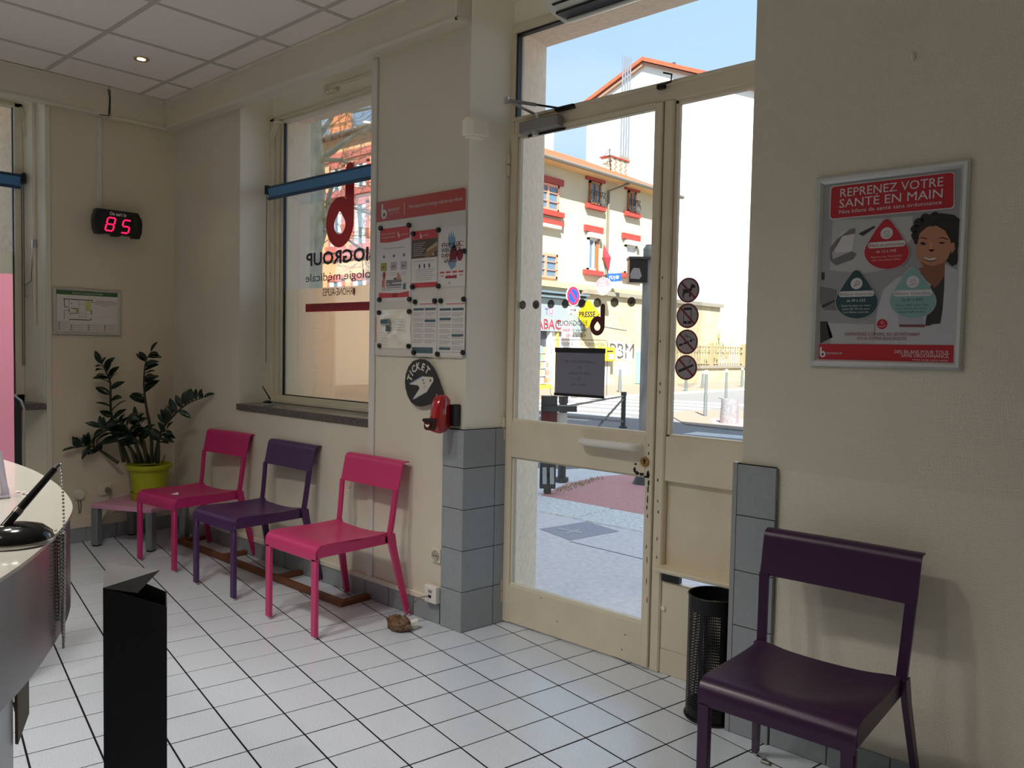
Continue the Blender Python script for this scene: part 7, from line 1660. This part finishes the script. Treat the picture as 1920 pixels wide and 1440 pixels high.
t, c_ = proj('tobacco_lozenge', 'tall narrow red lozenge sign against the cream house', 1139, 483, -17.75)
MB().add([(c_.x - 0.10, c_.y - 0.14, c_.z + 0.52), (c_.x + 0.16, c_.y, c_.z), (c_.x - 0.02, c_.y + 0.14, c_.z - 0.52), (c_.x - 0.22, c_.y, c_.z), (c_.x - 0.03, c_.y - 0.1, c_.z), (c_.x - 0.03, c_.y + 0.1, c_.z)], [(0, 1, 4), (1, 2, 4), (2, 3, 4), (3, 0, 4), (1, 0, 5), (2, 1, 5), (3, 2, 5), (0, 3, 5)]).build('panel', M('lozenge_red', (206, 44, 62), 0.5), t)
MB().bar((XF, c_.y, c_.z), (c_.x - 0.15, c_.y, c_.z), 0.04, 0.04).build('bracket', IRON, t)
p_ = on_x(1140, 670, XF + 0.5)
t = wthing('letter_box', 'yellow wall letter box half hidden by the paper notice', 'letter box', (XG, p_.y, 0)); MB().cbox(XG, p_.y - 0.42, 0.92, XG + 0.35, p_.y + 0.32, 1.46, 0.03).build('body', M('post_yellow', (246, 214, 40), 0.5), t); MB().box(XG + 0.345, p_.y - 0.2, 1.28, XG + 0.36, p_.y + 0.18, 1.33).build('slot', BLACK, t); MB().box(XG + 0.345, p_.y - 0.1, 1.0, XG + 0.357, p_.y + 0.22, 1.2).build('white_label', WHITE, t); MB().box(XG + 0.02, p_.y - 0.30, 0.0, XG + 0.2, p_.y + 0.24, 0.92).build('pedestal', M('plinth_grey', (176, 172, 164), 0.8), t)
p_ = on_x(1197, 700, XG)
t = wthing('street_cabinet', 'blue grey metal cabinet against the rough wall beside the signal post', 'cabinet', (XG, p_.y, 0)); MB().cbox(XG, p_.y - 0.25, 0.0, XG + 0.35, p_.y + 0.45, 1.30, 0.02).build('body', M('cabinet_teal', (120, 152, 158), 0.6), t); MB().box(XG + 0.34, p_.y - 0.05, 0.35, XG + 0.358, p_.y + 0.2, 0.85).build('white_label', WHITE, t)

# ---- salmon house beyond the tree
YS_ = 14.0
SAL = M('salmon_render', (222, 172, 126), 0.9, noise=(1.0, 0.08)); SRD = M('band_red', (184, 104, 92), 0.8); SWN = M('shutter_white', (216, 220, 214), 0.6)
HS = wthing('salmon_house', 'salmon rendered house with red bands seen through the left window behind the tree', 'house', (-23, 15, 0))
MB().box(-34, YS_, -0.05, -17.9, 19.4, 7.5).build('wall', SAL, HS)
rows = []
for a_ in (0, 1): rows.append([(-34.4 + 16.9 * k / 160, (13.80, 16.8)[a_], (7.50, 7.86)[a_] + 0.04 * abs(math.sin(PI * k / 2))) for k in range(161)])
r_ = MB().grid(rows); r_.grid([rows[1], [(x, 19.7, 7.4) for x, _, _ in rows[1]]]); r_.build('roof', M('roof_tile_brown', (150, 104, 82), 0.85, noise=(3, 0.15)), HS)
MB().box(-34.2, 13.82, 7.40, -17.6, 14.0, 7.46).build('eave_board', M('eave_brown', (120, 92, 74), 0.8), HS)
MB().tube([(-34.2, 13.78, 7.46), (-17.6, 13.78, 7.46)], 0.06, 8).build('gutter', GUT, HS)
for z in (3.86, 6.75): MB().box(-34.05, YS_ - 0.06, z, -17.85, YS_ + 0.02, z + 0.22).build('band', SRD, HS)
p_ = on_y(650, 228, 16.5); MB().box(p_.x - 0.28, 16.0, 7.6, p_.x + 0.28, 16.5, p_.z + 0.35).build('chimney', M('chimney_orange', (222, 140, 92), 0.9, noise=(4, 0.1)), HS)
def swin(px, z0, z1, w=0.95):
    x = on_y(px, 450, YS_).x; f = MB().box(x - w / 2 - 0.11, YS_ - 0.05, z0 - 0.1, x - w / 2, YS_ + 0.02, z1 + 0.1).box(x + w / 2, YS_ - 0.05, z0 - 0.1, x + w / 2 + 0.11, YS_ + 0.02, z1 + 0.1).box(x - w / 2 - 0.11, YS_ - 0.05, z1 + 0.02, x + w / 2 + 0.11, YS_ + 0.02, z1 + 0.2).box(x - w / 2 - 0.2, YS_ - 0.1, z0 - 0.18, x + w / 2 + 0.2, YS_ + 0.02, z0)
    W_ = f.build('window', SRD, HS); MB().box(x - w / 2, YS_ - 0.02, z0, x + w / 2, YS_ + 0.01, z1).build('pane', GPANE, W_); MB().box(x - w / 2, YS_ - 0.045, z0, x - w * 0.18, YS_ - 0.005, z1).box(x + w * 0.18, YS_ - 0.045, z0, x + w / 2, YS_ - 0.005, z1).build('shutter', SWN, W_)
for px in (588, 632, 677): swin(px, 4.25, 5.35, 0.52); swin(px, 5.85, 6.50, 0.52); swin(px, 1.2, 3.2, 0.6)

# ---- bare plane tree
TR = wthing('plane_tree', 'bare plane tree with mottled trunk seen through the left window', 'tree', (-11.3, 7.9, 0))
BARK = M('plane_bark', (206, 204, 180), 0.9, noise=(7, 0.30, (1, 1, 0.5)), bump=('noise', 20, 0.4, 0.02)); TWIG = M('twig', (214, 190, 146), 0.9)
DT = 13.6
def tp(px, py, dd=0.0): return at_d(px, py, DT + dd)
MB().tube([Vector((tp(588, 500).x, tp(588, 500).y, -0.1)), tp(588, 560), tp(588, 470), tp(591, 410), tp(596, 360), tp(595, 305), tp(591, 260), tp(592, 200), tp(598, 120)], [0.20, 0.15, 0.14, 0.13, 0.125, 0.12, 0.105, 0.09, 0.06], 12).build('trunk', BARK, TR, 60)
limbs = [([(592, 480), (601, 455), (608, 430), (613, 405), (616, 370), (628, 330)], 0.075), ([(594, 420), (604, 402), (613, 394)], 0.06), ([(597, 310), (606, 294), (625, 283), (645, 266), (668, 252), (700, 236)], 0.065), ([(592, 250), (585, 225), (570, 190)], 0.05), ([(591, 265), (610, 240), (640, 190), (670, 130)], 0.05), ([(596, 355), (575, 330), (550, 310)], 0.05), ([(600, 300), (640, 300), (680, 320), (720, 350)], 0.04), ([(608, 430), (640, 440), (680, 470), (720, 480)], 0.03), ([(616, 380), (650, 385), (690, 400), (730, 400)], 0.03), ([(592, 210), (625, 200), (660, 210), (710, 200)], 0.04)]
random.seed(17); tw = MB()
def twig(p, d, L, r, depth):
    n = 4; pts = [p]; dd = d.copy()
    for k in range(n):
        dd = (dd + Vector((random.uniform(-1, 1), random.uniform(-1, 1), random.uniform(-0.7, 0.9))) * 0.28).normalized(); pts.append(pts[-1] + dd * L / n)
    tw.tube(pts, [r * (1 - 0.18 * k) for k in range(n + 1)], 4, False)
    if depth > 0:
        for k in range(4):
            i = random.randint(1, n); e_ = (dd + Vector((random.uniform(-1, 1), random.uniform(-1, 1), random.uniform(-0.8, 0.9)))).normalized(); twig(pts[i], e_, L * random.uniform(0.5, 0.8), r * 0.6, depth - 1)
for pts, r in limbs:
    P_ = [tp(px, py, random.uniform(-0.4, 0.4) * (i > 0)) for i, (px, py) in enumerate(pts)]
    MB().tube(P_, [r * (1 - 0.6 * i / (len(P_) - 1)) for i in range(len(P_))], 8).build('limb', BARK, TR, 60)
    for k in range(6):
        i = random.randint(1, len(P_) - 1); q_ = P_[i - 1].lerp(P_[i], random.random()); d = (P_[i] - P_[i - 1]).normalized() + Vector((random.uniform(-1, 1), random.uniform(-1, 1), random.uniform(-0.6, 1))) * 0.9
        twig(q_, d.normalized(), random.uniform(0.9, 1.7), 0.010, 2)
tw.build('twigs', TWIG, TR, kind='stuff', fix=False)

# ================================================================== added fill lamps out of view, and the bulb of the downlight
def lamp(x, y, w, size=0.25, z=CZ - 0.02, col=(1.0, 0.94, 0.86)):
    ld = bpy.data.lights.new('fill_lamp', 'AREA'); ld.shape = 'DISK'; ld.size = size; ld.energy = w; ld.color = col; ld.spread = math.radians(125)
    o = bpy.data.objects.new('fill_lamp', ld); COL.objects.link(o); o.location = (x, y, z); return o
sp = bpy.data.lights.new('spot_bulb', 'SPOT'); sp.energy = 4; sp.spot_size = math.radians(80); sp.spot_blend = 0.8; sp.color = (1, 0.82, 0.58); sp.shadow_soft_size = 0.03
so_ = bpy.data.objects.new('spot_bulb', sp); COL.objects.link(so_); so_.location = DL.location + Vector((0, 0, -0.012))
for (x_, y_) in FILL_LAMPS: lamp(x_, y_, FILL_W)
for o in bpy.data.objects:
    if '_w' in o: del o['_w']
